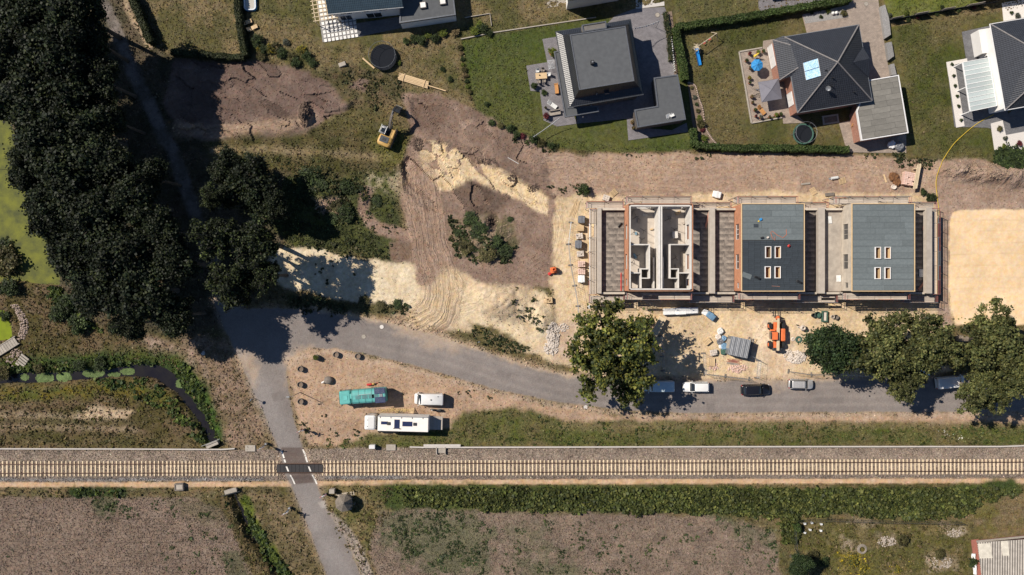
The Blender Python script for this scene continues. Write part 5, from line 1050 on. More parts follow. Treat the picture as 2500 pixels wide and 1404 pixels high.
slab('driveway', [(1500, 40), (1548, 22), (1622, 17), (1640, 60), (1650, 150), (1652, 186), (1600, 195), (1602, 262), (1520, 275), (1480, 60)], .05, 'paver_grey', 'grey paved driveway right of the black house', .15)
slab('terrace', [(1324, 95.7), (1370, 88), (1400, 280), (1409, 302), (1360, 309), (1327, 294), (1318, 224), (1295, 222), (1284.6, 160.7), (1336, 152)], .05, 'paver_grey', 'grey paved terrace left of the black house', .15)
slab('terrace', [(1409, 302), (1405, 262), (1550, 240), (1560, 312), (1640, 318), (1676, 300), (1680, 322), (1534, 343), (1530, 290)], .045, 'paver_grey', 'grey paving in the shade below the black house', .15)
slab('sand_area', [(1552, -40), (1620, -40), (1622, 14), (1552, 22)], .03, 'gravel_white', 'pale gravel drive at the top edge above the grey driveway')
# ---- hip roofed brick house
Ch = thing('house', 'red brick house with navy tiled hip roof and rooftop solar collector', 'house', loc=(0, 0, 0)); EZ, AZ = 4.2, 8.9
P4 = W([(1915, 90.6), (2096.4, 60.9), (2129, 245.5), (1947.7, 274.5)], EZ); ap = U(2045, 152, AZ); m = MB()
m.add([(*p, EZ) for p in P4]+[(*ap, AZ)], [(1, 0, 4), (2, 1, 4), (3, 2, 4), (0, 3, 4)]); m.add([(*p, EZ-.18) for p in P4]+[(*p, EZ-.004) for p in P4], [(0, 1, 2, 3), (0, 4, 5, 1), (1, 5, 6, 2), (2, 6, 7, 3), (3, 7, 4, 0)]); rf = m.build('roof', 'tile_navy', Ch, uvmode=0)
for p in P4: MB().tube([(*p, EZ+.05), (*ap, AZ+.05)], .11, 6).build('ridge_tiles', 'ridge_tile', rf)
ringm(inset(P4, -.1), inset(P4, .02), EZ-.16, EZ-.03).build('gutter', 'galv', Ch)
def on(i, j, t, h):    # point on roof plane between corner i,j and apex
    a = Vector((*P4[i], EZ)).lerp(Vector((*P4[j], EZ)), t); return a.lerp(Vector((*ap, AZ)), h)
A1 = Vector((*U(1886, 97.4, 3.6), 3.6)); B1 = Vector((*U(1903, 195.6, 3.6), 3.6)); I1 = on(0, 3, .08, .10); I2 = on(0, 3, .42, .18); T1 = on(0, 3, -.02, 0); J1 = on(0, 3, .52, 0)
m = MB(); m.add([A1, B1, I2, I1, T1, J1], [(0, 1, 2, 3), (1, 5, 2), (0, 3, 4)]); m.build('bay_roof', 'tile_navy', Ch, uvmode=0); MB().tube([B1, I2], .1, 6).tube([A1, I1], .1, 6).build('bay_ridge', 'ridge_tile', Ch)
V1 = Vector((*U(2083, 152, 6.4), 6.4)); G1 = Vector((*U(2123, 143, 6.0), 6.0)); e1 = Vector((*U(2106, 114, 4.1), 4.1)); e2 = Vector((*U(2122, 191, 4.1), 4.1))
m = MB(); m.add([V1, G1, e1, e2], [(0, 2, 1), (0, 1, 3)]); m.build('side_gable_roof', 'tile_navy', Ch, uvmode=0); MB().add([G1, e1, e2, (e2.x-.1, e2.y, 0), (e1.x-.1, e1.y, 0)], [(0, 1, 4, 3, 2)]).build('side_gable_wall', 'brick_red', Ch, uvmode=0)
MB().prism(inset(P4, .22), 0, EZ-.1).build('wall', 'brick_red', Ch, uvmode=0); bay = [(A1.x+.25, A1.y-.3), (B1.x+.25, B1.y+.3), (J1.x+.4, J1.y+.3), (T1.x+.4, T1.y-.6)]; MB().prism(bay, 0, 3.6).build('bay_wall', 'brick_red', Ch, uvmode=0)
w_ = inset(P4, .22); a_ = Vector(w_[3]); b_ = Vector(w_[0]); d_ = b_-a_
window(Ch, tuple(a_+d_*.12), tuple(a_+d_*.30), .3, 2.6, -.99, .15, 'render_white'); window(Ch, tuple(bay[0]), tuple(Vector(bay[0]).lerp(Vector(bay[1]), .6)), .3, 2.5, -1, .1, 'render_white')
# solar collector on the left roof face
pm('solar_blue', (.20, .42, .62), (.55, .70, .82), 6, .25, 0, .2, detail=2)
n0 = (Vector((*P4[3], EZ))-Vector((*P4[0], EZ))).cross(Vector((*ap, AZ))-Vector((*P4[0], EZ))).normalized(); n0 = n0 if n0.z > 0 else -n0
ee = (Vector((*P4[3], EZ))-Vector((*P4[0], EZ))).normalized(); uu = n0.cross(ee); 
if uu.z < 0: uu = -uu
cc_ = Vector((*U(1986, 167.5, 6.9), 0)); t_ = (Vector((*P4[0], EZ))-Vector((cc_.x, cc_.y, 0))).dot(n0)/n0.z; cc_.z = t_
so = thing('solar_collector', 'two pale blue solar collector panels on the navy hip roof', 'solar panel', loc=tuple(cc_+n0*.1)); so.rotation_euler = Matrix((ee, uu, n0)).transposed().to_euler()
for k in (-1, 1):
    MB().box((k*.72, 0, 0), (1.36, 2.3, .1), bev=.02).build('panel', 'solar_blue', so)
    MB().box((k*.72, 1.17, 0), (1.4, .06, .13)).build('frame', 'galv', so); MB().box((k*.72, -1.17, 0), (1.4, .06, .13)).build('frame', 'galv', so)
def roofz(px, py, i, j, z):
    x, y = U(px, py, z); a = Vector((*P4[i], EZ)); nn = (Vector((*P4[j], EZ))-a).cross(Vector((*ap, AZ))-a).normalized(); return Vector((x, y, a.z-((x-a.x)*nn.x+(y-a.y)*nn.y)/nn.z))
p = roofz(2020, 217, 2, 3, 6.6); sd_ = thing('satellite_dish', 'round satellite dish on the shaded face of the navy roof', 'satellite dish', loc=tuple(p)); MB().tube([(0, 0, -.1), (0, 0, .8)], .05).build('mount', 'galv', sd_)
m = MB(); m.lathe([(.02, .0), (.2, .03), (.36, .09), (.42, .14), (.40, .15), (.2, .06), (.02, .03)], 14); o = m.build('dish', 'galv', sd_); o.location = (0, 0, .85); o.rotation_euler = (rad(50), 0, rad(-40)); MB().tube([(0, -.1, .8), (-.5, -.35, .95)], .025).build('arm', 'galv', sd_)
for (x, y, i, j, z) in ((2016, 172, 0, 3, 7.8), (2034, 190, 2, 3, 7.6), (2032, 210, 2, 3, 6.8), (2085, 225, 2, 3, 5.6)): p = roofz(x, y, i, j, z); MB().tube([tuple(p-Vector((0, 0, .1))), tuple(p+Vector((0, 0, .5)))], .09, 8).build('vent_pipe', 'black_matt', Ch)
Cg = thing('garage', 'flat garage with warm grey felt sheets beside the hip roofed house', 'garage', loc=(0, 0, 0)); GP = [(2119, 196), (2193.8, 183), (2217.8, 325), (2103, 343.6), (2091, 272)]
gp = W(GP, 3.3); MB().prism(inset(gp, .15), 2.98, 3.25).build('roof', 'seam', Cg); ringm(gp, inset(gp, .16), 2.9, 3.38).build('roof_edge', 'white_metal', Cg); MB().prism(inset(gp, .14), 0, 2.97).build('wall', 'brick_red', Cg, uvmode=0)
gu = (Vector(gp[1])-Vector(gp[0])).normalized(); ga = math.atan2(gu.y, gu.x); o0 = Vector(gp[3]); gv = Vector((-gu.y, gu.x)); Lx, Ly = (Vector(gp[2])-o0).dot(gu), (Vector(gp[1])-Vector(gp[2])).dot(gv)
for j in range(10):
    y0_, y1_ = .2+j*(Ly-.35)/10, .2+(j+1)*(Ly-.35)/10; x = .2+(0 if y1_ < Ly*.55 else .0)
    while x < Lx-.3:
        xe = min(x+R.uniform(1.8, 3.4), Lx-.2); xe = Lx-.2 if Lx-.2-xe < .7 else xe; c_ = o0+gu*(x+xe)/2+gv*(y0_+y1_)/2; o = MB().box((0, 0, 0), (xe-x-.03, y1_-y0_-.03, .02)).build('felt_sheet', 'felt_warm', Cg); o.location = (c_.x, c_.y, 3.27); o.rotation_euler.z = ga; x = xe
slab('driveway', [(1958, 38), (2072, 12), (2066, -40), (2138, -40), (2158, 100), (2172, 188), (2110, 200), (2095, 60), (1970, 82)], .05, 'paver_warm', 'warm paved driveway right of the hip roofed house', .15)
slab('terrace', [(1805, 128), (1862, 118), (1863, 100), (1895, 95), (1935, 270), (1965, 300), (1912, 302), (1910, 278), (1835, 300)], .05, 'paver_warm', 'warm paved terrace with parasols left of the hip roofed house', .15)
slab('terrace', [(2048, 300), (2092, 290), (2105, 345), (2212, 328), (2212, 374), (2068, 372)], .05, 'paver_warm', 'paved strip around the garage of the hip roofed house', .15)
slab('gravel_bed', [(1959, 36), (2060, 16), (2072, 42), (1966, 58)], .07, 'gravel_grey', 'gravel bed with shrubs above the hip roofed house')
for P in ([(2144, 20), (2156, 15), (2166, 50), (2170, 88), (2156, 97)], [(2158, 108), (2172, 105), (2178, 140), (2164, 150)], [(2168, 160), (2178, 158), (2184, 185), (2172, 186)]): 
    Wp = W(P); setp(MB().prism(Wp, 0, .7).build('gabion_wall', 'gravel_grey'), 'stone filled gabion wall, %s, between the driveway and the patchy lawn' % {20: 'long upper one', 108: 'middle one', 160: 'lower one'}[P[0][1]], 'gabion')
e = thing('sandpit', 'rectangular stone rimmed pit in the shade below the hip roofed house', 'pit', 2027, 292, 8); ringm([(-1.35, -.75), (1.35, -.75), (1.35, .75), (-1.35, .75)], [(-1.1, -.5), (1.1, -.5), (1.1, .5), (-1.1, .5)], -.05, .2).build('rim', 'concrete', e); MB().box((0, 0, .03), (2.15, .95, .06)).build('fill', 'soil_bed', e)
# terrace edging
e = thing('garden_edging', 'low pale kerb around the warm paved terrace', 'edging', loc=(0, 0, 0)); ep = W([(1804, 127), (1860, 117), (1804, 127), (1834, 301), (1910, 287)])
m = MB(); 
for a_, b_ in ((ep[0], ep[1]), (ep[2], ep[3]), (ep[3], ep[4])): m.bar((*a_, .1), (*b_, .1), .22, .2)
m.build('kerb', 'concrete', e)
# ---- house at the right edge
Dh = thing('house', 'white house with black tiled hip roof cut by the right edge', 'house', loc=(0, 0, 0)); z = 5.0
D4 = W([(2418, 59.4), (2620, 25), (2656, 233), (2454.7, 268)], z); r1 = U(2520, 118, 8.4); r2_ = U(2545, 185, 8.4); m = MB()
m.add([(*p, z) for p in D4]+[(*r1, 8.4), (*r2_, 8.4)], [(0, 4, 1), (1, 4, 5, 2), (2, 5, 3), (3, 5, 4, 0)]); m.add([(*p, z-.2) for p in D4]+[(*p, z-.004) for p in D4], [(0, 1, 2, 3), (0, 4, 5, 1), (1, 5, 6, 2), (2, 6, 7, 3), (3, 7, 4, 0)]); m.build('roof', 'tile_navy', Dh, uvmode=0)
for a_, b_ in ((D4[0], r1), (D4[3], r2_)): MB().tube([(*a_, z+.05), (*b_, 8.45)], .1, 6).build('ridge_tiles', 'ridge_tile', Dh)
MB().prism(inset(D4, .35), 0, z-.1).build('wall', 'render_white', Dh); ringm(inset(D4, -.1), inset(D4, .02), z-.18, z-.03).build('gutter', 'white_metal', Dh)
w_ = inset(D4, .35); a_ = Vector(w_[3]); d_ = Vector(w_[0])-a_
for t0, t1 in ((.08, .2), (.3, .42), (.56, .7), (.82, .94)): window(Dh, tuple(a_+d_*t0), tuple(a_+d_*t1), .2, 2.4, -.98, .17)
MB().box((*U(2398, 105, 1.2), 1.2), (2.0, 4.0, 2.4), rad(9), bev=.03).build('side_cabin', 'render_white', Dh)
pm('opal_glass', (.42, .47, .46), (.38, .43, .43), 1, .25)
e = thing('patio_canopy', 'white framed canopy with opal glass panes in front of the right hand house', 'canopy', loc=(0, 0, 0)); cz = 2.8
Q = [Vector(p) for p in W([(2349.6, 152.8), (2413, 141), (2433, 258.5), (2368, 272)], cz)]; n_ = 11
for k in range(n_):
    a0, a1 = (k+.06)/n_, (k+.94)/n_; pl = [Q[0].lerp(Q[3], a0), Q[1].lerp(Q[2], a0), Q[1].lerp(Q[2], a1), Q[0].lerp(Q[3], a1)]; MB().prism([tuple(v) for v in pl], [cz, cz, cz+.3, cz+.3][:4] if False else cz+.02, cz+.05).build('pane', 'opal_glass', e)
for k in range(n_+1): a_, b_ = Q[0].lerp(Q[3], k/n_), Q[1].lerp(Q[2], k/n_); MB().bar((*a_, cz+.04), (*b_, cz+.04), .09, .14).build('rafter', 'white_metal', e)
for a_, b_ in ((Q[0], Q[3]), (Q[1], Q[2])): MB().bar((*a_, cz), (*b_, cz), .16, .2).build('beam', 'white_metal', e)
for v in (Q[0], Q[3], Q[0].lerp(Q[3], .5)): MB().box((v.x+.05, v.y, cz/2), (.14, .14, cz)).build('post', 'white_metal', e)
slab('terrace', [(2348, 78), (2420, 62), (2470, 330), (2410, 312), (2330, 310), (2312, 160), (2358, 142)], .05, 'paver_dark', 'dark paved terrace under the glass canopy', .15); slab('gravel_bed', [(2310, 152), (2360, 143), (2361, 150), (2331, 158), (2354, 308), (2334, 312)], .09, 'gravel_white', 'white gravel strip with small round box plants'); slab('gravel_bed', [(2445, 8), (2520, -6), (2520, 40), (2450, 52)], .08, 'gravel_white', 'white gravel corner at the top right'); slab('gravel_bed', [(2418, 302), (2447, 294), (2455, 330), (2520, 318), (2520, 376), (2430, 384)], .08, 'gravel_white', 'white gravel bed with red shrub at the right edge'); slab('driveway', [(2447, 292), (2470, 270), (2530, 258), (2530, 322), (2456, 334)], .055, 'paver_dark', 'shaded dark paving right of the gravel bed', .15)
# neighbours at the top
slab('terrace', [(1850, -40), (2070, -40), (2066, 0), (1858, 28), (1852, 20)], .04, 'paver_grey', 'grey terrace in shade above the long clipped hedge'); TB = thing('house', 'dark house just beyond the top edge above the clipped hedge', 'house', loc=(0, 0, 0)); flat_roof(TB, [(1868, -28), (2040, -58), (2040, -140), (1860, -140)], 3.0, 'felt_roof', 'alu_edge', 'render_white', .1)
TD = thing('house', 'dark house just beyond the top right corner', 'house', loc=(0, 0, 0)); flat_roof(TD, [(2405, -22), (2560, -45), (2560, -140), (2400, -140)], 4, 'felt_roof', 'alu_edge', 'render_white', .1)
# ---- shed lower right
stripe_mat('corrugated', (.52, .47, .41), (.13, .115, .10), 2.6, .9, .04, 0, .3, (.7, 1.15)); stripe_mat('corrugated_clear', (.70, .65, .54), (.55, .5, .42), 5.5, .6, .03, 0, .4); pm('rust_red', (.30, .11, .08), (.22, .09, .07), 3, .9)
Sh = thing('shed', 'old shed with grey corrugated roof and two clear panels at the lower right corner', 'shed', loc=(0, 0, 0)); z = 3.6
sp = [Vector((*p, 0)) for p in W([(2387, 1325), (2560, 1308), (2585, 1480), (2407, 1480)], z)]; m = MB(); hz = [3.5, 4.6, 4.6, 3.5]; m.add([(p.x, p.y, hz[i]) for i, p in enumerate(sp)]+[(p.x, p.y, hz[i]-.12) for i, p in enumerate(sp)], [(3, 2, 1, 0), (4, 5, 6, 7), (0, 1, 5, 4), (3, 0, 4, 7), (2, 3, 7, 6), (1, 2, 6, 5)]); rfo = m.build('roof', 'corrugated', Sh, uvmode=0)
def rp(s, t, dz=.02): a = sp[0].lerp(sp[1], s); b = sp[3].lerp(sp[2], s); c = a.lerp(b, t); return (c.x, c.y, 3.5+1.1*s+dz)
for s0, s1, t0, t1 in ((.0, .17, .02, .25), (.31, .40, .0, .225)):
    m = MB(); m.add([rp(s0, t0), rp(s1, t0), rp(s1, t1), rp(s0, t1), rp(s0, t0, .05), rp(s1, t0, .05), rp(s1, t1, .05), rp(s0, t1, .05)], [(0, 1, 2, 3), (7, 6, 5, 4), (0, 4, 5, 1), (1, 5, 6, 2), (2, 6, 7, 3), (3, 7, 4, 0)]); m.build('clear_panel', 'corrugated_clear', rfo, uvmode=0)
wl_ = W([(2388, 1318), (2560, 1300), (2585, 1480), (2402, 1480)], 0); MB().prism(wl_, 0, 3.3).build('wall', 'rust_red', Sh); MB().bar((*U(2384, 1322, 3.4), 3.4), (*U(2560, 1304, 3.4), 3.5), .3, .14).build('gutter', 'concrete', Sh); slab('concrete_apron', [(2370, 1318), (2388, 1316), (2402, 1420), (2384, 1420)], .08, 'rust_red', 'reddish brick apron along the old shed')
# manholes
for i, (x, y, lb) in enumerate(((932, 798, 'pale round manhole cover in the road near the tyre tracks'), (888, 822, 'round manhole cover in the road at the edge of the tree shade'), (1439, 958, 'round manhole cover left of the open oak'), (1430, 994, 'pale round manhole cover at the lower road edge'), (496, 862, 'white round cover at the edge of the wood'), (1605, 37, 'round cover in the grey driveway'), (2114, 10, 'round cover in the warm paved driveway'))):
    e = thing('manhole_cover', lb, 'manhole cover', x, y, group='manhole covers'); zz = .12 if i > 3 else .03
    e.location.z = max(0, gz(x, y)) + (.05 if i > 4 else 0.0); MB().cyl((0, 0, .015), .42, .03, 20).build('frame', 'concrete_dark', e); MB().cyl((0, 0, .03), .34, .03, 20).build('lid', 'gravel_white' if i in (0, 3, 4) else 'concrete', e)
# ================================================================ VEHICLES
def carpaint(n, c, rough=.3, metal=0.0): return pm(n, c, tuple(v*.93 for v in c), 2, rough, 0, metal, .5, coat=.6)
carpaint('paint_white', (.72, .71, .69)); carpaint('paint_silver', (.48, .47, .46), .35, .35); carpaint('paint_black', (.010, .010, .013), .18); carpaint('paint_grey', (.42, .41, .40), .3, .4); carpaint('paint_pale', (.52, .62, .66))
pm('tyre', (.018, .018, .019), (.013, .013, .014), 8, .85); pm('lamp_glass', (.6, .62, .63), None, 4, .15); pm('lamp_red', (.35, .015, .02), None, 4, .25); pm('glass', (.012, .016, .02), (.018, .022, .028), 1.5, .06, spec=.8); pm('dark_trim', (.025, .026, .028), None, 5, .6)
pm('turquoise', (.12, .43, .40), (.09, .35, .33), 1.6, .5); pm('turq_dark', (.09, .22, .22), (.06, .16, .16), 3, .5); pm('solar_cell', (.012, .022, .075), (.02, .035, .11), 8, .2); pm('box_white', (.74, .70, .65), (.66, .62, .57), 1.2, .6)
pm('digger_yellow', (.55, .33, .09), (.42, .26, .08), 2, .5); pm('orange_paint', (.72, .17, .05), (.58, .13, .04), 2, .5); pm('mud', (.30, .22, .15), (.2, .145, .1), 3, .9)
def rrect(l, w, r, z, cx=0.0, n=5, wf=1.0):
    """rounded outline, front at +x; wf narrows the front"""
    pts = []
    for (sx, sy, a0) in ((1, 1, 0), (-1, 1, 90), (-1, -1, 180), (1, -1, 270)):
        for k in range(n):
            a = rad(a0+90*k/(n-1)); x = sx*(l/2-r)+r*math.cos(a); y = sy*(w/2-r)+r*math.sin(a); t = (x/l+.5); y *= 1+(wf-1)*max(0, (t-.55)/.45)**2
            pts.append((x+cx, y, z))
    return pts
def wheel(parent, x, y, r, w):
    t = MB().cyl((0, 0, 0), r, w, 16, axis='y').build('wheel', 'tyre', parent); t.location = (x, y, r)
    MB().cyl((0, math.copysign(w/2, y), 0), r*.6, .03, 12, axis='y').build('rim', 'galv', t)
def car(label, px, py, rz, L, Wd, Ht, paint, roof, hood=.30, tail=.06, group=None, rails=False, cat='car', wsl=.62, rear=.30, roofmat=None):
    """front at +x. hood/tail: fraction of the length in front of / behind the glasshouse"""
    e = thing('parked_car' if cat == 'car' else 'parked_van', label, cat, px, py, rz, group); w = Wd
    MB().loft([rrect(L*.96, w*.9, .35, .22), rrect(L*.99, w*.99, .42, .38, wf=.9), rrect(L, w, .45, .62, wf=.88), rrect(L*.985, w*.985, .45, .84, wf=.86), rrect(L*.96, w*.93, .42, .93, wf=.84)]).build('body', paint, e, True)
    bx0, bx1 = -L/2+tail*L, L/2-hood*L; cxb = (bx0+bx1)/2; lb = bx1-bx0; rx0, rx1 = bx0+rear, bx1-wsl; cxr = (rx0+rx1)/2; lr = rx1-rx0
    gl = MB(); gl.loft([rrect(lb, w*.90, .25, .92, cxb), rrect(lb*.5+lr*.5, w*.83, .25, (.92+Ht)/2, (cxb+cxr)/2), rrect(lr+.06, w*.76, .22, Ht-.04, cxr)]); gl.build('windows', 'glass', e, True)
    MB().loft([rrect(lr+.1, w*.775, .22, Ht-.06, cxr), rrect(lr+.04, w*.75, .22, Ht-.01, cxr), rrect(lr-.2, w*.66, .2, Ht+.02, cxr)]).build('roof', roofmat or paint, e, True)
    for s in (-1, 1):
        for (xa, xb) in ((bx1-.02, rx1), (bx0+.02, rx0)): MB().tube([(xa, s*w*.435, .93), (xb, s*w*.375, Ht-.03)], .05, 5).build('pillar', paint, e)
        MB().tube([(cxr, s*w*.445, .95), (cxr, s*w*.378, Ht-.03)], .045, 5).build('pillar', 'dark_trim', e)
        MB().box((bx1-.35, s*(w/2+.1), .98), (.14, .2, .14), bev=.04).build('mirror', paint, e)
        MB().box((L/2-.2, s*w*.33, .68), (.3, .34, .14), bev=.05).build('headlight', 'lamp_glass', e); MB().box((-L/2+.1, s*w*.39, .78), (.14, .26, .2), bev=.04).build('taillight', 'lamp_red', e)
        for x in (L*.30, -L*.29): wheel(e, x, s*(w/2-.12), .32, .2)
        if rails: MB().tube([(rx0+.1, s*w*.34, Ht+.07), (rx1-.1, s*w*.34, Ht+.07)], .03, 5).build('roof_rail', 'dark_trim', e)
    h = MB(); hx1 = L/2-.22; h.add([(bx1+.02, -w*.40, .945), (hx1, -w*.33, .88), (hx1, w*.33, .88), (bx1+.02, w*.40, .945), (bx1+.02, -w*.40, .90), (hx1, -w*.33, .84), (hx1, w*.33, .84), (bx1+.02, w*.40, .90)], [(0, 1, 2, 3), (0, 4, 5, 1), (1, 5, 6, 2), (2, 6, 7, 3), (3, 7, 4, 0)]); h.build('bonnet', paint, e)
    MB().box((L/2-.03, 0, .42), (.12, w*.7, .2), bev=.04).build('bumper', 'dark_trim', e); MB().box((-L/2+.03, 0, .42), (.12, w*.75, .2), bev=.04).build('bumper', 'dark_trim', e)
    if rails:
        for k in range(5): MB().box((rx0+.3+k*(lr-.6)/4, 0, Ht+.03), (.05, w*.6, .02)).build('roof_rib', paint, e)
    return e
CG = 'vehicles parked on the road'
car('silver white hatchback facing left on the road beside the oak shadow', 1697, 943.5, 180, 4.45, 1.76, 1.5, 'paint_white', None, .26, .03, CG, rear=.22, wsl=.75)
car('black estate car facing right on the road below the site gate', 1841, 950, 2, 4.75, 1.86, 1.55, 'paint_black', None, .26, .03, CG, rear=.45, wsl=.75)
car('silver estate car with roof ribs facing right by the stone heap', 1951, 936.5, -1, 4.1, 1.72, 1.5, 'paint_silver', None, .22, .03, CG, rails=True, rear=.3, wsl=.65)
def van(label, px, py, rz, L, Wd, Ht, paint, group=None, extras=True):
    e = thing('parked_van', label, 'van', px, py, rz, group); w = Wd; nose = .55
    MB().loft([rrect(L*.97, w*.92, .25, .25), rrect(L, w, .3, .45, wf=.93), rrect(L, w, .32, 1.0, wf=.88), rrect(L-.1, w*.98, .32, 1.12, -.05, wf=.86)]).build('body', paint, e, True)
    MB().loft([rrect(L-nose, w*.98, .14, 1.08, -nose/2), rrect(L-nose-.35, w*.95, .16, Ht-.35, -nose/2-.18), rrect(L-nose-.8, w*.90, .18, Ht-.06, -nose/2-.35), rrect(L-nose-.95, w*.84, .18, Ht, -nose/2-.38)]).build('upper_body', paint, e, True)
    x1, x2 = L/2-nose+.02, L/2-nose-.66; m = MB(); xa = L/2-nose; m.loft([[(xa+.05+o, -w*.43, 1.12), (xa+.05+o, w*.43, 1.12), (xa-.31+o, w*.42, Ht-.35), (xa-.64+o, w*.39, Ht-.09), (xa-.64+o, -w*.39, Ht-.09), (xa-.31+o, -w*.42, Ht-.35)] for o in (-.1, 0)]); m.build('windscreen', 'glass', e)
    for s in (-1, 1):
        MB().box((L/2-nose-.75, s*w*.485, 1.45), (.7, .03, .5)).build('side_window', 'glass', e); MB().box((L/2-nose-.15, s*(w/2+.12), 1.25), (.14, .22, .25), bev=.05).build('mirror', paint, e); MB().box((L/2-.12, s*w*.36, .85), (.2, .25, .25), bev=.05).build('headlight', 'lamp_glass', e); MB().box((-L/2+.03, s*w*.43, 1.0), (.08, .14, .4), bev=.02).build('taillight', 'lamp_red', e)
        for x in (L*.31, -L*.28): wheel(e, x, s*(w/2-.12), .34, .22)
    if extras:
        MB().cyl((-.45, 0, Ht+.05), .11, .1, 12).build('roof_vent', 'dark_trim', e); MB().cyl((-1.6, -.55, Ht+.04), .08, .08, 10).build('roof_vent', 'dark_trim', e); MB().tube([(1.0, w*.42, Ht+.03), (-2.0, w*.42, Ht+.03)], .04, 6).build('awning', 'galv', e)
    MB().box((-L/2-.02, 0, .45), (.1, w*.85, .18), bev=.03).build('bumper', 'dark_trim', e)
    return e
van('white camper van facing left between the turquoise truck and the grass', 1049, 972, 179, 4.9, 1.95, 2.1, 'paint_white')
van('pale blue grey van under the open oak with sun flecks on its roof', 1606, 941, 180, 4.9, 1.9, 2.0, 'paint_pale', CG, False)
van('white van half hidden under the oaks at the right', 2312, 931, 6, 4.7, 1.9, 2.0, 'paint_white', CG, False)
van('pale van mostly covered by the oak crowns on the site side of the road', 2240, 880, 100, 4.9, 1.9, 2.0, 'paint_pale', None, False)
def panel(parent, x, y, z, w, d, nx, ny, fr='galv'):
    p = MB().box((x, y, z), (w, d, .05), bev=.01).build('solar_panel', fr, parent); cm = MB().box((0, 0, 0), (w/nx-.03, d/ny-.03, .012)).build('solar_cell', 'solar_cell', data_only=True)
    for i in range(nx):
        for j in range(ny): inst(cm, 'solar_cell', p, (x-w/2+(i+.5)*w/nx, y-d/2+(j+.5)*d/ny, z+.03))
# turquoise camper truck, front at -x
t = thing('camper_truck', 'turquoise camper truck with solar panels and ribbed roof', 'truck', 892, 963, 4.5); L = 7.7
MB().box((-2.9, 0, 1.65), (1.85, 2.2, 1.9), bev=.16).build('cab', 'turquoise', t); MB().box((-3.88, 0, 1.2), (.2, 2.1, 1.0), bev=.08).build('bonnet', 'turquoise', t); MB().box((-3.845, 0, 2.1), (.05, 1.9, .65), ry=-.06).build('windscreen', 'glass', t); MB().box((-2.8, 0, 2.63), (.62, .72, .05), bev=.02).build('roof_hatch', 'turquoise', t)
m = MB(); prof = [(-1.13, .95), (-1.14, 2.4), (-1.05, 2.75), (-.8, 2.95), (-.3, 3.03), (.3, 3.03), (.8, 2.95), (1.05, 2.75), (1.14, 2.4), (1.13, .95)]
m.loft([[(x, y, z) for y, z in prof[::-1]] for x in (-1.75, 3.85)]); m.build('box_body', 'turquoise', t)
for k in range(6): x = -1.65+k*1.08; MB().tube([(x, y, z+.015) for y, z in prof[1:-1]], .035, 5).build('roof_rib', 'turq_dark', t)
for k in range(3): MB().box((-.62+k*1.08, -.02, 3.045), (.9, .62, .04), bev=.01).build('roof_pane', 'turq_dark', t)
MB().box((2.15, -.02, 3.045), (1.0, .62, .04), bev=.01).build('roof_pane', 'turq_dark', t); MB().box((3.15, .02, 3.07), (.55, .5, .1), bev=.03).build('roof_vent', 'galv', t)
panel(t, 2.95, .78, 3.06, 1.75, .98, 9, 5); panel(t, 2.95, -.72, 3.06, 1.75, .98, 9, 5)
MB().tube([(-.7, .34, 3.1), (1.5, .42, 3.1)], .035, 5).build('roof_rail', 'galv', t); MB().box((-1.85, .2, 2.3), (.35, .8, 1.0), bev=.05).build('bulkhead', 'turquoise', t); MB().box((.9, -1.2, 2.2), (1.3, .14, .12)).build('awning', 'galv', t)
for s in (-1, 1):
    for x in (-2.8, 1.7, 2.8): wheel(t, x, s*.95, .5, .3)
    MB().box((-3.6, s*1.25, 2.0), (.12, .25, .35), bev=.03).build('mirror', 'dark_trim', t)
MB().box((.2, 0, .8), (7.4, 1.6, .3)).build('chassis', 'dark_trim', t)
# white expedition truck, front at -x
t = thing('camper_truck', 'long white box truck camper with separate cab and dark solar panels', 'truck', 983, 1026, -1.5)
MB().box((-4.95, 0, 2.05), (1.75, 2.35, 2.5), bev=.18).build('cab', 'paint_white', t); MB().box((-5.84, 0, 2.35), (.05, 2.1, .95), ry=-.05).build('windscreen', 'glass', t); MB().box((-4.75, 0, 3.32), (1.1, 1.9, .1), bev=.04).build('cab_roof_cap', 'paint_white', t)
for k in (-.6, 0.45): MB().cyl((-5.3, k, 3.36), .06, .1, 8).build('roof_lamp', 'dark_trim', t)
for s in (-1, 1):
    MB().box((-5.75, s*1.28, 2.2), (.14, .22, .5), bev=.04).build('mirror', 'dark_trim', t)
    for x in (-4.9, 2.1, 3.3): wheel(t, x, s*1.0, .52, .32)
MB().box((.55, 0, 2.2), (8.3, 2.5, 2.7), bev=.05).build('box_body', 'box_white', t); MB().box((.55, 1.18, 3.58), (8.2, .14, .06)).build('awning_rail', 'galv', t)
for k in range(5): MB().box((-3.2+k*1.75, 1.0, 3.575), (.1, .24, .05)).build('bracket', 'dark_trim', t)
panel(t, -2.5, .1, 3.6, 1.1, .48, 6, 2, 'dark_trim'); panel(t, -.45, -.05, 3.6, .85, 1.5, 4, 8, 'dark_trim'); panel(t, 1.25, .02, 3.6, 1.6, .78, 8, 4, 'dark_trim')
for x in (-1.8, 2.5): MB().box((x, .02, 3.64), (.55, .5, .16), bev=.05).build('roof_hatch', 'dark_trim', t)
MB().box((-.9, -.75, 3.58), (.2, .14, .07)).build('cable_box', 'dark_trim', t); MB().box((.1, -.82, 3.58), (.3, .12, .07)).build('cable_box', 'dark_trim', t)
MB().box((-.2, 0, .75), (10.5, 1.4, .35)).build('chassis', 'dark_trim', t)
pl = MB().box((5.8, -.1, 1.2), (2.1, 2.2, .08)).build('rear_platform', 'galv', t)
for k in range(9): MB().box((4.9+k*.225, -.1, 1.26), (.17, 2.15, .03)).build('slat', 'plank_grey', pl)
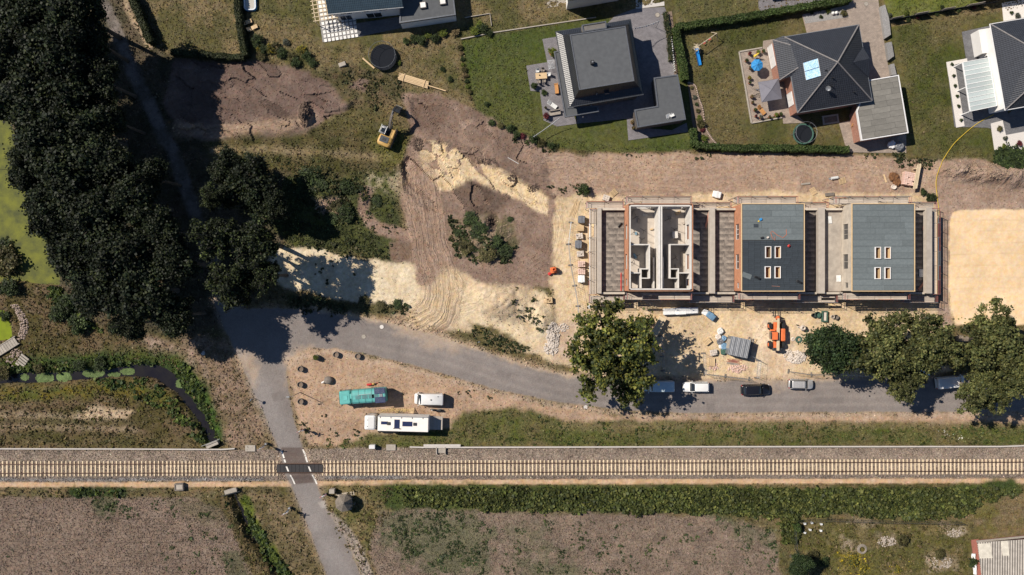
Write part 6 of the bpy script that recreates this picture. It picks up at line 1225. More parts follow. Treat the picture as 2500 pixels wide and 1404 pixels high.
e = thing('folding_steps', 'small timber steps leaning at the side of the white box truck', 'steps', 1009, 1002, -5)
for k in range(4): MB().box((-.2+.0*k, .35-.2*k, .15+.2*k), (.7, .16, .04)).build('tread', 'timber', e)
for s in (-1, 1): MB().bar((s*.36-.2, .5, 0), (s*.36-.2, -.35, .85), .04, .1).build('stringer', 'timber', e)
def bike(label, px, py, rz, lean=0.0, c='dark_trim', z=0):
    e = thing('bicycle', label, 'bicycle', px, py, rz); e.rotation_euler.x = lean
    for x in (-.52, .52):
        m = MB(); n = 14; m.tube([(x+.33*math.cos(2*math.pi*i/n), 0, .34+.33*math.sin(2*math.pi*i/n)) for i in range(n+1)], .022, 4)
        for i in range(6): m.tube([(x, 0, .34), (x+.32*math.cos(math.pi*i/3), 0, .34+.32*math.sin(math.pi*i/3))], .006, 3)
        m.build('wheel', 'tyre', e)
    MB().tube([(-.52, 0, .34), (-.05, 0, .3), (.38, 0, .78), (-.18, 0, .78), (-.05, 0, .3)], .022, 5).tube([(-.18, 0, .85), (-.52, 0, .34)], .015, 4).tube([(.52, 0, .34), (.36, 0, .9)], .022, 5).build('frame', c, e)
    MB().box((-.2, 0, .9), (.25, .13, .06), bev=.02).build('saddle', 'dark_trim', e); MB().tube([(.3, -.28, .98), (.38, 0, .95), (.3, .28, .98)], .016, 5).build('handlebar', 'dark_trim', e)
bike('dark bicycle lying beside the white box truck, left one of two', 970, 1004, 10, 1.35); bike('bicycle lying on straw nearest the timber steps by the white truck', 985, 1001.5, -25, 1.3, 'galv')
e = thing('motorcycle', 'black motorcycle parked beside the white camper van', 'motorcycle', 1066, 1000, 176)
for x in (-.7, .7): MB().cyl((x, 0, .32), .32, .14, 16, axis='y').build('wheel', 'tyre', e)
MB().loft([[(x, y*w, z0+.0) for (y, z0) in ((-.12, .45), (.12, .45), (.16, .75), (-.16, .75))] for x, w in ((-.5, .7), (-.1, 1.1), (.4, 1.2), (.6, .7))]).build('engine', 'steel_dark', e); MB().box((.2, 0, .85), (.6, .34, .26), bev=.1).build('tank', 'paint_black', e); MB().box((-.45, 0, .82), (.75, .3, .12), bev=.05).build('seat', 'black_matt', e); MB().tube([(.45, -.38, 1.02), (.6, 0, 1.0), (.45, .38, 1.02)], .02, 5).tube([(.7, 0, .32), (.55, 0, 1.0)], .035, 5).build('handlebar', 'galv', e); MB().box((.72, 0, .85), (.14, .2, .2), bev=.05).build('headlight', 'lamp_glass', e); MB().tube([(-.2, -.2, .4), (-.9, -.22, .5)], .05, 7).build('exhaust', 'galv', e)
e = thing('kick_scooter', 'red scooter and bags leaning on the turquoise truck', 'scooter', 907, 937.5, 8)
MB().box((-.3, 0, .35), (.9, .35, .3), bev=.08).build('bag', 'sign_red', e); MB().box((.35, 0, .3), (.45, .3, .35), bev=.08).build('bag', 'digger_yellow', e); MB().tube([(.7, 0, .1), (1.3, .1, .1), (1.3, .1, 1.0)], .03, 5).build('frame', 'sign_red', e); MB().cyl((.75, 0, .15), .15, .06, 12, axis='y').cyl((1.35, .1, .15), .15, .06, 12, axis='y').build('wheel', 'tyre', e)
# excavator: boom along +x
ex = thing('excavator', 'yellow and grey tracked excavator with raised boom on the grass', 'excavator', 948, 335, 68); ex.location.z = gz(945, 335)
for s in (-1, 1):
    m = MB(); m.loft([[(x, s*1.15+y, z) for (x, z) in ((-1.9, .42), (-1.6, .08), (1.6, .08), (1.9, .42), (1.6, .8), (-1.6, .8))] for y in (-.28, .28)]); tr_ = m.build('track', 'steel_dark', ex)
    for k in range(9): MB().box((-1.6+k*.4, s*1.15, .83), (.3, .56, .05)).build('track_shoe', 'mud', tr_)
MB().box((0, 0, .6), (2.2, 1.7, .5)).build('undercarriage', 'steel_dark', ex); MB().cyl((0, 0, .95), .7, .2, 18).build('slew_ring', 'steel_dark', ex)
hs_ = thing('x', None, None, loc=(0, 0, 0)); bpy.data.objects.remove(hs_)
MB().loft([rrect(2.0, 2.6, .5, 1.05, -1.1), rrect(2.1, 2.65, .55, 1.4, -1.1), rrect(2.05, 2.6, .55, 1.95, -1.1), rrect(1.85, 2.4, .5, 2.1, -1.05)]).build('counterweight', 'digger_yellow', ex, True)
MB().box((-.9, .1, 2.13), (1.2, 1.7, .1), bev=.04).build('engine_cover', 'steel_dark', ex); MB().box((-.9, .1, 2.2), (.5, .7, .06), bev=.02).build('vent_grille', 'black_matt', ex); MB().box((.5, -.85, 1.5), (1.9, .9, .9), bev=.1).build('side_body', 'digger_yellow', ex); MB().tube([(-1.2, -1.0, 2.1), (-1.2, -1.0, 2.6)], .07, 7).build('exhaust', 'black_matt', ex)
cb = MB().loft([rrect(1.7, 1.05, .15, 1.05, .75, 4), rrect(1.75, 1.05, .15, 1.9, .75, 4), rrect(1.5, 1.0, .15, 2.85, .62, 4), rrect(1.4, .92, .14, 2.95, .6, 4)]); cbo = cb.build('cab', 'paint_grey', ex, True); cbo.location.y = .78
MB().box((.55, 0, 2.98), (.8, .7, .04), bev=.01).build('roof_window', 'glass', cbo); MB().box((1.52, 0, 2.1), (.06, .9, 1.2), ry=-.12).build('windscreen', 'glass', cbo)
for s in (-1, 1): MB().tube([(-.1, .78+s*.55, 3.0), (1.5, .78+s*.55, 3.02)], .03, 5).build('guard_rail', 'galv', ex)
m = MB(); m.loft([[(x, y, z) for (y, z) in ((-.2, z0), (.2, z0), (.2, z0+h), (-.2, z0+h))] for x, z0, h in ((.9, 1.2, .5), (2.3, 2.9, .7), (3.2, 3.7, .6), (4.6, 4.3, .35))]); m.build('boom', 'concrete_dark', ex)
m = MB(); m.loft([[(x, y, z) for (y, z) in ((-.16, z0), (.16, z0), (.16, z0+h), (-.16, z0+h))] for x, z0, h in ((4.3, 4.5, .5), (5.1, 3.7, .5), (5.7, 2.2, .35))]); m.build('stick', 'steel_dark', ex)
for y in (-.3, .3): MB().tube([(1.2, y, 1.3), (2.6, y, 2.9)], .09, 7).build('ram', 'galv', ex)
MB().tube([(2.6, 0, 3.7), (4.4, 0, 4.9)], .08, 7).build('ram', 'galv', ex)
m = MB(); m.loft([[(5.4+.75*math.cos(a), y, 1.5+.75*math.sin(a)) for a in [rad(d) for d in (100, 150, 200, 250, 300, 330)]]+[(5.5, y, 1.7)] for y in (-.65, .65)]); m.build('bucket', 'steel_dark', ex)
for k in range(5): MB().box((6.05, -.52+k*.26, 1.1), (.22, .09, .06)).build('tooth', 'galv', ex)
ex.scale = (.88,)*3
# telehandler: boom to +x (points up the picture)
th = thing('telehandler', 'orange telehandler with pale telescopic boom in the sandy yard', 'telehandler', 1891, 818, 90)
for x in (-1.55, 1.55):
    for s in (-1, 1):
        w_ = MB().cyl((0, 0, 0), .62, .42, 18, axis='y').build('wheel', 'tyre', th); w_.location = (x, s*1.05, .62); MB().cyl((0, s*.22, 0), .32, .03, 12, axis='y').build('rim', 'orange_paint', w_)
MB().box((0, 0, .95), (4.4, 1.0, .5), bev=.05).build('chassis', 'orange_paint', th); MB().box((.1, -.95, 1.25), (2.1, .75, .85), bev=.14).build('engine_cover', 'orange_paint', th)
cbo = MB().loft([rrect(1.4, .95, .12, .9, .05, 4), rrect(1.45, .95, .12, 1.7, .05, 4), rrect(1.25, .9, .12, 2.4, .0, 4)]).build('cab', 'glass', th, True); cbo.location.y = .72; MB().box((0, .72, 2.43), (1.3, .95, .07), bev=.03).build('cab_roof', 'orange_paint', th); MB().box((.75, .72, 1.2), (.5, .9, .5), bev=.08).build('cab_base', 'orange_paint', th)
for (x, y) in ((-.6, .3), (-.6, 1.14), (.62, .3), (.62, 1.14)): MB().tube([(x, y, .9), (x*.95, y, 2.4)], .05, 5).build('pillar', 'orange_paint', th)
MB().box((-.6, 0, 1.75), (3.8, .42, .42), ry=-.06, bev=.03).build('boom', 'timber_pale', th); MB().box((1.9, 0, 1.9), (2.0, .32, .32), ry=-.06, bev=.03).build('inner_boom', 'timber_pale', th); MB().box((2.95, 0, 1.5), (.5, .42, .9), ry=.3, bev=.05).build('boom_head', 'orange_paint', th); MB().box((3.25, 0, .95), (.12, 1.2, .8)).build('fork_carriage', 'steel_dark', th)
for s in (-1, 1): MB().box((3.75, s*.4, .6), (1.1, .12, .06)).build('fork', 'steel_dark', th); MB().box((1.55, s*1.05, 1.3), (.9, .46, .08), bev=.03).build('mudguard', 'black_matt', th)
MB().box((-2.3, 0, 1.3), (.5, 1.6, .6), bev=.1).build('counterweight', 'steel_dark', th); MB().tube([(1.2, 1.35, 1.9), (1.7, 1.75, 2.0)], .03, 5).build('mirror_arm', 'orange_paint', th)
# ================================================================ GARDENS
pm('pool_blue', (.06, .33, .62), (.05, .28, .55), 2, .35); pm('pool_white', (.72, .76, .78)); pm('pool_water', (.42, .40, .36), (.38, .36, .32), 2, .1); pm('net_black', (.010, .012, .016), (.015, .017, .022), 9, .9, spec=.1); pm('cloth_grey', (.17, .165, .19), (.145, .14, .165), 3, .9); pm('cloth_blue', (.03, .24, .52), (.025, .2, .45), 4, .8); pm('cloth_yellow', (.7, .5, .06)); pm('wood_orange', (.5, .25, .08), (.38, .18, .06), 3, .6, stretch=(1, 6, 6)); pm('wood_grey', (.3, .26, .22), (.22, .19, .16), 3, .8); pm('terracotta', (.35, .13, .07)); pm('plastic_white', (.72, .72, .70), None, 4, .5); pm('plastic_blue', (.03, .27, .66), (.03, .24, .6), 3, .35); pm('plastic_red', (.55, .05, .04)); pm('tarp_blue', (.16, .28, .40), (.1, .19, .3), 3, .5, .03); pm('foil_white', (.74, .73, .71), (.6, .6, .6), 2.5, .35, .05, bscale=5); pm('foil_grey', (.10, .105, .12), (.16, .165, .18), 3, .4, .03); pm('brick_pack', (.52, .27, .2), (.66, .55, .48), 5, .9); pm('stone_pale', (.62, .55, .48), (.5, .43, .37), 4, .9, .02); pm('rust', (.19, .085, .03), (.1, .045, .02), 4, .9, .03); pm('yellow_hose', (.6, .42, .04)); pm('pipe_dark', (.03, .04, .04)); pm('net_green', (.05, .12, .09))
def basin(label, px, py, rz, l, w):
    e = thing('paddling_pool', label, 'pool', px, py, rz)
    ringm([p[:2] for p in rrect(l, w, .6, 0)], [p[:2] for p in rrect(l-.55, w-.55, .38, 0)], 0, .42).build('blue_rim', 'pool_blue', e); ringm([p[:2] for p in rrect(l-.1, w-.1, .55, 0)], [p[:2] for p in rrect(l-.42, w-.42, .42, 0)], .42, .55).build('white_rim', 'pool_white', e); MB().prism([p[:2] for p in rrect(l-.56, w-.56, .38, 0)], .02, .36).build('water', 'pool_water', e)
basin('blue and white inflatable pool cut by the top edge', 612, 4, 92, 3.3, 2.1)
def lounger(label, px, py, rz, fr='timber_pale', cl='wood_orange', z=0, n=7):
    e = thing('sun_lounger', label, 'lounger', px, py, rz, z=0); e.location.z = z
    for s in (-1, 1): MB().box((0, s*.3, .3), (1.7, .06, .07)).build('side_rail', fr, e)
    for x in (-.7, .7):
        for s in (-1, 1): MB().box((x, s*.3, .15), (.06, .06, .3)).build('leg', fr, e)
    for k in range(n): MB().box((-.8+k*1.05/n, 0, .36), (.8/n+.03, .6, .04)).build('slat', cl, e)
    MB().box((.62, 0, .55), (.7, .6, .05), ry=-.6).build('backrest', cl, e)
lounger('wooden sun lounger near the tall hedge, the upper of two', 604, 56, 200, cl='timber'); lounger('wooden sun lounger near the tall hedge, the lower of two', 618, 70, 205, cl='timber')
def trampoline(label, px, py, r, h, netm):
    e = thing('trampoline', label, 'trampoline', px, py); z = .75; n = 28
    MB().lathe([(r*.86, z), (0.01, z-.03)], n).build('jump_mat', 'net_black', e); MB().lathe([(r, z-.02), (r, z+.03), (r*.86, z+.03), (r*.86, z-.02)], n).build('edge_pad', netm, e)
    for k in range(6):
        a = k*math.pi/3; x, y = r*math.cos(a), r*math.sin(a); MB().tube([(x*1.02, y*1.02, 0), (x*1.02, y*1.02, z+h)], .03, 5).build('pole', 'galv', e)
    m = MB(); m.tube([(r*math.cos(2*math.pi*i/24), r*math.sin(2*math.pi*i/24), z+h) for i in range(25)], .025, 4); m.build('top_ring', 'galv', e)
    m = MB(); 
    for i in range(36): a = 2*math.pi*i/36; m.tube([(r*math.cos(a), r*math.sin(a), z), (r*math.cos(a), r*math.sin(a), z+h)], .012, 3)
    m.build('safety_net', 'net_black', e)
trampoline('large round black trampoline with net below the white house', 938, 143, 2.2, 1.7, 'net_black'); trampoline('dark trampoline with green edge pad in the hip roofed house garden', 1957, 329, 1.75, 1.5, 'net_green')
plk = lambda e, P, mat='timber', w=.2, h=.06: [MB().bar(a, b, w, h).build('plank', mat, e) for a, b in P]
e = thing('timber_stack', 'bundle of long fresh timber planks right of the excavator', 'timber', 1010, 198, -17)
for j in range(2):
    for k in range(5): MB().box((R.uniform(-.1, .1), -.5+k*.24, .2+j*.13), (5.2, .21, .11)).build('plank', 'timber', e)
for x in (-1.7, 1.9): MB().box((x, 0, .09), (.12, 1.5, .1)).build('bearer', 'timber', e); MB().box((x, 0, .46), (.1, 1.4, .08)).build('batten', 'timber', e)
MB().box((4.2, -.1, .4), (3.0, .16, .1)).build('plank', 'timber', e)
e = setp(MB().box((0, 0, .1), (2.6, .24, .1)).build('loose_plank', 'timber'), 'single loose plank on the lawn beside the black trampoline', 'plank'); e.location = (*U(900, 155), gz(900, 155)); e.rotation_euler.z = rad(-41)
e = thing('bench_block', 'grey stone bench block on the lawn left of the trampoline', 'bench', 836, 160, 20); MB().box((.1, 0, .35), (1.2, .7, .7), bev=.05).build('block', 'concrete', e); MB().box((-.7, -.1, .12), (.5, .3, .24), bev=.05).build('foot_stone', 'concrete', e)
for i, (k, x, y, r) in enumerate((('green', 630, 100, 16), ('green', 648, 122, 12), ('yellow', 634, 118, 10), ('yellow', 662, 122, 12), ('green', 690, 130, 13), ('olive', 676, 115, 12), ('yellow', 738, 122, 11), ('green', 752, 140, 13), ('olive', 715, 140, 12), ('green', 765, 155, 13), ('grey', 700, 105, 9), ('olive', 640, 140, 12), ('green', 725, 155, 13))):
    shrub(k, x, y, r, '%s in the flower bed right of the tall hedge' % {'green': 'dark green bush', 'yellow': 'yellow flowering bush', 'olive': 'olive brown bush', 'grey': 'grey leaved bush'}[k], group='bushes of the top flower bed')
for i, (k, x, y, r) in enumerate((('green', 1010, 95, 11), ('green', 1030, 100, 13), ('bright', 1045, 88, 9), ('green', 1062, 97, 12), ('bright', 1082, 82, 12), ('straw', 1112, 80, 11), ('bright', 1160, 78, 13), ('green', 1180, 72, 14), ('bright', 1170, 62, 9), ('green', 1195, 82, 10), ('green', 992, 103, 9))):
    shrub(k, x, y, r, '%s in the bed below the flat extension of the white house' % {'green': 'dark leafy shrub', 'bright': 'bright yellow green shrub', 'straw': 'dry straw coloured shrub'}[k], group='bed below the white house')
e = thing('garden_kerb', 'pale kerb line between the dry lawn and the mown green lawn', 'kerb', loc=(0, 0, 0)); kp = W([(1125, 96), (1205, 80), (1455, 43)]); 
for a, b in zip(kp[:-1], kp[1:]): MB().bar((*a, .08), (*b, .08), .16, .22).build('kerb_stone', 'concrete', e)
e = thing('vegetable_plot', 'pale rectangular frame of a small vegetable plot', 'garden bed', loc=(0, 0, 0)); kp = W([(1135, 44), (1196, 34), (1200, 64)])
for a, b in zip(kp[:-1], kp[1:]): MB().bar((*a, .12), (*b, .12), .1, .3).build('board', 'concrete', e)
for i in range(10): shrub(['olive', 'straw', 'green', 'bright'][i % 4], 1124+i*2.6+R.uniform(-2, 2), 118+i*13.5, R.uniform(5, 8), 'small straggly plant in the row along the left of the mown lawn', group='plant row along the mown lawn')
for i, (x, y, r, k) in enumerate(((1188, 255, 7, 'green'), (1200, 300, 9, 'green'), (1222, 308, 9, 'olive'), (1245, 316, 11, 'green'), (1262, 330, 10, 'green'), (1275, 333, 8, 'red'), (1300, 342, 12, 'green'), (1322, 350, 11, 'olive'), (1345, 357, 9, 'green'), (1080, 170, 7, 'green'), (1100, 195, 7, 'green'), (975, 155, 6, 'bright'), (1132, 170, 6, 'olive'))):
    shrub(k, x, y, r, ['lone small bush on the mown green lawn', 'green bush at the left end of the lower lawn border', 'olive bush second in the lower lawn border', 'rounded green bush in the lower lawn border, left of the pink one', 'green bush touching the pink flowering one', 'pink flowering bush in the lower lawn border', 'green bush at the foot of the bunting rope', 'olive bush right of the bunting rope', 'last green bush of the lower lawn border', 'small bush on the dry lawn right of the trampoline', 'small bush near the timber bundle', 'bright green plant beside the black trampoline', 'olive bush left of the mown lawn'][i])
# terrace of the black house
e = thing('dining_table', 'pale wooden dining table on the grey terrace', 'table', 1321, 188, 4, z=.05); MB().box((0, 0, .74), (1.9, 1.0, .05), bev=.01).build('table_top', 'timber', e)
for x in (-.8, .8):
    for s in (-.4, .4): MB().box((x, s, .36), (.07, .07, .72)).build('leg', 'timber', e)
MB().cyl((-.3, .1, .85), .09, .16, 10).build('bowl', 'net_black', e)
def chair(label, px, py, rz, mat, seat=None, group=None):
    e = thing('garden_chair', label, 'chair', px, py, rz, z=.05, group=group); MB().box((0, 0, .44), (.52, .5, .07), bev=.03).build('seat', seat or mat, e); MB().box((0, .26, .75), (.5, .07, .6), rx=-.15, bev=.03).build('backrest', mat, e)
    for x in (-.22, .22):
        for y in (-.2, .22): MB().box((x, y, .21), (.05, .05, .42)).build('leg', mat, e)
        MB().box((x*1.15, 0, .65), (.05, .45, .04)).build('armrest', mat, e)
chair('white chair at the top left of the terrace dining table', 1312, 175, 5, 'plastic_white'); chair('grey chair at the top right of the terrace dining table', 1325, 173, 3, 'wood_grey'); chair('white chair at the right end of the terrace dining table', 1339, 184, -85, 'plastic_white'); chair('dark grey chair at the lower left of the terrace dining table', 1315, 202, 184, 'wood_grey'); chair('dark grey chair at the lower right of the terrace dining table', 1328, 200, 184, 'wood_grey')
e = thing('garden_bench', 'orange wooden bench against the black house', 'bench', 1358, 218, 96, z=.05); MB().box((0, 0, .42), (1.75, .55, .08)).build('seat', 'wood_orange', e); MB().box((0, -.28, .7), (1.75, .06, .5)).build('backrest', 'wood_orange', e)
for x in (-.8, .8): MB().box((x, 0, .3), (.07, .6, .6)).build('armrest', 'wood_orange', e)
lounger('white padded lounger on the lower grey terrace', 1348, 257, 145, 'plastic_white', 'plastic_white', .05); e = thing('garden_sofa', 'grey slatted sofa at the lower edge of the grey terrace', 'sofa', 1355, 277, 10, z=.05); MB().box((0, 0, .35), (1.9, .75, .2), bev=.04).build('seat', 'wood_grey', e); MB().box((0, .38, .6), (1.9, .12, .5)).build('backrest', 'wood_grey', e)
e = thing('drying_rack', 'pale green drying rack by the black house', 'rack', 1345, 161, 10, z=.05); m = MB()
for k in range(7): m.bar((-.5+k*.17, -.7, .9), (-.5+k*.17, .7, .9), .025)
for y in (-.7, .7): m.bar((-.55, y, .9), (.55, y, .9), .03)
m.build('rack_top', 'pool_white', e); 
for x in (-.5, .5): MB().bar((x, -.6, 0), (-x, .6, .9), .03).build('leg', 'pool_white', e)
def pot(label, px, py, r, k, mat='terracotta', z=.05, pr=None):
    e = thing('potted_plant', label, 'plant', px, py, 0, z=z); q = pr or r*.7/S; MB().lathe([(q*.7, 0), (q, .45), (q*1.08, .5), (q*.9, .5), (q*.85, .42), (0.01, .42)], 12).build('pot', mat, e); o = inst(SH[k][0], 'foliage', e, (0, 0, .7), R.uniform(0, 6), (r/S, r/S, r/S*.8))
pot('dark leafy potted plant at the left corner of the grey terrace', 1303, 212, 9, 'green', 'net_black'); pot('red leaved potted plant at the bottom of the grey terrace', 1333, 285, 9, 'red'); pot('tall yellow green potted plant on the upper grey terrace', 1349, 130, 12, 'bright'); pot('small potted plant beside the garage of the black house', 1542, 300, 6, 'straw'); pot('small terracotta pot beside the garage corner', 1545, 314, 5, 'olive'); shrub('green', 1328, 228, 8, 'small plant in the earth patch of the grey terrace'); pot('tiny black pot beside the padded lounger', 1332, 265, 3.5, 'olive', 'net_black')
def bunting(label, a, b, za, zb, n, mats):
    e = thing('bunting', label, 'bunting', loc=(0, 0, 0)); A, B_ = Vector((*U(*a, za), za)), Vector((*U(*b, zb), zb)); pts = [A.lerp(B_, t/12)-Vector((0, 0, .5*math.sin(math.pi*t/12))) for t in range(13)]; MB().tube(pts, .03, 4).build('rope', 'plastic_white', e)
    for k in range(n): p = A.lerp(B_, (k+.5)/n)-Vector((0, 0, .5*math.sin(math.pi*(k+.5)/n))); d = (B_-A).normalized()*.16; MB().add([p-d, p+d, p-Vector((0, 0, .4))+Vector((.08, -.12, 0)), p-d+Vector((.01, .01, 0)), p+d+Vector((.01, .01, 0)), p-Vector((0, 0, .4))+Vector((.09, -.11, 0))], [(0, 1, 2), (5, 4, 3), (0, 3, 4, 1), (1, 4, 5, 2), (2, 5, 3, 0)]).build('flag', mats[k % len(mats)], e)
bunting('string of dark flags across the grey driveway', (1549, 69), (1610, 51), 4.5, 3.5, 11, ['cloth_grey', 'plastic_white', 'cloth_blue']); bunting('white rope of small flags from the black house to the lower lawn border', (1366, 288), (1302, 334), 2.8, 2.0, 14, ['plastic_white'])
e = thing('flag_post', 'slim post carrying the white flag rope at the lawn border', 'post', 1302, 334); MB().tube([(0, 0, 0), (.0, 0, 2.05)], .04, 6).build('post', 'galv', e); e.location.x, e.location.y = U(1302, 334, 2.0)
e = thing('flag_post', 'slim post carrying the dark flags right of the driveway', 'post', 1610, 51); MB().tube([(0, 0, 0), (0, 0, 3.55)], .04, 6).build('post', 'galv', e); e.location.x, e.location.y = U(1610, 51, 3.5)
e = thing('folded_awning', 'crumpled white folding chair on the garage roof of the black house', 'chair', *(1634, 284), 25, z=3.1); MB().box((-.2, .1, .25), (.8, .6, .06), rx=.5, ry=.3).build('seat', 'plastic_white', e); MB().box((.4, -.1, .3), (.7, .5, .06), rx=-.4).build('backrest', 'plastic_white', e); MB().tube([(-.5, -.4, .03), (.5, .3, .45)], .03, 5).tube([(-.5, .4, .03), (.6, -.4, .4)], .03, 5).build('frame', 'galv', e)
# driveway border
slab('flower_bed', [(1624, 30), (1640, 28), (1648, 100), (1654, 180), (1646, 182), (1638, 90)], .06, 'soil_bed', 'narrow planted bed right of the grey driveway')
e = thing('picket_row', 'row of short white stakes right of the grey driveway', 'fence', 1641, 135, 96)
for k in range(16): MB().cyl((-2.8+k*.37, R.uniform(-.03, .03), .45), .09, .9, 7).build('stake', 'plastic_white', e)
slab('flower_bed', [(1678, 200), (1692, 206), (1705, 240), (1715, 265), (1722, 310), (1750, 352), (1702, 354), (1690, 300)], .05, 'soil_bed', 'curved shrub bed with stone edge left of the patchy lawn')
e = thing('bed_edging', 'curved row of pale edge stones around the shrub bed', 'edging', 1712, 280); ep = smooth_line([(1680, 202), (1697, 210), (1706, 240), (1716, 268), (1722, 310), (1735, 335), (1752, 355)], 7)
for p in ep[::1]: w_ = U(*p); inst(stone[0], 'stone', e, (w_[0]-e.location.x, w_[1]-e.location.y, .1), R.uniform(0, 3), .3)
for i, (x, y, r, k) in enumerate(((1688, 215, 5, 'olive'), (1696, 238, 6, 'grey'), (1700, 255, 5, 'green'), (1704, 272, 6, 'olive'), (1706, 290, 8, 'bright'), (1710, 305, 12, 'olive'), (1714, 318, 7, 'red'), (1718, 338, 9, 'bright'), (1700, 325, 6, 'green'), (1722, 350, 6, 'green'))): shrub(k, x, y, r, ['small olive plant at the top of the curved bed', 'grey leaved plant second in the curved bed', 'small green plant in the middle of the curved bed', 'olive plant below the middle of the curved bed', 'bright green plant in the curved bed', 'largest olive bush in the curved bed', 'reddish plant in the curved bed', 'bright round plant at the bottom of the curved bed', 'small green plant left in the curved bed', 'last green plant of the curved bed'][i])
# garden of the hip roofed house
e = thing('swing_set', 'pale timber swing frame with blue slide and red swing seats', 'swing', 1712, 112, 35); pm('swing_wood', (.5, .42, .3), None, 4)
MB().tube([(-1.1, 0, 2.1), (2.6, 0, 2.1)], .06, 6).build('top_beam', 'swing_wood', e)
for x, s in ((2.5, -1), (2.5, 1), (-1.0, -1), (-1.0, 1)): MB().tube([(x, 0, 2.1), (x+.15, s*.95, 0)], .055, 6).build('leg', 'swing_wood', e)
MB().box((-1.3, 0, 1.15), (.9, .9, .08)).build('tower_deck', 'swing_wood', e)
for x in (-1.7, -.9):
    for s in (-.42, .42): MB().box((x, s, .85), (.08, .08, 1.7)).build('tower_post', 'swing_wood', e)
for x, m_ in ((.5, 'plastic_red'), (1.6, 'plastic_red')):
    MB().box((x, .0, .5), (.45, .2, .06), bev=.02).build('swing_seat', m_, e); MB().tube([(x-.2, 0, .5), (x-.2, 0, 2.1)], .015, 4).tube([(x+.2, 0, .5), (x+.2, 0, 2.1)], .015, 4).build('rope', 'plastic_white', e)
sl_ = MB(); n_ = 8; pts = [(-1.35-.12*0, -.45-2.6*t, 1.25-1.1*t+.12*math.sin(t*6)*0) for t in [k/n_ for k in range(n_+1)]]; sl_.loft([[(p[0]-.28, p[1], p[2]+.18), (p[0]-.24, p[1], p[2]), (p[0]+.24, p[1], p[2]), (p[0]+.28, p[1], p[2]+.18), (p[0]+.25, p[1], p[2]-.05), (p[0]-.25, p[1], p[2]-.05)] for p in pts]); so_ = sl_.build('slide', 'plastic_blue', e); so_.rotation_euler.z = rad(-16)
def parasol(label, px, py, rz, r, n, h, mat, rise=.5):
    e = thing('parasol', label, 'parasol', px, py, rz, z=.05); x, y = U(px, py, h); e.location.x, e.location.y = x, y; MB().tube([(0, 0, 0), (0, 0, h+rise+.1)], .035, 7).build('pole', 'galv', e); MB().cyl((0, 0, .06), .4, .12, 14).build('base', 'concrete', e); m = MB(); a0 = math.pi/n
    for k in range(n):
        a, b = a0+2*math.pi*k/n, a0+2*math.pi*(k+1)/n; A, B_ = Vector((r*math.cos(a), r*math.sin(a), h)), Vector((r*math.cos(b), r*math.sin(b), h)); M_ = (A+B_)/2*.98+Vector((0, 0, -.0)); T_ = Vector((0, 0, h+rise)); m.add([A, M_.lerp(T_, .0), B_, T_], [(0, 1, 3), (1, 2, 3)]); m.add([A-Vector((0, 0, .15)), B_-Vector((0, 0, .15)), B_, A], [(0, 1, 2, 3)])
    cno = m.build('canopy', mat, e)
    for k in range(n): a = a0+2*math.pi*k/n; MB().tube([(r*math.cos(a), r*math.sin(a), h+.02), (0, 0, h+rise+.03)], .02, 4).build('rib', mat, cno)
parasol('bright blue eight sided parasol on the warm terrace', 1848, 159, 0, 1.02, 8, 2.1, 'cloth_blue', .35); parasol('large square grey parasol on the warm terrace', 1880, 221, 10, 2.4, 4, 2.5, 'cloth_grey', .7)
e = thing('parasol', 'small closed yellow parasol near the blue parasol', 'parasol', 1835, 143, 30, z=.05); m = MB(); m.lathe([(.02, 2.0), (.12, 1.6), (.25, .8), (.18, .7), (.02, .7)], 9); m.build('canopy', 'cloth_yellow', e); MB().tube([(0, 0, 0), (0, 0, 2.0)], .03, 6).build('pole', 'galv', e); e.rotation_euler.y = .45
lounger('orange wooden lounge chair on the lower warm terrace', 1857, 270, 130, 'wood_orange', 'wood_orange', .05, 6)
bike('bicycle parked left of the grey parasol', 1846, 232, 20); bike('child bicycle beside the other one on the warm terrace', 1852, 222, -15, .0, 'cloth_blue')
for i, (x, y, r, k) in enumerate(((1820, 150, 5, 'green'), (1828, 133, 5, 'red'), (1848, 130, 6, 'bright'), (1861, 127, 5, 'green'), (1830, 168, 5, 'grey'), (1827, 192, 5, 'yellow'), (1828, 204, 4, 'green'), (1833, 238, 5, 'straw'), (1835, 252, 4, 'olive'), (1841, 270, 5, 'green'), (1843, 285, 4, 'red'), (1855, 288, 5, 'grey'), (1892, 282, 6, 'bright'), (1903, 280, 5, 'green'), (1893, 183, 7, 'green'), (1876, 287, 4, 'olive'))):
    pot('%s potted plant on the warm terrace, %s' % ({'green': 'green', 'red': 'pink', 'bright': 'yellow green', 'grey': 'grey', 'yellow': 'yellow', 'straw': 'dry', 'olive': 'olive'}[k], ['left of the blue parasol', 'top left corner', 'above the blue parasol', 'at the top edge', 'below the blue parasol', 'middle of the left edge', 'middle of the left edge, lower one', 'beside the bicycles', 'below the bicycles', 'left of the orange lounger', 'bottom left corner', 'on the bottom edge, left', 'on the bottom edge, right', 'at the bottom right corner', 'against the brick wall', 'on the bottom edge, middle'][i]), x, y, r, k)
for i, (x, y, r, k) in enumerate(((1980, 32, 5, 'green'), (2020, 28, 7, 'bright'), (2058, 34, 9, 'olive'), (2003, 42, 5, 'green'))): shrub(k, x, y, r, ['small dark bush at the left of the gravel bed', 'bright bush left of the white balls', 'olive bush right of the white balls', 'low green bush at the lower edge of the gravel bed'][i])
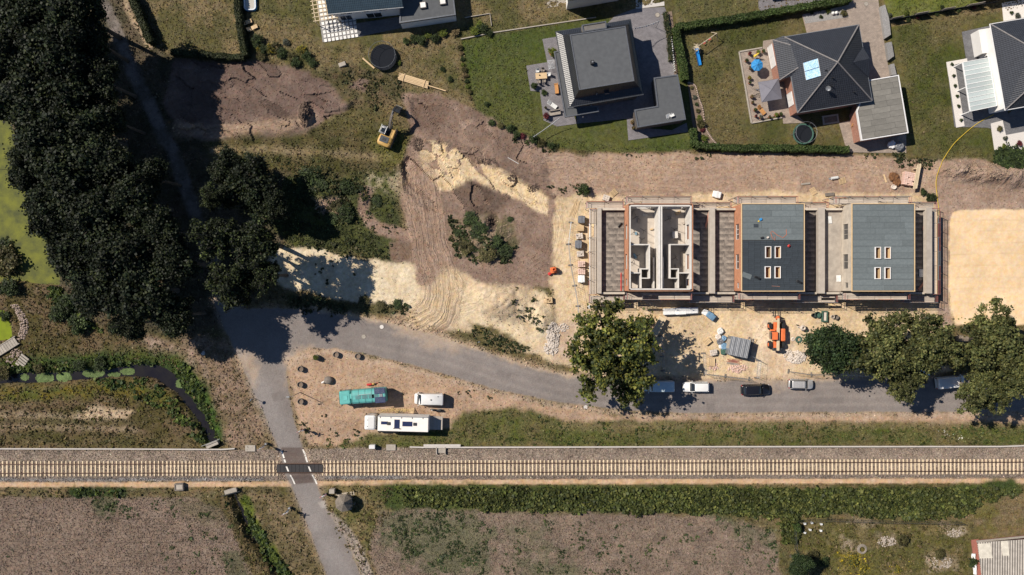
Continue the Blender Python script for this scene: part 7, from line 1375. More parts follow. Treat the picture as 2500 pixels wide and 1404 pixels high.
for i, x in enumerate((2032, 2040)): o = MB().lathe([(.001, -.28), (.16, -.23), (.26, -.1), (.28, 0), (.26, .1), (.16, .23), (.001, .28)], 16).build('garden_ball', 'plastic_white', smooth=True); o.location = (*U(x, 34-i), .33); setp(o, ['left white stone ball in the gravel bed', 'right white stone ball in the gravel bed'][i], 'ball')
def sack(label, px, py, r, h, mat, z=.05, name='bulk_bag', rz=0):
    m = MB(); rr = random.Random(int(px)); n = 14
    m.lathe([(r*.85, 0), (r*1.05, h*.3), (r, h*.7), (r*.7, h*.92), (r*.3, h*.85), (.01, h*.95)], n); m.v = [(x+rr.uniform(-.08, .08)*r*2, y+rr.uniform(-.08, .08)*r*2, z_+rr.uniform(0, .06)) for x, y, z_ in m.v]; o = m.build(name, mat); o.location = (*U(px, py, 0), z); return setp(o, label, 'bag')
sack('clear foil covered bag on the paving below the garage', 2174, 354, .65, .7, 'foil_white'); sack('black bin bag on the paving below the garage', 2192, 358, .75, .9, 'foil_grey')
chair('orange garden seat at the brick garage wall', 2080, 308, 80, 'wood_orange')
# right hand house garden
for i, (x, y) in enumerate(((2322, 158), (2326, 186), (2330, 210), (2335, 236), (2339, 260), (2344, 294))): shrub('green', x, y, 4.5, 'clipped round box plant in the white gravel strip, number %s from the top' % ('one', 'two', 'three', 'four', 'five', 'six')[i], group='box plants of the gravel strip', z=.08)
for i, (x, y, r, k) in enumerate(((2437, 315, 8, 'olive'), (2485, 351, 8, 'red'), (2448, 358, 7, 'bright'), (2452, 338, 6, 'grey'), (2467, 33, 5, 'green'), (2482, 40, 7, 'grey'), (2210, 33, 7, 'bright'), (2297, 18, 5, 'green'), (2170, 38, 6, 'grey'))): shrub(k, x, y, r, ['olive shrub in the right hand gravel bed', 'deep red shrub in the right hand gravel bed', 'yellow green shrub at the bottom of the right hand gravel bed', 'grey shrub between the others in the gravel bed', 'star shaped plant in the top right gravel corner', 'grey grass clump in the top right gravel corner', 'bright shrub on the top right lawn', 'small green shrub on the top right lawn', 'grey shrub beside the gabion wall'][i], z=.08)
shrub('green', 2470, 395, 46, 'spreading green ivy heap at the right edge beside the haul road', 1.0); shrub('green', 2440, 388, 22, 'green ivy mat left of the ivy heap', .7); shrub('green', 2455, 410, 16, 'small trailing ivy mat below the ivy heap', .4)
e = thing('garden_fence', 'dark low fence with grey panels between the two top right lawns', 'fence', loc=(0, 0, 0)); fp = W([(2166, 52), (2225, 41), (2290, 30), (2350, 20), (2432, 6)])
for k, (a, b) in enumerate(zip(fp[:-1], fp[1:])): MB().bar((*a, .35), (*b, .35), .06, .7).build('rail_panel', 'steel_dark', e); a2, b2 = Vector(a), Vector(b); c1, c2_ = a2.lerp(b2, .05), a2.lerp(b2, .5); MB().bar((*c1, .9), (*c2_, .9), .06, 1.7).build('screen_panel', 'wood_grey', e)
for p in fp: MB().box((*p, .9), (.1, .1, 1.8)).build('post', 'steel_dark', e)
for i, x in enumerate((2190, 2215, 2240, 2262, 2285, 2310, 2338, 2375, 2392)): shrub(['olive', 'green', 'red', 'olive', 'green'][i % 5], x, 56-(x-2166)*.175, R.uniform(5, 7), 'small bush below the dark fence between the two top right lawns', group='bushes below the dark fence')
hp = smooth_line([(2425, 280), (2385, 302), (2350, 330), (2325, 355), (2305, 385), (2292, 408), (2285, 440), (2286, 470), (2291, 510), (2290, 535)], 5); o = MB().tube([(*U(*p), gz(*p)+.12) for p in hp], .055, 5).build('hose', 'yellow_hose'); setp(o, 'yellow hose snaking from the right hand house to the scaffold', 'hose')
# ================================================================ SITE CLUTTER
def pallet_mesh():
    m = MB()
    for k in range(5): m.box((0, -.4+k*.2, .125), (1.2, .12, .03))
    for s in (-.5, 0, .5): m.box((s, 0, .06), (.1, .92, .09))
    return m
PAL = pallet_mesh().build('base', 'timber', data_only=True)
def pallet(label, px, py, rz, load=None, n=(3, 3, 3), h=.9, name='pallet', sc=1.0, cat='pallet', z=None, group=None):
    e = thing(name, label, cat, px, py, rz, group); e.location.z = gz(px, py) if z is None else z; inst(PAL, 'pallet_base', e, (0, 0, 0), 0, (sc, sc, 1))
    if load:
        w, d = 1.15*sc/n[0], .95*sc/n[1]; bm = MB().box((0, 0, 0), (w-.02, d-.02, h/n[2]-.01), bev=.02).build('block', load, data_only=True)
        for i in range(n[0]):
            for j in range(n[1]):
                for k in range(n[2]):
                    if k == n[2]-1 and R.random() < .12: continue
                    inst(bm, 'block', e, (-.575*sc+(i+.5)*w, -.475*sc+(j+.5)*d, .15+(k+.5)*h/n[2]), R.uniform(-.02, .02))
    return e
def wrapped(label, px, py, rz, l, w, h, mat, name='wrapped_pallet', z=None):
    e = thing(name, label, 'pallet', px, py, rz); e.location.z = gz(px, py) if z is None else z; inst(PAL, 'pallet_base', e, (0, 0, 0), 0, (l/1.2, w/.95, 1)); m = MB().box((0, 0, .14+h/2), (l, w, h), bev=.1); rr = random.Random(int(px*3+py)); m.v = [(x+rr.uniform(-.03, .03), y+rr.uniform(-.03, .03), z_+rr.uniform(-.02, .02)) for x, y, z_ in m.v]; m.build('foil_wrap', mat, e); MB().box((0, 0, .14+h/2), (l*.3, w+.05, h+.06), bev=.02).build('strap', mat, e)
wrapped('dark foil wrapped pallet at the top of the stack row left of the scaffold', 1418.5, 537, -3, 1.15, 1.2, 1.1, 'foil_grey'); pallet('pallet of pale boards second in the stack row left of the scaffold', 1416.5, 558, 0, 'timber', (1, 5, 5), .7, cat='pallet'); pallet('broken pallet of pale blocks third in the stack row left of the scaffold', 1414, 577, 8, 'stone_pale', (3, 3, 2), .5); wrapped('dark foil wrapped pallet in the middle of the stack row left of the scaffold', 1411, 597.5, -2, 1.15, 1.3, 1.1, 'foil_grey'); pallet('pallet heaped with round pale stones in the stack row', 1416, 620, 5, 'stone_pale', (5, 4, 4), .8); pallet('brick pallet above the two lowest in the stack row', 1419, 645, 0, 'brick_pack', (4, 4, 3), .8, sc=1.05); pallet('pale brick pallet second from the bottom of the stack row', 1419, 663, 0, 'brick_pack', (4, 4, 3), .8, sc=1.05); wrapped('white wrapped pallet at the bottom of the stack row left of the scaffold', 1418.5, 681, 0, 1.15, 1.2, 1.1, 'foil_white')
e = thing('timber_stack', 'loose long planks above the stack row left of the scaffold', 'timber', 1405, 508, 72); 
for k in range(6): o = MB().box((R.uniform(-.3, .3), -.4+k*.17, .06+.05*(k % 2)), (R.uniform(2.4, 3.6), .13, .05)).build('plank', 'timber', e); o.rotation_euler.z = R.uniform(-.08, .08)
def fence_line(label, pts, h=2.0, feet=True):
    e = thing('site_fence', label, 'fence', loc=(0, 0, 0)); Wp = [U(*p) for p in pts]
    for a, b in zip(Wp[:-1], Wp[1:]):
        A, B_ = Vector((*a, 0)), Vector((*b, 0)); g = gzw(*a); m = MB(); d = (B_-A); n = max(6, int(d.length/.35))
        for z in (.15, h): m.tube([A+Vector((0, 0, z+g)), B_+Vector((0, 0, z+g))], .02, 4)
        for k in range(n+1): p = A.lerp(B_, k/n); m.tube([p+Vector((0, 0, .1+g)), p+Vector((0, 0, h+g))], .025 if k in (0, n) else .01, 3)
        for z in (.6, 1.1, 1.6): m.tube([A+Vector((0, 0, z+g)), B_+Vector((0, 0, z+g))], .01, 3)
        m.build('mesh_panel', 'steel_dark' if h < 2 else 'galv', e)
    for p, q in zip(Wp, Wp[1:]+[Wp[-2]]): a = math.atan2(q[1]-p[1], q[0]-p[0]); MB().box((*p, .08+gzw(*p)), (.25, .75, .15) if h > 1.9 else (.1, .1, .2), a, bev=.02).build('foot', 'concrete_dark', e)
fence_line('row of mobile fence panels left of the pallets', [(1393, 543), (1387, 596), (1392, 647), (1402, 697), (1410, 747), (1412, 790)]); fence_line('mobile fence along the front of the container plot', [(1716, 862), (1718, 912), (1770, 918), (1828, 925)]); fence_line('mobile fence panel swung open at the right of the container plot', [(1830, 868), (1850, 880), (1846, 922)]); fence_line('mobile fence along the road below the dark tree', [(1924, 906), (1980, 914), (2045, 912), (2120, 918)]); fence_line('mobile fence between the bricks and the open oak', [(1612, 820), (1616, 870), (1618, 905)])
fence_line('thin wire fence across the overgrown yard', [(1945, 1270), (2020, 1266), (2100, 1269), (2180, 1271), (2260, 1272), (2345, 1274)], 1.5); fence_line('wire fence down the left side of the overgrown yard', [(1936, 1290), (1940, 1340), (1948, 1352)], 1.5)
e = thing('concrete_mixer', 'orange mixer with red and white tape left of the fence panels', 'mixer', 1351, 660, 8); MB().box((0, 0, .55), (1.1, 1.0, .6), bev=.08).build('body', 'orange_paint', e); MB().lathe([(.2, 0), (.42, .2), (.45, .5), (.28, .75), (.22, .75), (.2, .4), (.01, .2)], 14, (.05, .1, .75)).build('drum', 'orange_paint', e); MB().box((-.75, -.5, .3), (.5, .5, .5), .5, bev=.1).build('tape_bundle', 'sign_red', e)
for s in (-1, 1): MB().cyl((.1, s*.55, .25), .25, .12, 12, axis='y').build('wheel', 'tyre', e)
pallet('wooden crate on the sand left of the fence', 1340, 733, 5, 'timber', (4, 4, 2), .6, name='crate', cat='crate'); e = setp(MB().cyl((0, 0, .2), .3, .12, 14).build('bucket_lid', 'plastic_white'), 'white round lid lying on the sand', 'lid'); e.location = (*U(1438, 749), gz(1438, 749)-.1)
# haul road items
pallet('pallet of stones at the top left corner of the scaffold', 1479, 484, -20, 'stone_pale', (3, 3, 2), .45); pallet('empty tilted pallet right of the small dark bush', 1498, 471, 40); shrub('green', 1424, 463, 16, 'lone dark bush on the haul road edge', 1.6); wrapped('pale wrapped slab pack on the haul road', 1748, 476, -15, 1.4, 1.1, .6, 'foil_white'); pallet('empty pallet on the haul road right of the gas bottle', 2056, 442, 18); pallet('empty pallet standing alone left of the beam', 1985, 467, -60)
e = thing('gas_bottle', 'white gas bottle lying on a trolley on the haul road', 'gas bottle', 2036, 435, 8); e.location.z = gz(2036, 435); MB().cyl((0, 0, .3), .25, 1.1, 14, axis='x').cyl((.62, 0, .3), .25, .16, 14, .1, 'x').build('bottle', 'plastic_white', e); MB().bar((-.9, 0, .1), (.6, 0, .05), .3, .08).build('trolley', 'galv', e)
e = setp(MB().box((0, 0, .12), (1.55, .3, .16), bev=.03).build('steel_beam', 'concrete'), 'short grey beam lying on the haul road', 'beam'); e.location = (*U(1966, 449), gz(1966, 449)); e.rotation_euler.z = rad(6)
e = setp(MB().box((0, 0, .14), (1.5, .55, .28), bev=.03).build('formwork_box', 'concrete_dark'), 'grey formwork tray near the scaffold top', 'tray'); e.location = (*U(2025, 475), gz(2025, 475)); e.rotation_euler.z = rad(5)
bp_ = pallet('red and white brick pack under long timber beams by the haul road', 2212, 438, 80, 'brick_pack', (8, 5, 3), .9, name='brick_pack', cat='bricks', sc=1.9)
e = thing('timber_stack', 'three long pale beams laid over the brick pack', 'timber', 2231, 435, 80); e.location.z = 1.05
for k in range(3): MB().box((.1*k, .3-k*.22, .12), (4.2, .17, .18)).build('beam', 'timber_pale', e)
for x in (-1.2, 1.4): MB().box((x, .1, -.45), (.14, .9, 1.1)).build('bearer', 'timber_pale', e)
sack('rusty brown tarpaulin heap left of the brick pack', 2179, 432, .75, .7, 'rust', 0, 'tarpaulin_heap'); sack('lower part of the rusty tarpaulin heap', 2187, 445, .65, .6, 'rust', 0, 'tarpaulin_heap')
e = setp(MB().lathe([(.4, 0), (.42, .4), (.36, .42), (.33, .3), (.01, .3)], 16).build('tub', 'stone_pale'), 'round pale tub below the rusty tarpaulin', 'tub'); e.location = (*U(2180, 457), gz(2180, 457)); e = setp(MB().box((0, 0, .06), (1.4, .26, .06)).build('loose_plank', 'timber'), 'short plank left of the rusty tarpaulin', 'plank'); e.location = (*U(2160, 436), gz(2160, 436)); e.rotation_euler.z = rad(-72)
for i, (x, y, r) in enumerate(((2252, 470, 9), (2272, 482, 12), (2266, 487, 8))): shrub('green', x, y, r, ['left small weed bush behind the right end of the scaffold', 'largest weed bush behind the right end of the scaffold', 'low weed bush touching the larger one near the yellow hose'][i])
e = setp(MB().tube([(*U(1240, 385), .1), (*U(1266, 400), .1)], .04, 5).build('pipe', 'plastic_white'), 'thin white pipe lying on the graded earth', 'pipe')
# yard in front of the row
wrapped('long white foil wrapped stack in front of the scaffold', 1659, 759, 3, 5.8, 1.1, .9, 'foil_white'); wrapped('blue grey foil wrapped pallet right of the long white stack', 1733, 771, -38, 1.6, 1.0, .8, 'tarp_blue'); wrapped('smaller clear wrapped pallet touching the blue grey one', 1721, 763, -30, 1.2, .9, .7, 'foil_white')
e = thing('board_stack', 'tall stack of pale boards right of the open oak', 'boards', 1605, 797, 62)
for k in range(7): MB().box((R.uniform(-.03, .03), R.uniform(-.03, .03), .15+k*.13), (3.4, 1.15, .11)).build('board', 'timber_pale', e)
for x in (-1.2, 1.2): MB().box((x, 0, .05), (.12, 1.1, .1)).build('bearer', 'timber', e)
pallet('wooden pallet stack alone in the sandy yard', 1726, 833, 38, 'timber', (1, 4, 3), .4); pallet('stone pallet below the pallet stack', 1740, 860, 10, 'stone_pale', (4, 3, 3), .6); pallet('pale board pallet at the left of the container plot', 1736, 884, 88, 'timber', (1, 5, 2), .2, sc=1.2)
stripe_mat('container_roof', (.33, .34, .36), (.22, .225, .24), 4.5, .55, .04, 0, .4)
e = thing('site_container', 'grey site container with ribbed roof among rubbish and timber', 'container', 1795, 845, -12); MB().box((0, 0, 1.15), (3.2, 3.0, 2.3)).build('body', 'galv', e); MB().box((0, 0, 2.33), (3.3, 3.1, .06)).build('roof', 'container_roof', e, uvmode=0)
for k in range(11): MB().box((-1.5+k*.3, 0, 2.38), (.08, 3.0, .05)).build('roof_rib', 'galv', e)
MB().box((-1.62, .2, 1.1), (.06, 1.6, 2.0)).build('door', 'concrete', e)
for i, (x, y, r, h, mt) in enumerate(((1757, 808, .55, .7, 'plastic_white'), (1752, 822, .5, .7, 'stone_pale'), (1757, 833, .6, .6, 'foil_grey'), (1766, 826, .45, .6, 'tarp_blue'), (1767, 845, .6, .7, 'tarp_blue'), (1765, 858, .5, .6, 'net_green'), (1760, 845, .45, .5, 'foil_white'))): sack(['white tub shaped bag at the top of the rubbish left of the container', 'pale bag second from the top left of the container', 'dark rubbish bag left of the container', 'small blue bag against the container', 'large blue bag left of the container', 'green rubbish bag at the lower left of the container', 'white rubbish bag between the blue ones'][i], x, y, r, h, mt, 0)
e = thing('timber_stack', 'untidy pile of old planks leaning right of the container', 'timber', 1826, 850, 75)
for k in range(12): o = MB().box((0, 0, 0), (R.uniform(2, 3.8), .14, .06)).build('plank', R.choice(['wood_grey', 'plank_grey', 'timber', 'wood_grey']), e); o.location = (R.uniform(-.4, .4), -.7+k*.12, .08+.04*(k % 4)); o.rotation_euler.z = R.uniform(-.2, .2)
e = thing('timber_stack', 'old boards and a red steel bar below the container', 'timber', 1792, 884, -6)
for k in range(8): o = MB().box((0, 0, 0), (R.uniform(1.4, 2.8), .12, .06)).build('plank', R.choice(['wood_grey', 'timber', 'rust_red', 'timber_red']), e); o.location = (R.uniform(-.5, .5), -.5+k*.15, .07+.04*(k % 3)); o.rotation_euler.z = R.uniform(-.1, .1)
def heap(name, label, spec, mats, seed):
    r = random.Random(seed); o0 = None
    m = MB()
    for (cx, cy, rx, ry_, n, s, hh) in spec:
        for _ in range(n):
            a = r.uniform(0, 6.28); q = math.sqrt(r.random()); x, y = U(cx+rx*q*math.cos(a), cy+ry_*q*math.sin(a)); z = gzw(x, y)+hh*(1-q)*r.uniform(.5, 1)+.04; d = s*r.uniform(.5, 1.3); m.box((x, y, z), (d, d*r.uniform(.5, 1), d*r.uniform(.4, .8)), r.uniform(0, 3), r.uniform(-.5, .5), r.uniform(-.5, .5), bev=d*.12)
    return setp(m.build(name, mats), label, None, None, 'stuff')
heap('rubble', 'heap of pale broken stones and bricks left of the open oak', [(1350, 820, 16, 34, 380, .26, .6), (1345, 850, 18, 16, 160, .26, .3), (1375, 800, 14, 10, 60, .22, .1)], 'stone_pale', 1); heap('rubble', 'heap of broken white stone below the telehandler', [(1945, 872, 22, 16, 260, .28, .7), (1925, 868, 12, 14, 80, .2, .2)], 'stone_pale', 2); heap('rubble', 'scattered red and pale bricks on the container plot', [(1800, 900, 26, 10, 110, .24, .15), (1742, 895, 12, 8, 50, .24, .15)], 'brick_pack', 3); heap('rubble', 'pale rubble and branches in the overgrown yard', [(2165, 1322, 22, 13, 130, .22, .25), (2300, 1372, 26, 16, 90, .2, .2), (2330, 1300, 20, 12, 70, .2, .1)], 'plank_grey', 4)
heap('clods', 'dark clods along the freshly dug earth', [(745, 280, 15, 32, 190, .3, .3), (1020, 350, 14, 18, 90, .28, .1), (1250, 435, 12, 8, 60, .2, .1), (1200, 545, 14, 16, 90, .26, .1), (1300, 460, 14, 8, 60, .2, .1), (1190, 395, 26, 8, 60, .2, .05)], pm('clod', (.13, .088, .065), (.09, .06, .045), 5, .95), 5)
heap('clods', 'tan clods and small stones on the disturbed ground', [(795, 505, 26, 18, 150, .2, .1), (1180, 570, 70, 40, 170, .2, .05), (1240, 780, 70, 50, 120, .15, .05), (2390, 420, 90, 22, 200, .22, .1), (1500, 400, 160, 20, 120, .12, .02), (1900, 395, 260, 18, 150, .12, .02), (1700, 800, 240, 60, 160, .1, .02)], 'mud', 6)
e = thing('cement_mixer', 'pale dusty cement mixer lying right of the telehandler', 'mixer', 1956, 800, -12); MB().lathe([(.15, -.5), (.4, -.3), (.48, .1), (.32, .5), (.25, .5), (.3, .2), (.01, -.1)], 14, (0, 0, .7)).build('drum', 'stone_pale', e); MB().bar((-.8, 0, .3), (.8, 0, .5), .12).bar((0, -.5, .3), (0, .5, .3), .1).build('frame', 'stone_pale', e)
for x in (-.8, .6): MB().cyl((x, .3, .22), .22, .1, 12, axis='y').build('wheel', 'tyre', e)
for i, (x, y, r, mt) in enumerate(((1994, 768, .5, 'net_green'), (1984, 770, .34, 'pipe_dark'), (2038, 774, .4, 'concrete_dark'), (2030, 773, .28, 'stone_pale'))): o = MB().lathe([(r*.85, 0), (r, .6), (r*1.05, .62), (r*.9, .6), (r*.8, .1), (.01, .1)], 14).build('mortar_tub', mt); o.location = (*U(x, y), gz(x, y)); setp(o, ['large green mortar tub in front of the scaffold', 'small black tub left of the large green one', 'round concrete coloured tub right of the others', 'small pale bucket at the right end of the tubs'][i], 'tub')
e = thing('mortar_trough', 'dark rectangular trough with pale contents in front of the scaffold', 'trough', 2011, 772, 88); ringm([(-.9, -.45), (.9, -.45), (.9, .45), (-.9, .45)], [(-.75, -.32), (.75, -.32), (.75, .32), (-.75, .32)], 0, .6).build('trough', 'net_green', e); MB().box((0, 0, .25), (1.45, .6, .2)).build('mortar', 'stone_pale', e)
for i, (x, y, r) in enumerate(((1950, 829, .55), (1936, 828, .32))): m = MB(); [m.tube([(r*f*math.cos(2*math.pi*k/18), r*f*math.sin(2*math.pi*k/18), .05+.03*q) for k in range(19)], .04, 4) for q, f in enumerate((1, .85, .7, .55))]; o = m.build('hose_coil', 'net_green' if i == 0 else 'stone_pale'); o.location = (*U(x, y), gz(x, y)); setp(o, ['green hose coil on the sand below the cement mixer', 'small pale hose coil left of the green one'][i], 'hose')
# things on the roofs and decks of the row
def small(name, label, cat, px, py, z, d, mat, rz=0, bev=.04): o = MB().box((0, 0, d[2]/2), d, bev=bev).build(name, mat); o.location = (*U(px, py, z), z); o.rotation_euler.z = rad(rz); return setp(o, label, cat)
zr_ = ZT+.03
small('roof_pad', 'dark square pad on the light half of the middle roof', 'pad', 1845.5, 551, zr_, (.75, .55, .04), 'felt_dark', 0, .01); small('tool_bag', 'black tool bag on the middle roof', 'bag', 1860, 580.5, zr_, (.5, .28, .25), 'black_matt', 15); small('tool_box', 'pale tool box beside the black bag on the middle roof', 'box', 1874, 580, zr_, (.35, .3, .25), 'stone_pale', 20); small('helmet_bucket', 'red bucket on the dark half of the middle roof', 'bucket', 1925, 600.5, zr_, (.45, .4, .35), 'plastic_red', 30, .12); small('jacket', 'blue and yellow bundle on the light half of the middle roof', 'bundle', 1857, 536, zr_, (.5, .4, .2), 'cloth_blue', 25, .08); small('cloth', 'yellow cloth beside the blue bundle on the middle roof', 'cloth', 1852, 540, zr_, (.3, .2, .06), 'cloth_yellow', 40, .02); small('cut_felt', 'offcut of light grey felt on the dark half of the middle roof', 'felt', 1823, 673, zr_, (1.5, .8, .03), 'felt_light', -20, .01); small('felt_roll', 'black felt roll near the offcut on the middle roof', 'roll', 1848, 678, zr_, (1.1, .35, .3), 'black_matt', -25, .1); small('felt_roll', 'black felt roll at the lower right corner of the middle roof', 'roll', 1950, 688, zr_, (1.0, .35, .3), 'black_matt', -25, .1); small('broom', 'red handled broom lying on the middle roof', 'broom', 1894, 699, zr_, (1.3, .06, .06), 'timber_red', -4, .01)
o = MB().tube([(*U(1880+12*math.cos(t*.9)+t*4, 578+10*math.sin(t*1.3)-t*1.2, zr_), zr_+.03) for t in range(9)], .03, 4).build('cable', 'orange_paint'); setp(o, 'orange cable curling over the middle roof', 'cable')
small('insulation_board', 'upper white board on the dusty garage deck', 'board', 2026, 537, ZD, (.55, 1.2, .12), 'plastic_white', 6, .02); small('insulation_board', 'lower white board on the dusty garage deck', 'board', 2047, 680, ZD, (.75, 1.1, .12), 'plastic_white', 2, .02); small('insulation_board', 'white board on the shaded right end garage', 'board', 2248, 667, ZD, (.65, 1.3, .12), 'plastic_white', 0, .02); small('red_bar', 'red spirit level on the left end garage roof', 'bar', 1516, 688, ZD, (.14, 3.0, .1), 'plastic_red', 0, .02); small('roll', 'dark roll on the left end garage roof', 'roll', 1513.5, 550, ZD, (.3, .95, .28), 'black_matt', -40, .1); small('wall_block_stack', 'stack of white wall blocks inside the right part of the roofless shell', 'blocks', 1646, 574, ZD, (.9, 1.1, .8), 'block_white', 3, .02); small('insulation_board', 'pale board leaning inside the roofless shell', 'board', 1668, 632, ZD, (.9, 2.6, .15), 'lime', 4, .02)
for i, (x, y) in enumerate(((1727, 535), (2257, 540), (2255, 690))): e = thing('timber_stack', ['thin red planks leaning on the first dividing wall', 'thin red planks at the upper part of the right end garage', 'thin red planks at the lower part of the right end garage'][i], 'timber', x, y, 80-30*(i == 2)+(-3 if i == 0 else 0), z=ZD); [MB().box((R.uniform(-.2, .2), -.12+k*.12, .08+.04*k), (3.0, .1, .06)).build('plank', 'timber_red', e) for k in range(3)]
for i in range(14):
    x, y = [(1548, 520), (1560, 540), (1575, 525), (1590, 560), (1552, 570), (1640, 530), (1668, 545), (1680, 560), (1655, 520), (1550, 625), (1575, 640), (1650, 650), (1600, 690), (1560, 690)][i]
    small('loose_block', 'loose pale block or offcut on the floor of the roofless shell', 'block', x, y, ZD, (R.uniform(.25, .6), R.uniform(.2, .9), R.uniform(.1, .4)), ['lime', 'plank_grey', 'block_white', 'timber', 'insulation'][i % 5], R.uniform(0, 180), .02)['group'] = 'blocks inside the roofless shell'
# parking place
def ring_planter(label, px, py, plant=None):
    e = thing('concrete_planter', label, 'planter', px, py, group='planter rings at the camper parking'); r = .5; e.location.z = gz(px, py); MB().lathe([(r*.95, 0), (r, .75), (r*.82, .75), (r*.8, .5), (.01, .5)], 14).build('ring', 'concrete_dark', e); MB().cyl((0, 0, .5), r*.8, .04, 14).build('soil', 'soil_bed', e)
    if plant: inst(SH[plant][0], 'foliage', e, (0, 0, 1.0), 0, (.5, .5, .45))
for (x, y, lb) in ((736, 900, 'concrete planter ring at the top of the three along the crossing road'), (735, 938, 'concrete planter ring in the middle of the three along the crossing road'), (736, 979, 'concrete planter ring at the bottom of the three along the crossing road'), (822, 865, 'concrete planter ring left of the rightmost one by the road bend'), (875, 869, 'rightmost concrete planter ring by the road bend')): ring_planter(lb, x, y)
ring_planter('concrete planter ring with a yellow green plant', 774, 872, 'bright')
e = thing('boulder', 'round boulder with a small white sign on the camper parking', 'boulder', 803, 928); e.location.z = gz(803, 928)-.05; m = MB(); m.lathe([(.55, 0), (.72, .35), (.6, .75), (.3, .95), (.01, 1.0)], 11); m.v = [(x*1.15+R.uniform(-.06, .06), y+R.uniform(-.06, .06), z_) for x, y, z_ in m.v]; m.build('stone', 'concrete_dark', e, True); MB().box((-.75, -.2, .5), (.9, .06, .35), .5, rx=.6).build('sign_board', 'plastic_white', e)
e = thing('street_lamp', 'thin grey street lamp post beside the crossing road', 'street lamp', 733, 958); MB().tube([(0, 0, 0), (0, 0, 4.6)], [.07, .045], 7).build('post', 'galv', e); MB().tube([(0, 0, 4.55), (-.6, -.1, 4.75)], .035, 5).build('arm', 'galv', e); MB().box((-.75, -.12, 4.74), (.5, .2, .1), bev=.03).build('lamp_head', 'galv', e)
e = thing('sign_post', 'dark sign post in the weeds beside the sandy bend', 'sign', 1170, 833, 20); MB().tube([(0, 0, 0), (0, 0, 1.6)], .04, 5).build('post', 'galv', e); MB().box((0, -.05, 1.4), (.4, .04, .4)).build('plate', 'sign_back', e); e.location.z = gz(1170, 833)
e = thing('sign_post', 'grey road sign at the left edge of the crossing road', 'sign', 621, 972, 60); MB().tube([(0, 0, 0), (0, 0, 2.1)], .04, 5).build('post', 'galv', e); MB().cyl((0, -.06, 1.9), .3, .04, 16, axis='y').build('plate', 'sign_back', e)
heap('straw', 'yellow straw strewn between the two camper trucks', [(965, 1002, 45, 5, 220, .16, .02)], 'wood_orange' if False else pm('straw', (.5, .36, .17), (.4, .28, .13), 5), 9)
# overgrown yard, beehives
for i, (x, y) in enumerate(((1963, 1277), (1980, 1275), (2003, 1278), (1963, 1299), (1976, 1292), (2002, 1294))): e = thing('white_box', ['white box at the upper left of the six in the yard corner', 'white box in the upper middle of the six in the yard corner', 'white box at the upper right of the six in the yard corner', 'white box at the lower left of the six in the yard corner', 'white box in the lower middle of the six in the yard corner', 'white box at the lower right of the six in the yard corner'][i], 'box', x, y, R.uniform(-15, 15), 'six white boxes in the yard corner'); e.location.z = gz(x, y); MB().box((0, 0, .2), (.32, .26, .4), bev=.02).build('box', 'plastic_white', e); MB().box((0, 0, .43), (.36, .3, .05)).build('lid', 'plastic_white', e)
m = MB(); [m.tube([(r*math.cos(2*math.pi*k/20), r*math.sin(2*math.pi*k/20), .1+.05*q) for k in range(21)], .05, 4) for q, r in enumerate((.8, .7, .62, .5))]; o = m.build('cable_coil', 'wood_grey'); o.location = (*U(2104, 1340), gz(2104, 1340)); setp(o, 'large pale coil of pipe in the overgrown yard', 'coil'); 
hedge([(1938, 1275), (1942, 1290)], .8, 1.5, 'short clipped conifer block at the yard corner')
for i, (x, y, r, k) in enumerate(((2080, 1370, 13, 'yellow'), (2105, 1382, 10, 'yellow'), (2010, 1370, 12, 'green'), (2372, 1370, 12, 'green'), (2190, 1390, 9, 'yellow'), (2290, 1350, 14, 'olive'), (2200, 1316, 16, 'olive'), (1985, 1352, 13, 'olive'))): shrub(k, x, y, r, ['large yellow flowering patch in the yard', 'yellow flowering patch right of the larger one', 'dark green weed bush left of the yellow flowers', 'green bush beside the shed wall', 'yellow flowers near the bottom edge of the yard', 'olive bush near the branch heap', 'dry bush right of the stone heap in the yard', 'olive bush right of the small dark tree'][i])
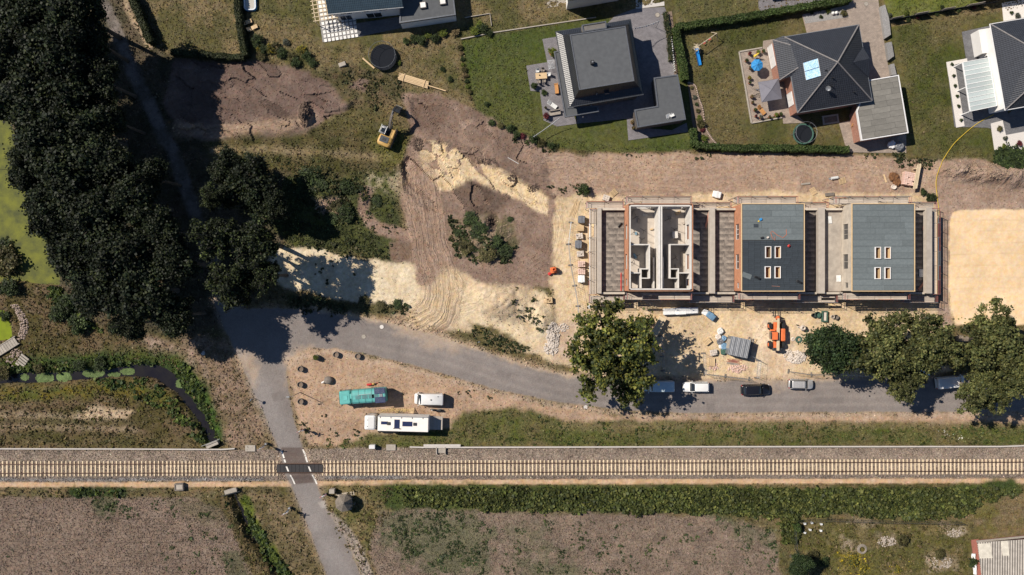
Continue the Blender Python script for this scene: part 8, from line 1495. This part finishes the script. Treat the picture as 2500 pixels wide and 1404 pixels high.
e = thing('foil_sheet', 'crumpled white foil along the shed wall', 'foil', 2378, 1375, 5); m = MB(); m.loft([[(-.35+R.uniform(-.1, .1), y, .1), (.0, y, .5+R.uniform(-.1, .2)), (.3+R.uniform(-.1, .1), y, .1)] for y in [-1.8+k*.5 for k in range(8)]]); m.build('foil', 'foil_white', e)
# bushes on the mounds and wild ground
for i, (x, y, r, k) in enumerate(((760, 440, 34, 'green'), (740, 470, 20, 'green'), (785, 455, 18, 'green'), (848, 458, 20, 'green'), (820, 500, 16, 'olive'), (845, 520, 22, 'green'), (810, 535, 18, 'green'), (920, 490, 14, 'green'), (1150, 535, 20, 'green'), (1170, 560, 22, 'green'), (1210, 590, 16, 'green'), (1140, 600, 20, 'olive'), (1190, 620, 24, 'olive'), (1230, 610, 20, 'green'), (1120, 570, 12, 'green'), (1245, 535, 8, 'green'), (970, 740, 12, 'green'), (930, 745, 14, 'olive'), (890, 735, 16, 'olive'))):
    shrub(k, x, y, r, ('bush on the vegetated mound left of the tyre tracks, %s' if i < 8 else 'bush on the mound right of the tyre tracks, %s' if i < 16 else 'bush on the road side of the pale sand strip, %s') % ['largest dark one', 'left edge', 'upper middle', 'upper right', 'centre', 'lower right', 'bottom', 'right outlier', 'top', 'upper middle', 'centre right', 'left, olive', 'bottom, olive', 'lower right', 'left edge', 'right outlier', 'right end', 'middle', 'left end'][i], r/S*(.9 if i in (0, 3, 5) else .5))
for i, (x, y, r, k) in enumerate(((20, 640, 40, 'olive'), (10, 600, 24, 'green'), (30, 700, 26, 'green'), (150, 760, 24, 'green'), (200, 790, 26, 'green'), (170, 735, 22, 'green'), (10, 910, 22, 'olive'), (250, 890, 18, 'green'), (200, 890, 16, 'green'), (100, 900, 14, 'olive'), (15, 770, 14, 'green'))):
    shrub(k, x, y, r, 'bush at the shore below the algae pond, %s' % ['spiky olive one', 'at the left edge', 'between the two ponds', 'along the dry bank, left', 'along the dry bank, right', 'along the dry bank, top', 'at the left end of the ditch', 'above the ditch, right', 'above the ditch, middle', 'above the ditch beside the duckweed', 'beside the stone bank'][i], r/S*1.0)
